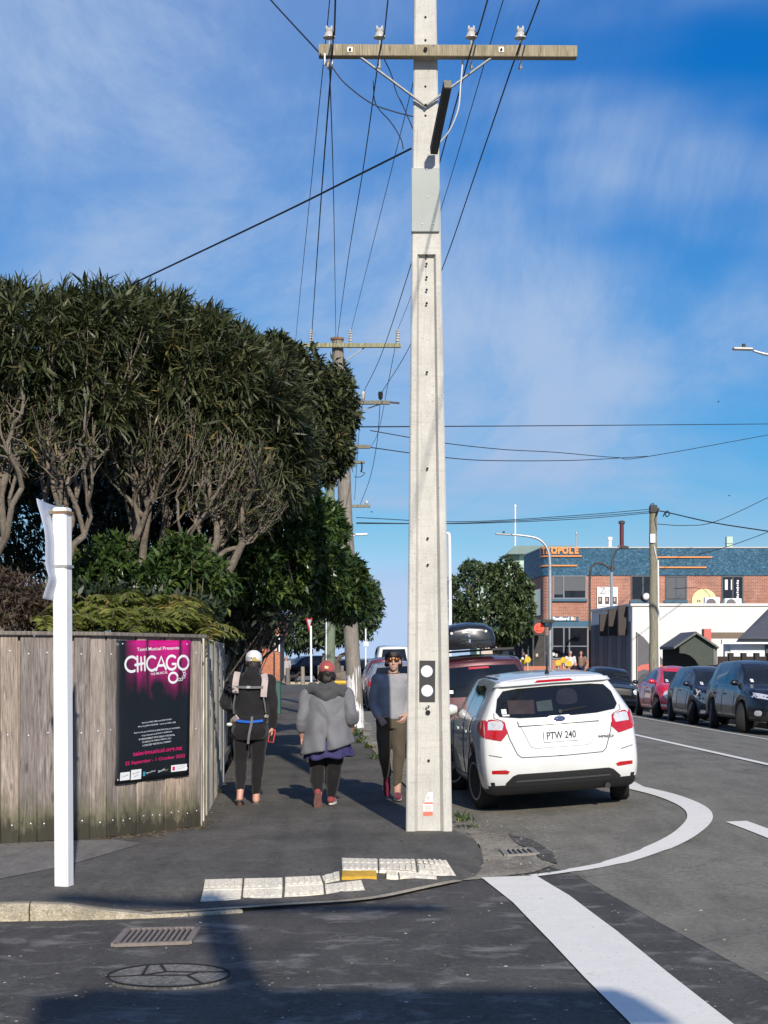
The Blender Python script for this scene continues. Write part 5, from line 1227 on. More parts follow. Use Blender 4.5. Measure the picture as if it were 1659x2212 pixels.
for i, (u0, u1) in enumerate(((1523, 1555), (1566, 1602))):
    d_ = DW+2; t = thing('air_conditioner', ('left hand' if i == 0 else 'right hand')+' white air conditioner unit on the white roof below the hotel windows', 'air conditioner', P((u0+u1)/2, 1306, d_), group='rooftop air conditioners')
    part_box('casing', t, WHITEP, u0, u1, 1290+i*2.5, 1307, d_, .35, .02); m = MB(); r_ = 11*d_/F; m.lathe([(r_, 0), (r_, .02), (0, .02)], 24, Matrix.Translation(P(u0+13, 1304+i, d_-.002)) @ Matrix.Rotation(R(90), 4, 'X')); m.build('fan_grille', M('fan_grille', (.12, .11, .115), .6, 0, .1), t)
    part_box('maker_plate', t, GREYI, u0+25, u0+29, 1294.5+i*2, 1296+i*2, d_-.006, .006)
# ------------------------------------------------------------------ porch, house and fence at the right
DPo = 62.0
po = thing('gabled_porch', 'small dark green gabled porch with a curved arch opening beside the white building', 'porch', (gu(1505, DPo)[0], DPo, g0))
arch = [(1547, 1500), (1547, 1396), (1503.6, 1368), (1468, 1392), (1468, 1411)]+[(1473+42*math.sin(R(a)), 1463-52*math.cos(R(a))) for a in (8, 25, 42, 58, 74, 88)]+[(1516, 1500)]
m = MB(); m.prism([(P(u, v, DPo).x, P(u, v, DPo).z) for u, v in arch], Matrix.Translation((0, DPo, 0)), .15); m.build('gable_wall', GREENP, po)
m = MB(); apx = P(1503.6, 1364, DPo-.1); le = P(1454.9, 1397, DPo-.1); re = P(1552, 1396, DPo-.1); bk = Vector((.0, 3.2, 0))
for q in (le, re):
    nrm = Vector((0, 0, .09)); m.add([apx, q, q+bk, apx+bk, apx-nrm, q-nrm, q+bk-nrm, apx+bk-nrm], [(0, 1, 2, 3), (7, 6, 5, 4), (0, 4, 5, 1), (1, 5, 6, 2), (2, 6, 7, 3), (3, 7, 4, 0)])
m.build('roof', ROOFG, po)
for q in (le, re): m = MB(); m.bar(apx+Vector((0, -.03, -.06)), q+Vector((0, -.03, -.06)), .05, .17, up=(0, -1, 0)); m.build('barge_board', WEATH, po)
part_box('corner_post', po, WEATH, 1541, 1549, 1397, 1500, DPo-.04, .1); part_box('back_wall', po, DARKW, 1432, 1540, 1395, 1500, DPo+2.9, .1)
ho = thing('weatherboard_house', 'white weatherboard cottage with a dark grey pitched roof at the right edge', 'house', (gu(1640, 60)[0], 60, g0))
m = MB(); a, b = P(1596, 1381, 59.6), P(1690, 1381, 59.6); r0_, r1_ = P(1690, 1283, 62), P(1666, 1308, 62)
m.add([P(1594, 1380, 59.5), P(1760, 1380, 59.5), P(1760, 1250, 65), P(1712, 1262, 65), P(1594, 1384, 59.6), P(1760, 1384, 59.6)], [(0, 1, 2, 3), (4, 5, 1, 0)]); m.build('roof', ROOFG, ho)
part_box('fascia', ho, WHITEP, 1560, 1760, 1381.5, 1391, 59.7, .2); hw = part_box('wall', ho, M('white_boards', (.66, .65, .62), .7, 0, .06, 3), 1566, 1760, 1391, 1520, 60.2, .3)
for k in range(6): part_box('weatherboard', hw, WHITEP, 1578, 1652, 1393+k*4.4, 1397+k*4.4, 60.15-.012*k % .03, .06)
part_box('side_wall', ho, CREAM, 1536, 1608, 1366, 1379, 66, .6); part_box('roof_strip', ho, M('brown_fascia', (.19, .14, .10), .8, 0, .1), 1536, 1612, 1366, 1379.5, 65.8, .15)
part_box('red_pier', ho, PINK, 1521, 1536.5, 1358.5, 1402, 64, .5)
window(ho, 1655, 1690, 1393, 1420, 60.1)
fe2 = thing('dark_fence', 'dark brown solid fence with square pier caps behind the parked cars', 'fence', (gu(1610, 56)[0], 56, g0))
part_box('panel', fe2, DBROWN, 1551, 1760, 1418, 1540, 56, .1)
for u_ in (1580, 1608, 1636, 1664): part_box('pier_cap', fe2, DBROWN, u_-5, u_+5, 1410.5, 1540, 55.9, .3)
# ------------------------------------------------------------------ pale green building and flagpole
mi_ = thing('mint_building', 'pale green flat roofed building with a small tower behind the lumpy tree', 'building', (gu(1120, 102)[0], 102, 0))
part_box('wall', mi_, MINT, 1030, 1152, 1218, 1500, 102, 8); part_box('tower', mi_, MINTD, 1106, 1122, 1190, 1219, 103, 3); part_box('tower_front', mi_, MINT, 1122, 1160, 1190, 1219, 103, 3)
m = MB(); za_, zb_ = P(0, 1197, 102.5).z, P(0, 1179, 102.5).z; x0, x1 = gu(1094, 102.5)[0], gu(1240, 102.5)[0]
m.add([(x0, 102.3, za_), (x1, 102.3, za_), (x1, 102.3, zb_), (gu(1113, 102.5)[0], 102.3, zb_), (x0, 107, za_), (x1, 107, za_), (x1, 107, zb_), (gu(1113, 102.5)[0], 107, zb_)], [(0, 1, 2, 3), (0, 4, 5, 1), (4, 7, 6, 5), (0, 3, 7, 4), (3, 2, 6, 7), (1, 5, 6, 2)]); m.build('roof_eave', MINTD, mi_)
m = MB(); text_mb(m, 'OZ', .35, Matrix.Translation(P(1141, 1224, 101.95))); m.build('graffiti', DARKW, mi_)
post_thing('flagpole', 'white flagpole on the pale green building', 'flagpole', 1113, 1092, 1179, 103, .05, WHITEP, WHITEP)
lb = thing('low_shop', 'low terracotta coloured shop with a pale awning beyond the tree', 'shop', (gu(1095, 97)[0], 97, 0))
part_box('wall', lb, TERRA, 1040, 1140, 1376, 1392, 97, 3); part_box('awning', lb, PINKD, 1060, 1120, 1369, 1377, 96.5, 1); part_box('front', lb, PINKD, 1040, 1100, 1391, 1480, 97.2, 2); part_box('dark_front', lb, DGREY, 1100, 1140, 1391, 1480, 97.1, 2)
# ------------------------------------------------------------------ brick house left of the path
DL = 72.0
lh = thing('brick_house', 'orange brick house end with a white sill glimpsed under the trees', 'house', (gu(570, DL)[0], DL, .05))
part_box('upper_wall', lh, BRICKO, 440, 604, 1325, 1372, DL, 6); part_box('sill', lh, WHITEP, 575, 606, 1371.5, 1375, DL-.1, .3); part_box('lower_wall', lh, BRICKO, 440, 590, 1383, 1470, DL+.05, 6); part_box('lintel', lh, DARKW, 574, 603, 1375, 1384, DL+.1, 5)
part_box('door_recess', lh, DGREY, 590, 599, 1384, 1470, DL+.3, 5); part_box('corner_pier', lh, BRICKO, 594, 604.5, 1408, 1470, DL+.02, .4); part_box('downpipe', lh, WHITEP, 602, 604.5, 1376, 1408, DL-.02, .08)
for v_ in (1388, 1402): part_box('pane', lh, PINKD, 591, 598, v_-4, v_+4, DL+.28, .02)
# ------------------------------------------------------------------ cafe terrace
te = thing('terrace_wall', 'low terracotta wall of the cafe terrace with yellow hexagons', 'wall', (gu(1180, 80)[0], 80, g0))
part_box('wall', te, TERRA, 1105, 1247, 1439, 1500, 80, .3)
HEXR = 7.4*80/F
for i, (u_, v_) in enumerate(((1128, 1431), (1140, 1425), (1206, 1432), (1217.5, 1426), (1229, 1433.5))):
    t = thing('hexagon_board', ('left hexagon of the left pair', 'right hexagon of the left pair', 'left hexagon of the right three', 'top hexagon of the right three', 'right hexagon of the right three')[i]+', flat yellow board above the terrace wall', 'sign', P(u_, v_, 79.9), group='yellow hexagons')
    m = MB(); m.prism([(math.cos(R(60*k))*HEXR, math.sin(R(60*k))*HEXR) for k in range(6)], Matrix.Translation(P(u_, v_, 79.85)), .06); m.build('board', YELL, t, bevel=.01)
    m = MB(); q = P(u_, v_, 79.93); m.bar(q, (q.x, q.y, 1.0), .04, .04); m.build('stake', STEEL, t)
pg = thing('pergola', 'dark pergola posts and canopy in front of the shaded hotel front', 'pergola', (gu(1140, 84)[0], 84, g0))
for u_ in (1129, 1141, 1152, 1176): part_box('post', pg, DGREY, u_-1.5, u_+1.5, 1362, 1500, 84+(u_ % 3)*.3, .1)
part_box('canopy', pg, DGREY2, 1136, 1178, 1354, 1364, 83.8, 2.0); part_box('shade_sheet', pg, DARKW, 1120, 1186, 1372, 1500, 86.4, .1)  # the dark sheet at the back stands in for the cafe's shade
for i, (u_, v_) in enumerate(((1137, 1418), (1131, 1413), (1129, 1424), (1160, 1416), (1180, 1412), (1196, 1414), (1202, 1416))):
    part_box('chair_back', pg, (PINKD, BROWNL, WHITEP)[i % 3], u_-2.6, u_+2.6, v_-4, v_+3, 82+i*.15, .06, .02)
# ================================================================== street lamps and signs
GREYM = M('lamp_grey', (.40, .43, .44), .4, .5, .08, 8)
def lamp(name, label, base, pts, r0, r1, head, mat=GREYM, cat='street lamp', headmat=None, nub=True):
    t = thing(name, label, cat, base); c = catmull([base]+pts, 7); k = len(c)
    m = MB(); m.tube(c, [r0+(r1-r0)*i/(k-1) for i in range(k)], 10); m.build('post', mat, t, smooth='all')
    a, b = Vector(head[0]), Vector(head[1]); d = (b-a).normalized(); m = MB()
    m.bar(a, b, .22, .07); hd = m.build('lamp_head', headmat or mat, t, bevel=.02)
    if nub: m = MB(); q = a.lerp(b, .45)+Vector((0, 0, .08)); m.lathe([(.05, -.05), (.05, .05), (0, .06)], 10, Matrix.Translation(q)); m.build('photo_cell', DARKW, hd)
    return t
DLm = 75.0
q = lambda u, v, d=DLm: P(u, v, d)
lamp('street_lamp', 'tall grey curved street lamp in front of the brick hotel corner', (q(1189, 1420).x, DLm, -.05), [q(1188.5, 1350), q(1188, 1250), q(1187, 1203), q(1178, 1178), q(1160, 1163), q(1130, 1157), q(1104, 1155)], .085, .045, (q(1103, 1155), q(1070, 1153)), headmat=STEEL)
sg = thing('speed_feedback_sign', 'square dark roadside sign with a red frowning face beside the grey lamp', 'sign', P(1165, 1372, 74.8)); part_box('panel', sg, DARKW, 1153, 1177, 1338, 1373, 74.7, .10, .03)
REDL = M('red_sign_face', (.80, .075, .03), .5, 0, .06, emit=.25)
m = MB(); r_ = 11*74.7/F; m.lathe([(r_, 0), (r_, .02), (0, .02)], 28, Matrix.Translation(P(1164.5, 1357, 74.69)) @ Matrix.Rotation(R(90), 4, 'X')); fc = m.build('face_disc', REDL, sg)
for a in ((1159, 1162.5), (1166.5, 1170)): m = MB(); m.bar(P(a[0], 1352 if a[0] < 1163 else 1355, 74.66), P(a[1], 1355 if a[0] < 1163 else 1352, 74.66), .02, .05, up=(0, -1, 0)); m.build('eye', DARKW, fc)
m = MB(); pp = [P(1164.5+7*math.cos(R(a)), 1358-5*math.sin(R(a)), 74.66) for a in range(200, 345, 14)]
for a, b in zip(pp, pp[1:]): m.bar(a, b, .02, .05, up=(0, -1, 0))
m.build('mouth', DARKW, fc)
part_box('pole_bracket', sg, STEEL, 1177, 1188, 1350, 1353, 74.8, .05); part_box('solar_panel', sg, DARKW, 1172, 1198, 1338, 1345.5, 74.3, .5, .02)
# swan neck lights
for i, (pts, lab) in enumerate((([P(1274, 1450, 80), P(1274, 1340, 80), P(1274, 1250, 80), P(1277, 1227, 80), P(1285, 1218, 80), P(1300, 1218, 80), P(1316, 1226, 80)], 'black swan neck lamp post arching right against the brick hotel'), ([P(1321, 1330, 79.8), P(1321.5, 1262, 79.8), P(1322, 1232, 79.8), P(1325, 1205, 79.8), P(1333, 1188, 79.8), P(1345, 1182, 79.8)], 'swan neck lamp on a grey post rising above the white sign'))):
    b0 = Vector((pts[0].x, pts[0].y, g0)); t = thing('swan_neck_lamp', lab, 'street lamp', b0); c = catmull([b0]+pts, 6)
    m = MB(); m.tube(c, .055, 8); m.build('post', DARKW if i == 0 else DGREY, t, smooth='all')
    m = MB(); e = pts[-1]; m.box(e+Vector((.1, 0, -.02)), (.35, .25, .14)); m.build('lamp_head', DARKW, t, bevel=.03)
    if i: m = MB(); m.tube([b0, P(1321, 1236, 79.75)], .07, 8); m.build('grey_sleeve', GREYM, t)
# lamp reaching in at the right edge
DE = 45.0; bx = P(1760, 1420, DE).x
lamp('street_lamp', 'street lamp head on an arm reaching in at the right edge of the sky', (bx, DE, -.05), [Vector((bx, DE, 3)), Vector((bx, DE, 6.5)), P(1757, 850, DE), P(1735, 790, DE), P(1690, 772, DE), P(1650, 764, DE), P(1626, 757, DE)], .09, .035, (P(1626, 754, DE), P(1583, 753, DE)), headmat=STEEL)
lamp('street_lamp', 'white lamp head jutting out beside the old timber pole trunk', (P(752, 1420, 60).x, 60, .1), [P(752, 1300, 60), P(752, 1200, 60), P(756, 1160, 60), P(768, 1156, 60)], .06, .04, (P(768, 1155, 60), P(794, 1154, 60)), WHITEP, nub=False)
lamp('street_lamp', 'slim pale lamp post standing behind the right side of the concrete pole', (P(972.5, 1420, 64).x, 64, .05), [P(972.5, 1350, 64), P(972, 1250, 64), P(971, 1165, 64), P(969, 1153, 64), P(965, 1152, 64)], .075, .05, (P(966, 1152, 64), P(948, 1151, 64)), WHITEP)
# give way sign at the far crossing
gw = thing('give_way_sign', 'white post with a red edged triangular sign at the far crossing', 'road sign', P(672, 1482, 93)); m = MB(); m.tube([P(672.5, 1484, 93), P(671.5, 1352, 93)], .06, 10); m.build('post', WHITEP, gw)
REDP = M('red_sign_paint', (.55, .03, .03), .5, 0, .06)
m = MB(); Mx = Matrix.Translation(P(668, 1349, 92.9)) @ Matrix.Rotation(R(66), 4, 'Z'); m.prism([(-.42, .36), (.42, .36), (0, -.36)], Mx, .03); tr = m.build('triangle', REDP, gw); m = MB(); m.prism([(-.26, .27), (.26, .27), (0, -.18)], Mx @ Matrix.Translation((0, -.006, 0)), .004); m.build('white_face', WHITEP, tr)
fs_ = thing('parking_sign', 'thin white post with a small square sign beyond the parked cars', 'road sign', P(790, 1460, 88)); m = MB(); m.tube([P(790, 1462, 88), P(790, 1358, 88)], .04, 8); m.build('post', WHITEP, fs_); part_box('plate', fs_, WHITEP, 786, 796, 1386, 1396, 87.9, .03)
# timber bollards along the far kerb
for i, (u_, v0, v1, d_) in enumerate(((654, 1440, 1477, 100), (690, 1437, 1470, 104), (697, 1411, 1470, 106), (739, 1438, 1471, 104), (753, 1432, 1476, 101), (622, 1443, 1480, 100))):
    t = thing('bollard', ('grey timber bollard left of the dog walker crossing', 'short timber bollard left of the green pole', 'tall leaning timber post left of the green pole', 'timber bollard right of the red cap', 'tall timber bollard by the brown boulder', 'timber bollard in front of the far pedestrian')[i], 'bollard', P(u_, v1, d_), group='timber bollards at the car park')
    b_ = P(u_, v1, d_); m = MB(); m.tube([Vector((b_.x, d_, .05)), P(u_+(3 if i == 2 else 0), v0, d_)], [.13, .115], 10); m.build('post', OLDW, t, smooth=True)
bo = P(741, 1458, 99); rk = thing('boulder', 'rounded brown boulder beyond the red cap walker', 'boulder', (bo.x, 99, .1)); bm = bmesh.new(); bmesh.ops.create_icosphere(bm, subdivisions=3, radius=1)
for v in bm.verts: v.co *= 1+.12*math.sin(v.co.x*4+1)*math.cos(v.co.z*5); v.co.x *= .62; v.co.y *= .5; v.co.z *= .48
me = bpy.data.meshes.new('rock'); bm.to_mesh(me); bm.free(); me.materials.append(M('brown_rock', (.16, .125, .095), .9, 0, .25, 5, .4, 20)); o = link(bpy.data.objects.new('rock', me), rk); o.location = (0, 0, .3)
kb = thing('far_kerb', 'pale concrete kerb edging the far car park', 'kerb', S(104, 0)); a, b = S(104, -8, .09), S(104, 3, .09); m = MB(); m.bar(a, b, .3, .16); m.build('kerb_block', KERB, kb)
# wheelie bin
bn = P(744, 1545, 46); bt = thing('wheelie_bin', 'black wheelie bin with a yellow lid beside the old timber pole', 'bin', (bn.x, 46, .1)); m = MB(); m.box((bn.x, 46, .52), (.46, .55, .86), None, 0, 1.12); m.build('body', DARKW, bt, bevel=.02)
m = MB(); m.box((bn.x, 46, 1.0), (.60, .66, .09)); m.build('lid', YELL, bt, bevel=.03, seg=2); 
for sx in (-1, 1): m = MB(); m.lathe([(.1, -.03), (.1, .03)], 12, Matrix.Translation((bn.x+sx*.24, 46.3, .2)) @ Matrix.Rotation(R(90), 4, 'Y')); m.build('wheel', DARKW, bt)
gbx = P(595, 1530, 47); gt = thing('utility_cabinet', 'narrow green utility cabinet by the fence line', 'cabinet', (gbx.x, 47, .1)); m = MB(); m.box((gbx.x, 47, .55), (.30, .35, .9)); m.build('body', M('dark_green_enamel', (.03, .10, .075), .5, 0, .1), gt, bevel=.02); m = MB(); m.box((gbx.x, 47, 1.01), (.33, .38, .04)); m.build('lid', M('dark_green_enamel', (.03, .10, .075)), gt, bevel=.01)
# birds
for i, (u_, v_, d_) in enumerate(((803, 1106, 60), (1552, 868, 60), (1575, 1071, 70))):
    c = P(u_, v_, d_); t = thing('bird', ('small dark gull flying left of the concrete pole', 'tiny bird high at the right in the sky', 'tiny bird above the hotel roof at the right')[i], 'bird', c); m = MB()
    m.lathe([(0, -.05), (.012, -.03), (.014, .01), (0, .05)], 8, Matrix.Translation(c) @ Matrix.Rotation(R(90), 4, 'Y')); m.build('body', DARKW, t, smooth='all')
    for sx in (-1, 1): m = MB(); m.add([c+Vector((.025, 0, 0)), c+Vector((-.025, 0, 0)), c+Vector((-.01, sx*.06, .03)), c+Vector((-.02, sx*.12, .015)), c+Vector((.01, sx*.06, .03))], [(0, 1, 2, 4), (4, 2, 3)]); m.build('wing', DARKW, t)
# ================================================================== vehicles
tmp = bpy.data.scenes.new('tmp')
def bake(o, mods):
    "apply modifiers in an empty side scene, return the new mesh"
    tmp.collection.objects.link(o)
    for t, kw in mods:
        md = o.modifiers.new('m', t)
        for k, v in kw.items(): setattr(md, k, v)
    vl = tmp.view_layers[0]; vl.update(); dg = vl.depsgraph
    me = bpy.data.meshes.new_from_object(o.evaluated_get(dg)); tmp.collection.objects.unlink(o); bpy.data.objects.remove(o); return me
def paintm(name, c, metal=.0, rough=.28):
    m, nt, b = new_mat(name); MATS[name] = m
    v = coords(nt, 'Object'); g = noise(nt, v, 2.5, 5, .6); d = noise(nt, v, 60, 3, .6)
    cc = ramp(nt, g, [(.3, tuple(x*.93 for x in c)), (.7, tuple(min(1, x*1.05) for x in c))])
    nt.links.new(cc, b.inputs['Base Color']); b.inputs['Metallic'].default_value = metal
    nt.links.new(ramp(nt, d, [(.35, rough*.85), (.7, rough*1.25)]), b.inputs['Roughness'])
    b.inputs['Coat Weight'].default_value = .8; b.inputs['Coat Roughness'].default_value = .05; return m
CARGLASS = M('car_glass', (.010, .012, .014), .05, 0, .1, 2, spec=.6)
BLKP = M('black_plastic', (.016, .016, .017), .5, 0, .15, 12, .1, 80); RUBBER = M('tyre_rubber', (.014, .014, .014), .85, 0, .2, 14, .2, 60)
REDLENS = M('red_lens', (.42, .008, .012), .12, 0, .15, 18, coat=1.0); CLEARL = M('clear_lens', (.70, .70, .70), .15, .35, .25, 22, coat=1.0); CHROME = M('chrome', (.75, .76, .78), .15, 1.0, .05)
ALLOY = M('alloy_rim', (.30, .31, .33), .4, .7, .1, 10); PLATEW = M('number_plate_white', (.80, .80, .79), .35, 0, .03); PLATEB = M('plate_black', (.02, .02, .03), .5, 0, 0); SEAMB = M('panel_gap', (.03, .03, .03), .8, 0, 0)
AMBER = M('amber_lens', (.60, .24, .03), .2, 0, .1, coat=1.0); YLENS = M('yellowed_headlamp', (.60, .53, .36), .2, .1, .15, 14, coat=1.0)
class Car:
    def __init__(s, name, label, spec, paint, loc, rot, group=None, cat='car'):
        s.sp = spec; s.root = thing(name, label, cat, loc, rot=rot, group=group); s.body(paint)
    def body(s, paint):
        sp = s.sp; L, W = sp['L'], sp['W']; yr, yf = -L/2, L/2; zs = sp.get('sill', .24); Rw = sp.get('R', .31)
        ax = sp['ax']                                     # axle positions y (rear, front)
        ys = list(np.linspace(yr, yf, 25))
        for a in ax: ys += [a+q*(Rw+.055) for q in (-1.15, -1, -.86, -.5, 0, .5, .86, 1, 1.15)]
        ys += [yr+.05, yf-.05, yr+.12, yf-.12]
        ys = sorted(y for y in ys if yr <= y <= yf); out = [ys[0]]
        for y in ys[1:]:
            if y-out[-1] > .035: out.append(y)
        if yf-out[-1] > 1e-6: out.append(yf)
        ys = out; NS = len(ys)-1
        itp = lambda tab, y: float(np.interp(y, [p[0] for p in tab], [p[1] for p in tab]))
        def smooth_itp(tab):
            xs = [p[0] for p in tab]; f = lambda y: itp(tab, y); return lambda y: (f(y-.06)+2*f(y)+f(y+.06))/4 if xs[0]+.1 < y < xs[-1]-.1 else f(y)
        belt, top, plan = smooth_itp(sp['belt']), smooth_itp(sp['top']), smooth_itp(sp['plan'])
        rows_s = [0, .12, .35, .62, .86, 1.0]; hw_s = sp.get('hw', [.93, .975, 1.0, .995, .975, .95]); rows_g = [.10, .45, .80, .95, 1.0]
        NR = len(rows_s)+len(rows_g)-1; bs = [-1, -.86, -.55, -.2, .2, .55, .86, 1]; K = len(bs)-1
        roofw = sp.get('roofw', .66); crown = sp.get('crown', .05)
        def pt(i, j, k):
            y = ys[i]; z0 = zs+sp.get('under', 0)*0
            for a in ax:
                r = Rw+.055; dd = abs(y-a)
                if dd < r: z0 = max(z0, sp.get('zc', Rw)+math.sqrt(r*r-dd*dd)*.98)
            zb, zt_ = belt(y), top(y); hw = plan(y)*W/2; g = min(1, max(0, (zt_-zb)/.42))
            if j < len(rows_s): z = z0+(zb-z0)*rows_s[j]; w = hw*hw_s[j]
            else:
                q = rows_g[j-len(rows_s)]; z = zb+(zt_-zb)*q; wt = hw*(.86*(1-g)+roofw/.95*.95*g); wb_ = hw*(.95-.02*g)
                w = wb_+(wt-wb_)*(q**1.25)
                if q > .9: w *= 1-.02*(q > .97)
            b = bs[k]; x = w*b
            if j == NR: z += crown*(1-b*b)*(.4+.6*g)
            if i == 0 or True:
                wr = max(0, 1-(y-yr)/sp.get('rfall', .55))**2; wf = max(0, 1-(yf-y)/sp.get('ffall', .7))**2
                y2 = y+wr*itp(sp['rear'], z)-wf*itp(sp['front'], z)
                if i in (0,) : y2 -= sp.get('rbulge', .05)*(1-b*b)
                if i in (NS,): y2 += sp.get('fbulge', .10)*(1-b*b)
                y = y2
            return (x, y, z)
        idx = {}; vs = []
        def V(i, j, k):
            if (i, j, k) not in idx: idx[(i, j, k)] = len(vs); vs.append(pt(i, j, k))
            return idx[(i, j, k)]
        fs = []
        for i in range(NS):
            for j in range(NR):
                fs.append((V(i, j, K), V(i+1, j, K), V(i+1, j+1, K), V(i, j+1, K))); fs.append((V(i+1, j, 0), V(i, j, 0), V(i, j+1, 0), V(i+1, j+1, 0)))
            for k in range(K):
                fs.append((V(i, NR, k), V(i, NR, k+1), V(i+1, NR, k+1), V(i+1, NR, k))); fs.append((V(i, 0, k+1), V(i, 0, k), V(i+1, 0, k), V(i+1, 0, k+1)))
        for j in range(NR):
            for k in range(K):
                fs.append((V(0, j, k), V(0, j, k+1), V(0, j+1, k+1), V(0, j+1, k))); fs.append((V(NS, j, k+1), V(NS, j, k), V(NS, j+1, k), V(NS, j+1, k+1)))
        m = MB(); m.add(vs, fs); o = m.build('body', [paint, BLKP], None); col.objects.unlink(o)
        me = bake(o, [('SUBSURF', dict(levels=2, render_levels=2))]); me.name = 'body'
        mi = [1 if (p.normal.z < -.35 and p.center.z < .75) else 0 for p in me.polygons]; me.polygons.foreach_set('material_index', mi)
        me.polygons.foreach_set('use_smooth', [True]*len(me.polygons))
        s.bodyo = link(bpy.data.objects.new('body', me), s.root)
        s.bvh = BVHTree.FromPolygons([v.co for v in me.vertices], [tuple(p.vertices) for p in me.polygons])
    def hit(s, axis, a, b):
        if axis == 'rear': o, d = Vector((a, -9, b)), Vector((0, 1, 0))
        elif axis == 'front': o, d = Vector((a, 9, b)), Vector((0, -1, 0))
        elif axis == 'left': o, d = Vector((-9, a, b)), Vector((1, 0, 0))
        elif axis == 'right': o, d = Vector((9, a, b)), Vector((-1, 0, 0))
        else: o, d = Vector((a, b, 9)), Vector((0, 0, -1))
        h = s.bvh.ray_cast(o, d); return (h[0], h[1], d) if h[0] else (None, None, d)
    def panel(s, name, axis, poly, mat, off=.004, rnd=0, parent=None, step=.07, skirt=.02):
        "a patch that follows the body, outlined in the axis plane"
        if rnd: poly = [tuple(p[:2]) for p in catmull([(a, b, 0) for a, b in poly], rnd, True)]
        vs, fs = cdt(poly, step); out = []; ok = []
        for p in vs:
            h, n, d = s.hit(axis, p[0], p[1])
            if h is None: out.append(None); ok.append(False); continue
            if n.dot(d) > 0: n = -n
            out.append(h+(-d*.6+n*.4)*off); ok.append(True)
        m = MB(); rm = {}
        for i, q in enumerate(out):
            if q is not None: rm[i] = len(m.v); m.v.append(tuple(q))
        for f in fs:
            if all(ok[i] for i in f):
                g = [rm[i] for i in f]; A, B, C = (Vector(m.v[i]) for i in g[:3])
                if (B-A).cross(C-A).dot(d) > 0: g = g[::-1]
                m.f.append(g); m.m.append(0)
        if skirt and off > .008:
            cnt = {}
            for f in m.f:
                for a, b in zip(f, f[1:]+f[:1]): cnt[(a, b)] = 1
            for a, b in [e for e in cnt if (e[1], e[0]) not in cnt]:
                k = len(m.v); m.v += [tuple(Vector(m.v[a])+d*skirt), tuple(Vector(m.v[b])+d*skirt)]; m.f.append([b, a, k, k+1]); m.m.append(0)
        return m.build(name, mat, parent or s.root, smooth='all' if off <= .008 else True, local=True)
    def line(s, name, axis, pts, mat=None, w=.008, off=.003, parent=None):
        "a thin seam following the body"
        m = MB(); q = []
        for (a, b), (c, d_) in zip(pts, pts[1:]):
            n = max(2, int(math.hypot(c-a, d_-b)/.05))
            for i in range(n): q.append((a+(c-a)*i/n, b+(d_-b)*i/n))
        q.append(pts[-1]); P3 = []
        for a, b in q:
            h, n, d = s.hit(axis, a, b)
            if h is not None: P3.append(h-d*off)
        if len(P3) > 1: m.tube(P3, w/2, 5)
        return m.build(name, mat or SEAMB, parent or s.bodyo, local=True)
    def sides(s, fn):
        for sd in ('left', 'right'): fn(sd)
    def wheels(s, rim=ALLOY, spokes=5, steer=0):
        sp = s.sp; Rw = sp.get('R', .31); w = sp.get('tw', .20); tr = sp['W']/2-w/2-.015
        prof = [(Rw*.62, -w/2), (Rw*.90, -w/2), (Rw*.97, -w*.42), (Rw, -w*.25), (Rw, w*.25), (Rw*.97, w*.42), (Rw*.90, w/2), (Rw*.62, w/2)]
        t = MB(); t.lathe(prof, 28); to = t.build('wheel', RUBBER, None, smooth=True); tm = to.data; bpy.data.objects.remove(to)
        r = MB(); r.lathe([(Rw*.64, w*.36), (Rw*.66, w*.46), (Rw*.60, w*.50), (Rw*.57, w*.40), (Rw*.52, w*.2), (0, w*.2)], 28, mi=1)
        r.lathe([(Rw*.665, w*.44), (Rw*.66, w*.52), (Rw*.59, w*.52), (Rw*.58, w*.44)], 28)
        for k in range(spokes): r.bar((0, 0, w*.42), (math.cos(2*math.pi*k/spokes)*Rw*.60, math.sin(2*math.pi*k/spokes)*Rw*.60, w*.44), Rw*.15, w*.12, up=(0, 0, 1))
        r.lathe([(Rw*.16, w*.36), (Rw*.15, w*.5), (0, w*.5)], 14); ro = r.build('rim', [rim, BLKP], None, smooth=True); rmesh = ro.data; bpy.data.objects.remove(ro)
        for i, a in enumerate(sp['ax']):
            for sx in (-1, 1):
                o = link(bpy.data.objects.new('wheel', tm), s.root); o.location = (sx*tr, a, sp.get('zc', Rw)); o.rotation_euler = (R(11+i*20), R(90*sx), 0)
                if i == 1 and steer: o.rotation_euler = (R(90), 0, R(90*sx+steer+90*0)) if False else (R(11), R(90*sx), 0)
                q = link(bpy.data.objects.new('rim', rmesh), o)
    def mirrors(s, y, z, mat):
        for sx in (-1, 1):
            h, n, d = s.hit('left' if sx < 0 else 'right', y, z)
            if h is None: continue
            m = MB(); c = h+Vector((sx*.10, 0, .03)); m.lathe([(0, -.10), (.055, -.085), (.075, -.03), (.075, .03), (.05, .085), (0, .10)], 12, Matrix.Translation(c) @ Matrix.Rotation(R(90), 4, 'Y') @ Matrix.Diagonal((.9, .75, 1, 1)))
            o = m.build('mirror', mat, s.root, smooth=True, local=True); m = MB(); m.bar(h-Vector((sx*.03, 0, 0)), c, .05, .04); m.build('mirror_stalk', BLKP, o, local=True)
    def plate(s, axis, a, b, txt, w=.36, h=.125, off=.012):
        p, n, d = s.hit(axis, a, b); rot = 0 if axis == 'rear' else math.pi
        M4 = Matrix.Translation(p-d*off) @ Matrix.Rotation(rot, 4, 'Z'); m = MB(); m.box((0, .004, 0), (w, .008, h)); m.v = [tuple(M4 @ Vector(v)) for v in m.v]
        o = m.build('number_plate', PLATEW, s.root, local=True, bevel=.003)
        m = MB(); text_mb(m, txt, .105, M4 @ Matrix.Translation((0, -.0015, 0)), bold=.002, width=w*.84); m.build('plate_lettering', PLATEB, o, local=True); return o
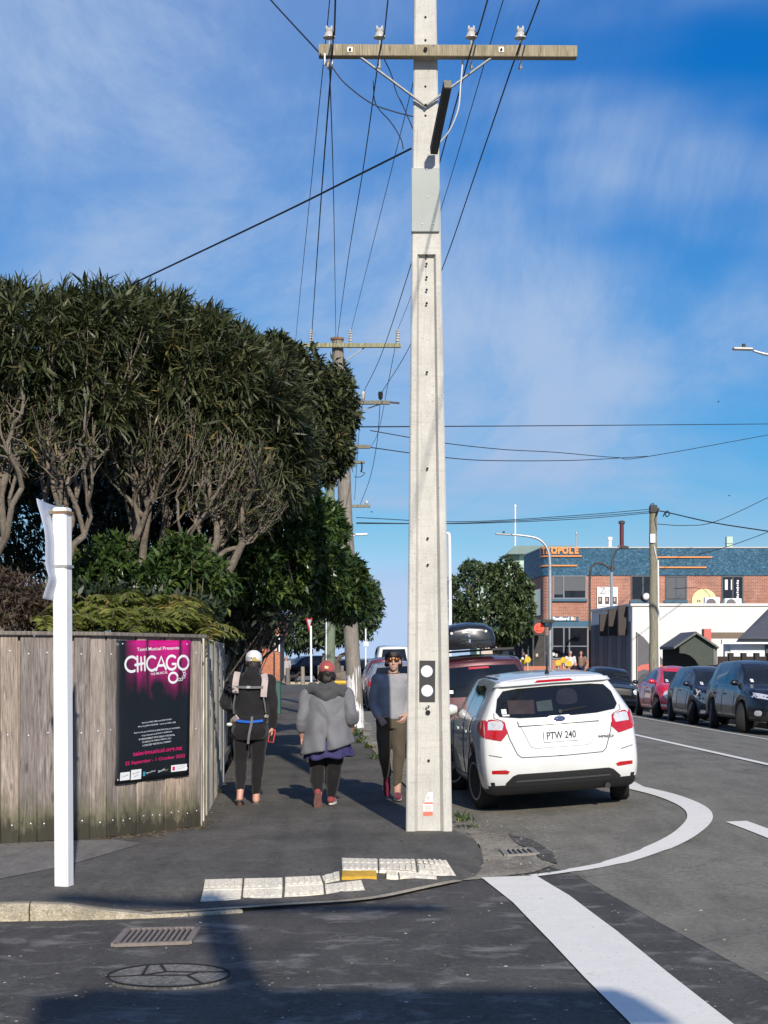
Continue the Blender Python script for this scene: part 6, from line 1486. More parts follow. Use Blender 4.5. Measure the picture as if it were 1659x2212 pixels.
def our_side(d, tc_): return Vector((0, 0, 0))
YAW = math.atan2(-EX, EY)

# ------------------------------------------------------------------ white hatchback
HATCH = dict(L=4.30, W=1.69, sill=.20, R=.315, zc=.315, ax=(-1.36, 1.27), roofw=.64, crown=.032, tw=.205,
    belt=[(-2.15, .99), (-1.6, 1.0), (-.6, .965), (.6, .93), (1.2, .90), (1.7, .82), (2.15, .66)],
    top=[(-2.15, 1.355), (-1.9, 1.372), (-1.3, 1.395), (-.4, 1.41), (.15, 1.395), (.55, 1.27), (1.05, 1.03), (1.3, .98), (1.8, .90), (2.15, .72)],
    plan=[(-2.15, .925), (-2.03, .975), (-1.7, 1.0), (0, 1.0), (1.3, .99), (1.85, .93), (2.15, .78)],
    rear=[(.2, .10), (.32, .02), (.45, -.01), (.62, .0), (.72, .045), (.9, .07), (1.0, .10), (1.2, .22), (1.38, .34), (1.5, .36)], front=[(.2, .08), (.45, 0), (.7, .05), (.9, .3)], rbulge=.10, fbulge=.16)
WHITEC = paintm('white_car_paint', (.66, .66, .64))
cl_ = G(1038, 1747.7); cr_ = G(1359, 1725)
axle = Vector(((cl_.x+cr_.x)/2-.015, (cl_.y+cr_.y)/2)); roll = -math.atan2(zr(cr_.x, cr_.y)-zr(cl_.x, cl_.y), (cr_.x-cl_.x))
f2 = Vector((EX, EY)); ctr = axle+f2*1.36; zc_ = (zr(cl_.x, cl_.y)+zr(cr_.x, cr_.y))/2
wc = Car('hatchback_car', 'white hatchback parked at the kerb beside the concrete pole, seen from behind', HATCH, WHITEC, (ctr.x, ctr.y, zc_-.005), (0, roll, YAW)); wc.wheels(ALLOY, 5)
p = wc.panel
gl = p('rear_window', 'rear', [(-.60, 1.01), (-.40, .985), (0, .975), (.40, .985), (.60, 1.01), (.635, 1.06), (.60, 1.19), (.53, 1.268), (.38, 1.285), (0, 1.292), (-.38, 1.285), (-.53, 1.268), (-.60, 1.19), (-.635, 1.06)], CARGLASS, .005)
m = MB(); h, n, d = wc.hit('rear', .02, 1.03); h2, _, _ = wc.hit('rear', .30, 1.055); m.tube([h-d*.02, h2-d*.02], [.012, .006], 6); m.lathe([(.022, 0), (.02, .03), (0, .03)], 10, Matrix.Translation(h) @ Matrix.Rotation(R(90), 4, 'X')); m.build('rear_wiper', BLKP, gl, local=True)
p('rego_sticker', 'rear', [(-.575, 1.035), (-.525, 1.035), (-.525, 1.085), (-.575, 1.085)], PLATEW, .007, parent=gl); p('rego_sticker', 'rear', [(-.57, 1.015), (-.50, 1.013), (-.50, 1.028), (-.57, 1.03)], PLATEW, .007, parent=gl)
BOXG = M('boxes_behind_glass', (.045, .034, .034), .25, 0, .3, 8); DIMG = M('pale_shape_behind_glass', (.05, .065, .065), .15, 0, .3, 10)
p('cargo_seen_through_glass', 'rear', [(-.50, 1.03), (-.24, 1.02), (-.23, 1.16), (-.50, 1.17)], BOXG, .008, parent=gl); p('cargo_seen_through_glass', 'rear', [(-.21, 1.04), (-.05, 1.04), (-.05, 1.15), (-.21, 1.14)], DIMG, .008, parent=gl); p('headrest_seen_through_glass', 'rear', [(.02, 1.10), (.20, 1.10), (.22, 1.20), (.17, 1.25), (.06, 1.25), (.01, 1.19)], M('headrest_behind_glass', (.022, .024, .03), .2, 0, .2, 8), .008, 3, parent=gl)
p('spoiler_lip', 'rear', [(-.60, 1.300), (0, 1.312), (.60, 1.300), (.57, 1.338), (0, 1.362), (-.57, 1.338)], WHITEC, .055, skirt=.07)
p('high_brake_light', 'rear', [(-.20, 1.322), (.20, 1.322), (.17, 1.345), (-.17, 1.345)], REDLENS, .062)
for sx, sd in ((-1, 'left'), (1, 'right')):
    tl = p('tail_light', 'rear', [(sx*.765, .80), (sx*.61, .765), (sx*.54, .84), (sx*.555, .955), (sx*.68, .99), (sx*.755, .985)], REDLENS, .010)
    p('clear_lens', 'rear', [(sx*.735, .885), (sx*.59, .875), (sx*.57, .93), (sx*.59, .965), (sx*.69, .975), (sx*.725, .965)], CLEARL, .013, parent=tl)
    p('side_lens', sd, [(-2.08, .81), (-1.90, .865), (-1.86, .95), (-1.95, .985), (-2.02, .985)], REDLENS, .010, parent=tl)
    p('reflector', 'rear', [(sx*.73, .435), (sx*.57, .425), (sx*.55, .452), (sx*.59, .468), (sx*.73, .470)], REDLENS, .006)
    p('side_window_rear', sd, [(-1.62, 1.02), (-1.30, .995), (-.50, .975), (-.50, 1.30), (-.95, 1.32), (-1.30, 1.29), (-1.50, 1.20)], CARGLASS, .004)
    p('side_window_front', sd, [(-.46, .975), (.62, .945), (.42, 1.15), (.22, 1.25), (-.05, 1.31), (-.46, 1.31)], CARGLASS, .004)
    wc.line('door_seam', sd, [(-.48, .97), (-.50, .35)]); wc.line('door_seam', sd, [(.72, .93), (.70, .35)]); wc.line('door_seam', sd, [(-1.0, .55), (-.85, .34), (.7, .33)])
    wc.line('door_seam', sd, [(-1.35, .99), (-1.20, .72), (-1.0, .55)])
    for y_ in (-1.05, -.10):
        h, n, d = wc.hit(sd, y_, .84); m = MB(); m.bar(h-d*.03-Vector((0, .09, 0)), h-d*.03+Vector((0, .09, 0)), .022, .03); m.build('door_handle', WHITEC, wc.root, local=True, bevel=.006)
    wc.line('tailgate_seam', 'rear', [(sx*.545, .88), (sx*.53, .80), (sx*.46, .62), (sx*.42, .585), (0, .578)], SEAMB, .009)
    wc.line('tailgate_edge', 'rear', [(sx*.655, 1.05), (sx*.66, 1.0), (sx*.57, .965)], SEAMB, .007)
    p('roof_rail_strip', 'top', [(sx*.545, -1.55), (sx*.515, -1.55), (sx*.52, -.5), (sx*.54, .2), (sx*.56, .2), (sx*.545, -.5)], BLKP, .004)
# plate recess, garnish, emblem, badge
rc = p('plate_recess', 'rear', [(-.40, .905), (.40, .905), (.31, .685), (.27, .672), (-.27, .672), (-.31, .685)], WHITEC, .004)
wc.line('recess_edge', 'rear', [(-.40, .90), (-.315, .69), (-.27, .670), (.27, .670), (.315, .69), (.40, .90)], M('shade_grey_trim', (.42, .42, .41), .5, 0, .05), .010, .004)
gb_ = p('garnish', 'rear', [(-.415, .905), (.415, .905), (.425, .955), (.16, .955), (.10, .985), (-.10, .985), (-.16, .955), (-.425, .955)], WHITEC, .035, skirt=.05)
wc.plate('rear', 0, .785, 'PTW 240', off=.030)
h, n, d = wc.hit('rear', 0, .955); m = MB(); m.lathe([(1, 0), (1, .008), (.9, .012), (0, .014)], 24, Matrix.Translation(h-d*.035) @ Matrix.Rotation(R(90), 4, 'X') @ Matrix.Diagonal((.062, .034, 1, 1))); em = m.build('emblem', CHROME, wc.root, smooth=True, local=True)
m = MB(); m.lathe([(1, 0), (1, .004), (0, .004)], 20, Matrix.Translation(h-d*.046) @ Matrix.Rotation(R(90), 4, 'X') @ Matrix.Diagonal((.050, .026, 1, 1))); m.build('emblem_face', M('emblem_blue', (.05, .07, .16), .3, .3, .1), em, local=True)
for ex, ez, r_ in ((-.025, .004, .008), (.006, .012, .005), (.016, .002, .005), (.028, .010, .004), (.02, -.010, .005), (.002, -.008, .005)):
    m = MB(); m.lathe([(r_, 0), (r_*.6, .003), (0, .004)], 8, Matrix.Translation(h-d*.050+Vector((ex, 0, ez))) @ Matrix.Rotation(R(90), 4, 'X')); m.build('emblem_star', CHROME, em, local=True)
h, n, d = wc.hit('rear', .47, .74); m = MB(); text_mb(m, 'IMPREZA', .034, Matrix.Translation(h-d*.014), bold=.001, width=.17); m.build('model_lettering', M('badge_grey', (.16, .15, .15), .35, .6, .1), wc.root, local=True)
p('lower_insert', 'rear', [(-.60, .325), (-.52, .40), (-.47, .418), (.47, .418), (.52, .40), (.60, .325), (.58, .285), (-.58, .285)], BLKP, .006)
p('insert_rib', 'rear', [(-.50, .335), (.50, .335), (.48, .352), (-.48, .352)], M('grey_plastic', (.06, .06, .06), .5, 0, .1), .016, step=.2)
wc.line('bumper_seam', 'rear', [(-.62, .60), (-.80, .64)]); wc.line('bumper_seam', 'rear', [(.62, .60), (.80, .64)])
h, n, d = wc.hit('top', 0, -1.55); m = MB(); m.tube([h+Vector((0, 0, -.01)), h+Vector((0, -.03, .04)), h+Vector((.0, -.16, .34))], [.03, .012, .004], 8); m.build('antenna', BLKP, wc.root, local=True, smooth='all')
wc.mirrors(.62, .99, WHITEC)
p('windscreen', 'front', [(-.62, 1.02), (.62, 1.02), (.52, 1.34), (-.52, 1.34)], CARGLASS, .004)
m = MB(); m.tube([(.45, -2.05, .24), (.45, -2.2, .235)], .03, 8); m.build('exhaust', BLKP, wc.root, local=True)
p('bumper_latch', 'rear', [(-.04, .585), (.02, .585), (.02, .60), (-.04, .60)], CHROME, .006)

# ------------------------------------------------------------------ maroon wagon with a roof box
SUV = dict(L=4.6, W=1.78, sill=.34, R=.35, zc=.35, ax=(-1.40, 1.35), roofw=.74, crown=.04, tw=.22,
    belt=[(-2.3, 1.08), (0, 1.06), (1.2, 1.02), (1.9, .95), (2.3, .80)], top=[(-2.3, 1.60), (-2.0, 1.64), (-.8, 1.68), (.2, 1.64), (.55, 1.52), (1.0, 1.16), (1.2, 1.10), (1.9, 1.04), (2.3, .86)],
    plan=[(-2.3, .93), (-2.15, .985), (-1.7, 1), (0, 1), (1.5, .99), (2.0, .95), (2.3, .82)], rear=[(.3, .06), (.45, 0), (.7, 0), (1.05, .05), (1.3, .12), (1.6, .22)], front=[(.3, .08), (.5, 0), (.8, .04), (1.05, .2)], rbulge=.07, fbulge=.12)
MAR = paintm('maroon_car_paint', (.16, .032, .036), .3); MARD = paintm('shaded_maroon_paint', (.085, .022, .024), .3)  # second maroon is a darker copy, the wagon's shade put into the colour
def place_left(d, u=None, tcen=3.0):
    x = tcen-.0574*d if u is None else (u-CX)*d/F
    s_, t_ = st(x, d); z = (zr(*S(s_, t_-.75)[:2])+zr(*S(s_, t_+.75)[:2]))/2; rl = -math.atan2(zr(*S(s_, t_+.75)[:2])-zr(*S(s_, t_-.75)[:2]), 1.5); return (x, d, z), (0, rl, YAW)
WAG = dict(SUV); WAG['top'] = [(y, z-.10) for y, z in SUV['top']]; WAG['belt'] = [(y, z-.09) for y, z in SUV['belt']]
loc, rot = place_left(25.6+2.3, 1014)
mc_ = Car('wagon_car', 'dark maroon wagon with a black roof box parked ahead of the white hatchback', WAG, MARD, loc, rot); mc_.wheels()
mg = mc_.panel('rear_window', 'rear', [(-.68, 1.00), (0, .98), (.68, 1.00), (.64, 1.30), (.57, 1.43), (0, 1.45), (-.57, 1.43), (-.64, 1.30)], CARGLASS, .006)
mc_.panel('high_brake_light', 'rear', [(-.16, 1.40), (.16, 1.40), (.15, 1.43), (-.15, 1.43)], REDLENS, .014)
for sx, sd in ((-1, 'left'), (1, 'right')):
    mc_.panel('tail_light', 'rear', [(sx*.84, .70), (sx*.70, .70), (sx*.70, .94), (sx*.84, .95)], REDLENS, .008)
    mc_.panel('side_window', sd, [(-2.0, 1.02), (.75, 1.00), (.35, 1.42), (-1.75, 1.45)], CARGLASS, .004)
    m = MB(); m.tube([(sx*.60, -1.9, 1.56), (sx*.60, -1.85, 1.63), (sx*.60, -.2, 1.66), (sx*.60, .1, 1.59)], .018, 6); m.build('roof_rail', BLKP, mc_.root, local=True, smooth='all')
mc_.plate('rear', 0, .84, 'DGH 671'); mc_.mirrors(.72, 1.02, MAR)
for y_ in (-1.45, -.35): m = MB(); m.bar((-.66, y_, 1.675), (.66, y_, 1.675), .06, .03); m.build('rack_bar', BLKP, mc_.root, local=True)
h, n, d = mc_.hit('rear', -.2, 1.04); m = MB(); m.bar(h-d*.02, h-d*.02+Vector((.32, .03, .05)), .012, .012); m.build('rear_wiper', BLKP, mg, local=True)
mc_.panel('pale_reflection', 'rear', [(-.60, 1.06), (-.42, 1.05), (-.42, 1.10), (-.60, 1.11)], PLATEW, .009, parent=mg)  # a reflection in the rear window, painted as a pale patch
bx_ = loc; rbx = thing('roof_box', 'black streamlined roof box with a white label on the maroon wagon', 'roof box', Matrix.LocRotScale(Vector(loc), Matrix.Rotation(YAW, 3, 'Z').to_euler(), None) @ Vector((-.20, -.9, 1.70)), rot=(0, rot[1], YAW))
m = MB(); secs = []
for y_, w_, h_ in ((-1.05, .34, .30), (-1.02, .39, .36), (-.8, .42, .41), (-.2, .42, .42), (.5, .40, .36), (.9, .30, .22), (1.0, .18, .12)):
    ring = []
    for x_, z_ in ((-1, .10), (-.97, .0), (-.5, -.01), (.5, -.01), (.97, .0), (1, .10), (1.02, .40), (.92, .72), (.62, .93), (0, 1.0), (-.62, .93), (-.92, .72), (-1.02, .40)): ring.append((x_*w_, y_, z_*h_))
    secs.append(ring)
vs = [v for r_ in secs for v in r_]; n = 13; m.add(vs, [(i*n+j, (i+1)*n+j, (i+1)*n+(j+1) % n, i*n+(j+1) % n) for i in range(6) for j in range(n)]+[tuple(range(n)), tuple(range(6*n, 7*n))[::-1]])
GLB = M('gloss_black_plastic', (.014, .015, .018), .25, 0, .1, 6, coat=.5); bo_ = m.build('shell', GLB, rbx, smooth=True, local=True, bevel=.015)
m = MB(); m.box((-.02, -1.06, .27), (.17, .01, .045), Matrix.Rotation(R(-3), 3, 'Y')); m.build('label', PLATEW, rbx, local=True)
m = MB(); text_mb(m, 'CARGO', .035, Matrix.Translation((.0, -1.0665, .27)), bold=.001); m.build('label_lettering', GREYI, rbx, local=True)
for x_ in (-.27, .26): m = MB(); m.lathe([(.02, 0), (.02, .012), (0, .012)], 10, Matrix.Translation((x_, -1.055, .255)) @ Matrix.Rotation(R(90), 4, 'X')); m.build('reflector', PLATEW, rbx, local=True)
m = MB(); m.box((0, -1.06, .20), (.03, .02, .04)); m.box((0, -1.06, .12), (.03, .02, .05)); m.build('lock', CHROME, rbx, local=True)
m = MB(); m.tube([(-.37, -1.05, .12), (.37, -1.05, .12)], .008, 6); m.build('lid_seam', BLKP, rbx, local=True)

# ------------------------------------------------------------------ cars parked on the far side, facing the camera
def place_right(d, u_left, W, extra=0):
    x = (u_left-CX)*d/F+W/2; s_, t_ = st(x, d); za, zb2 = zr(*S(s_, t_-.75)[:2]), zr(*S(s_, t_+.75)[:2]); return x, s_, t_, (za+zb2)/2, math.atan2(zb2-za, 1.5)
def far_car(name, label, spec, paint, d_front, u_left, group='cars parked across the street', yaw=0):
    x, s_, t_, z, sl = place_right(d_front, u_left, spec['W']); c = S(s_+spec['L']/2, t_); return Car(name, label, spec, paint, (c.x, c.y, z), (0, sl, YAW+math.pi+yaw), group)
SUVB = dict(L=4.6, W=1.80, sill=.30, R=.36, zc=.36, ax=(-1.38, 1.29), roofw=.70, crown=.05, tw=.225,
    belt=[(-2.3, 1.12), (-1.5, 1.10), (.9, 1.02), (1.5, 1.0), (2.0, .92), (2.3, .78)], top=[(-2.3, 1.58), (-1.6, 1.65), (-.4, 1.68), (.15, 1.64), (.55, 1.48), (1.05, 1.14), (1.3, 1.09), (1.9, 1.02), (2.3, .86)],
    plan=[(-2.3, .88), (-2.1, .96), (-1.5, 1), (1.3, 1.0), (1.8, .95), (2.1, .88), (2.3, .74)], rear=[(.3, .05), (.6, 0), (1.1, .08), (1.5, .3)], front=[(.3, .1), (.45, .02), (.62, 0), (.8, .06), (1.0, .25)], rbulge=.1, fbulge=.18)
BLKC = paintm('black_car_paint', (.006, .007, .010), 0, .25); NAVY = paintm('navy_car_paint', (.009, .012, .021), 0, .28)
for _m in (BLKC, NAVY): _m.node_tree.nodes['Principled BSDF'].inputs['Coat Weight'].default_value = .45; _m.node_tree.nodes['Principled BSDF'].inputs['Specular IOR Level'].default_value = .3; REDC = paintm('red_car_paint', (.60, .012, .035), .0, .25); SILV = paintm('silver_car_paint', (.38, .39, .40), .6, .3)
def common(c, mat, wind, side, rimm=ALLOY, spokes=5, mir=(.85, 1.06), handles=(.9, .55)):
    c.wheels(rimm, spokes); ws = c.panel('windscreen', 'front', wind, CARGLASS, .005)
    c.panel('rego_sticker', 'front', [(wind[1][0]-.14, wind[1][1]+.03), (wind[1][0]-.07, wind[1][1]+.03), (wind[1][0]-.07, wind[1][1]+.10), (wind[1][0]-.14, wind[1][1]+.10)], PLATEW, .008, parent=ws)
    for sd in ('left', 'right'):
        for w in side: c.panel('side_window', sd, w, CARGLASS, .004)
        y0 = side[0][0][0]; c.line('door_seam', sd, [(.72, .95), (.70, .40)]); c.line('door_seam', sd, [(-.38, 1.0), (-.38, .40), (.7, .38)])
        for y_ in (-.25, -1.15):
            h, n, d = c.hit(sd, y_, .88)
            if h is not None: m = MB(); m.bar(h-d*.03-Vector((0, .09, 0)), h-d*.03+Vector((0, .09, 0)), .022, .03); m.build('door_handle', mat, c.root, local=True)
    c.mirrors(mir[0], mir[1], mat)
sv = far_car('suv_car', 'large black SUV nearest the right edge among the cars parked across the street', SUVB, BLKC, 38.1, 1618)
common(sv, BLKC, [(-.66, 1.16), (.66, 1.16), (.58, 1.56), (-.58, 1.56)], [[(.72, 1.08), (-.36, 1.12), (-.36, 1.54), (.20, 1.52)], [(-.42, 1.12), (-1.30, 1.15), (-1.30, 1.53), (-.42, 1.54)], [(-1.38, 1.16), (-1.95, 1.22), (-1.85, 1.42), (-1.38, 1.52)]], mir=(.72, 1.12))
for sx in (-1, 1):
    hl = sv.panel('headlight', 'front', [(sx*.45, .80), (sx*.80, .84), (sx*.84, .96), (sx*.48, .92)], CLEARL, .008); fg = sv.panel('fog_light', 'front', [(sx*.66, .44), (sx*.76, .44), (sx*.76, .54), (sx*.66, .54)], CLEARL, .008, 3)
sv.panel('grille', 'front', [(-.42, .60), (.42, .60), (.42, .90), (-.42, .90)], BLKP, .006); sv.panel('lower_grille', 'front', [(-.6, .36), (.6, .36), (.55, .52), (-.55, .52)], BLKP, .006); sv.plate('front', 0, .55, 'KTR 318')
for k in range(3): sv.panel('grille_bar', 'front', [(-.40, .66+k*.08), (.40, .66+k*.08), (.40, .685+k*.08), (-.40, .685+k*.08)], CHROME, .012, step=.2)
YAR = dict(L=3.75, W=1.69, sill=.22, R=.30, zc=.30, ax=(-1.22, 1.24), roofw=.66, crown=.05, tw=.185,
    belt=[(-1.87, 1.02), (-1.2, 1.02), (.6, .93), (1.2, .90), (1.6, .80), (1.87, .62)], top=[(-1.87, 1.44), (-1.4, 1.49), (-.4, 1.52), (.1, 1.49), (.5, 1.35), (1.0, 1.04), (1.25, .97), (1.6, .88), (1.87, .70)],
    plan=[(-1.87, .88), (-1.7, .96), (-1.2, 1), (1.0, 1), (1.45, .94), (1.7, .85), (1.87, .70)], rear=[(.2, .06), (.6, 0), (1.0, .06), (1.4, .25)], front=[(.2, .1), (.4, .02), (.55, 0), (.7, .08), (.9, .3)], rbulge=.1, fbulge=.2)
ya = far_car('hatchback_car', 'small dark navy hatchback with yellowed headlights between the red car and the black SUV', YAR, NAVY, 43.3, 1500)
common(ya, NAVY, [(-.62, 1.02), (.62, 1.02), (.54, 1.40), (-.54, 1.40)], [[(.75, .98), (-.30, 1.02), (-.30, 1.40), (.12, 1.37)], [(-.36, 1.02), (-1.20, 1.06), (-1.10, 1.34), (-.36, 1.40)]], mir=(.66, 1.02))
for sx in (-1, 1): ya.panel('headlight', 'front', [(sx*.42, .60), (sx*.50, .78), (sx*.72, .93), (sx*.81, .90), (sx*.76, .68), (sx*.60, .56)], YLENS, .008, 3); ya.panel('fog_light', 'front', [(sx*.58, .32), (sx*.68, .32), (sx*.68, .40), (sx*.58, .40)], CLEARL, .008, 3)
ya.panel('lower_grille', 'front', [(-.5, .28), (.5, .28), (.45, .46), (-.45, .46)], BLKP, .006); ya.panel('grille', 'front', [(-.34, .60), (.34, .60), (.30, .68), (-.30, .68)], BLKP, .006); ya.plate('front', 0, .50, 'EFB 942')
BEE = dict(L=4.08, W=1.72, sill=.22, R=.315, zc=.315, ax=(-1.28, 1.24), roofw=.60, crown=.07, tw=.20,
    belt=[(-2.04, .72), (-1.6, .88), (-.9, .98), (.6, .96), (1.2, .92), (1.7, .80), (2.04, .58)], top=[(-2.04, .80), (-1.75, 1.02), (-1.3, 1.26), (-.7, 1.44), (-.1, 1.50), (.35, 1.43), (.75, 1.22), (1.05, 1.04), (1.3, .99), (1.75, .86), (2.04, .62)],
    plan=[(-2.04, .70), (-1.8, .88), (-1.3, 1.0), (-.3, .965), (.5, .965), (1.25, 1.0), (1.75, .88), (2.04, .68)], rear=[(.2, .1), (.5, 0), (.8, .05), (1.2, .2)], front=[(.2, .12), (.4, .02), (.5, 0), (.65, .08), (.9, .3)], rbulge=.12, fbulge=.2)
be = far_car('beetle_car', 'bright red rounded two door car with round headlights parked across the street', BEE, REDC, 48.0, 1424)
common(be, REDC, [(-.58, 1.04), (.58, 1.04), (.48, 1.38), (-.48, 1.38)], [[(.72, 1.0), (-.42, 1.02), (-.46, 1.38), (-.1, 1.42), (.22, 1.33)], [(-.50, 1.03), (-1.15, 1.06), (-1.0, 1.22), (-.55, 1.36)]], mir=(.62, 1.03))
for sx in (-1, 1):
    hl = be.panel('headlight', 'front', [(sx*(.60+.115*math.cos(k*.524)), .70+.125*math.sin(k*.524)) for k in range(12)], CLEARL, .012); be.panel('fog_light', 'front', [(sx*.58, .36), (sx*.76, .37), (sx*.76, .43), (sx*.58, .42)], AMBER if False else CLEARL, .008)
be.panel('lower_grille', 'front', [(-.42, .28), (.42, .28), (.40, .38), (-.40, .38)], BLKP, .006); be.plate('front', 0, .47, 'BZK 27')
MINI = dict(L=3.9, W=1.50, sill=.24, R=.29, zc=.29, ax=(-1.2, 1.25), roofw=.70, crown=.05, tw=.17,
    belt=[(-1.95, .86), (.6, .90), (1.2, .88), (1.7, .80), (1.95, .70)], top=[(-1.95, 1.15), (-1.4, 1.32), (-.4, 1.40), (.1, 1.37), (.4, 1.26), (.72, .98), (.9, .94), (1.7, .86), (1.95, .78)],
    plan=[(-1.95, .88), (-1.5, 1), (1.3, 1), (1.75, .96), (1.95, .88)], rear=[(.2, .05), (.6, 0), (1.2, .2)], front=[(.2, .06), (.45, 0), (.75, .02), (.9, .15)], rbulge=.05, fbulge=.06)
bc = far_car('classic_car', 'small old black car facing the camera behind the white hatchback roof', MINI, BLKC, 54.0, 1284)
common(bc, BLKC, [(-.56, .98), (.56, .98), (.50, 1.30), (-.50, 1.30)], [[(.5, .95), (-.35, .96), (-.35, 1.30), (.2, 1.28)]], mir=(.6, .98))
for sx in (-1, 1): bc.panel('headlight', 'front', [(sx*(.53+.09*math.cos(k*.524)), .68+.09*math.sin(k*.524)) for k in range(12)], CLEARL, .010)
bc.panel('grille', 'front', [(-.38, .56), (.38, .56), (.38, .76), (-.38, .76)], BLKP, .006); bc.plate('front', .42, .50, 'NCM 140'); bc.panel('bumper', 'front', [(-.70, .38), (.70, .38), (.70, .46), (-.70, .46)], CHROME, .02, skirt=.03)
# ------------------------------------------------------------------ cars farther up on our side
def rear_car(name, label, spec, paint, d, u, zt_=1.0, tail=(.66, .82, .78, 1.0)):
    loc, rot = place_left(d+spec['L']/2, u); c = Car(name, label, spec, paint, loc, rot, 'cars parked farther up the near kerb'); c.wheels(ALLOY, 5)
    b = spec['belt'][0][1]; t_ = spec['top'][0][1]; c.panel('rear_window', 'rear', [(-.60, b+.04), (.60, b+.04), (.50, t_-.08), (-.50, t_-.08)], CARGLASS, .006)
    for sx, sd in ((-1, 'left'), (1, 'right')):
        c.panel('tail_light', 'rear', [(sx*.80, b-.28), (sx*.66, b-.28), (sx*.64, b-.02), (sx*.80, b)], REDLENS, .008); c.panel('reflector', 'rear', [(sx*.78, .36), (sx*.60, .36), (sx*.60, .41), (sx*.78, .41)], REDLENS, .008); c.panel('side_window', sd, [(-1.5, b+.05), (.6, b), (.3, t_-.02), (-1.3, t_-.05)], CARGLASS, .004)
    c.panel('lower_insert', 'rear', [(-.6, .28), (.6, .28), (.55, .36), (-.55, .36)], BLKP, .006)
    c.plate('rear', 0, .72, 'LPB 53'); return c
rear_car('hatchback_car', 'silver hatchback with red tail lights half hidden behind the walking man', HATCH, SILV, 50, 848)
rear_car('hatchback_car', 'maroon hatchback parked beyond the silver one', YAR, MAR, 57.5, 835)
vn = dict(SUV); vn['top'] = [(y, z+.34) for y, z in SUV['top']]; vn['belt'] = [(y, z+.14) for y, z in SUV['belt']]; vn['rear'] = [(.3, .05), (1.3, 0), (2.1, .1)]
v_ = rear_car('van', 'white van with a dark rear window above the maroon car', vn, WHITEC, 76, 846); v_.root['category'] = 'van'
fb = Car('suv_car', 'black SUV parked in the far car park behind the bollards', SUV, BLKC, (P(660, 1420, 113).x, 113, .1), (0, 0, R(118)), None); fb.wheels()
for sd in ('left', 'right'): fb.panel('side_window', sd, [(-2.0, 1.12), (.75, 1.10), (.35, 1.52), (-1.75, 1.55)], CARGLASS, .004)
fb.panel('windscreen', 'front', [(-.66, 1.16), (.66, 1.16), (.58, 1.54), (-.58, 1.54)], CARGLASS, .005); fb.panel('rear_window', 'rear', [(-.6, 1.12), (.6, 1.12), (.5, 1.5), (-.5, 1.5)], CARGLASS, .005)
fb2 = Car('hatchback_car', 'dark blue hatchback in the far car park right of the green pole', HATCH, NAVY, (P(748, 1420, 116).x, 116, .1), (0, 0, R(75)), None); fb2.wheels()
for sd in ('left', 'right'): fb2.panel('side_window', sd, [(-1.5, 1.02), (.6, .97), (.2, 1.32), (-1.2, 1.34)], CARGLASS, .004)
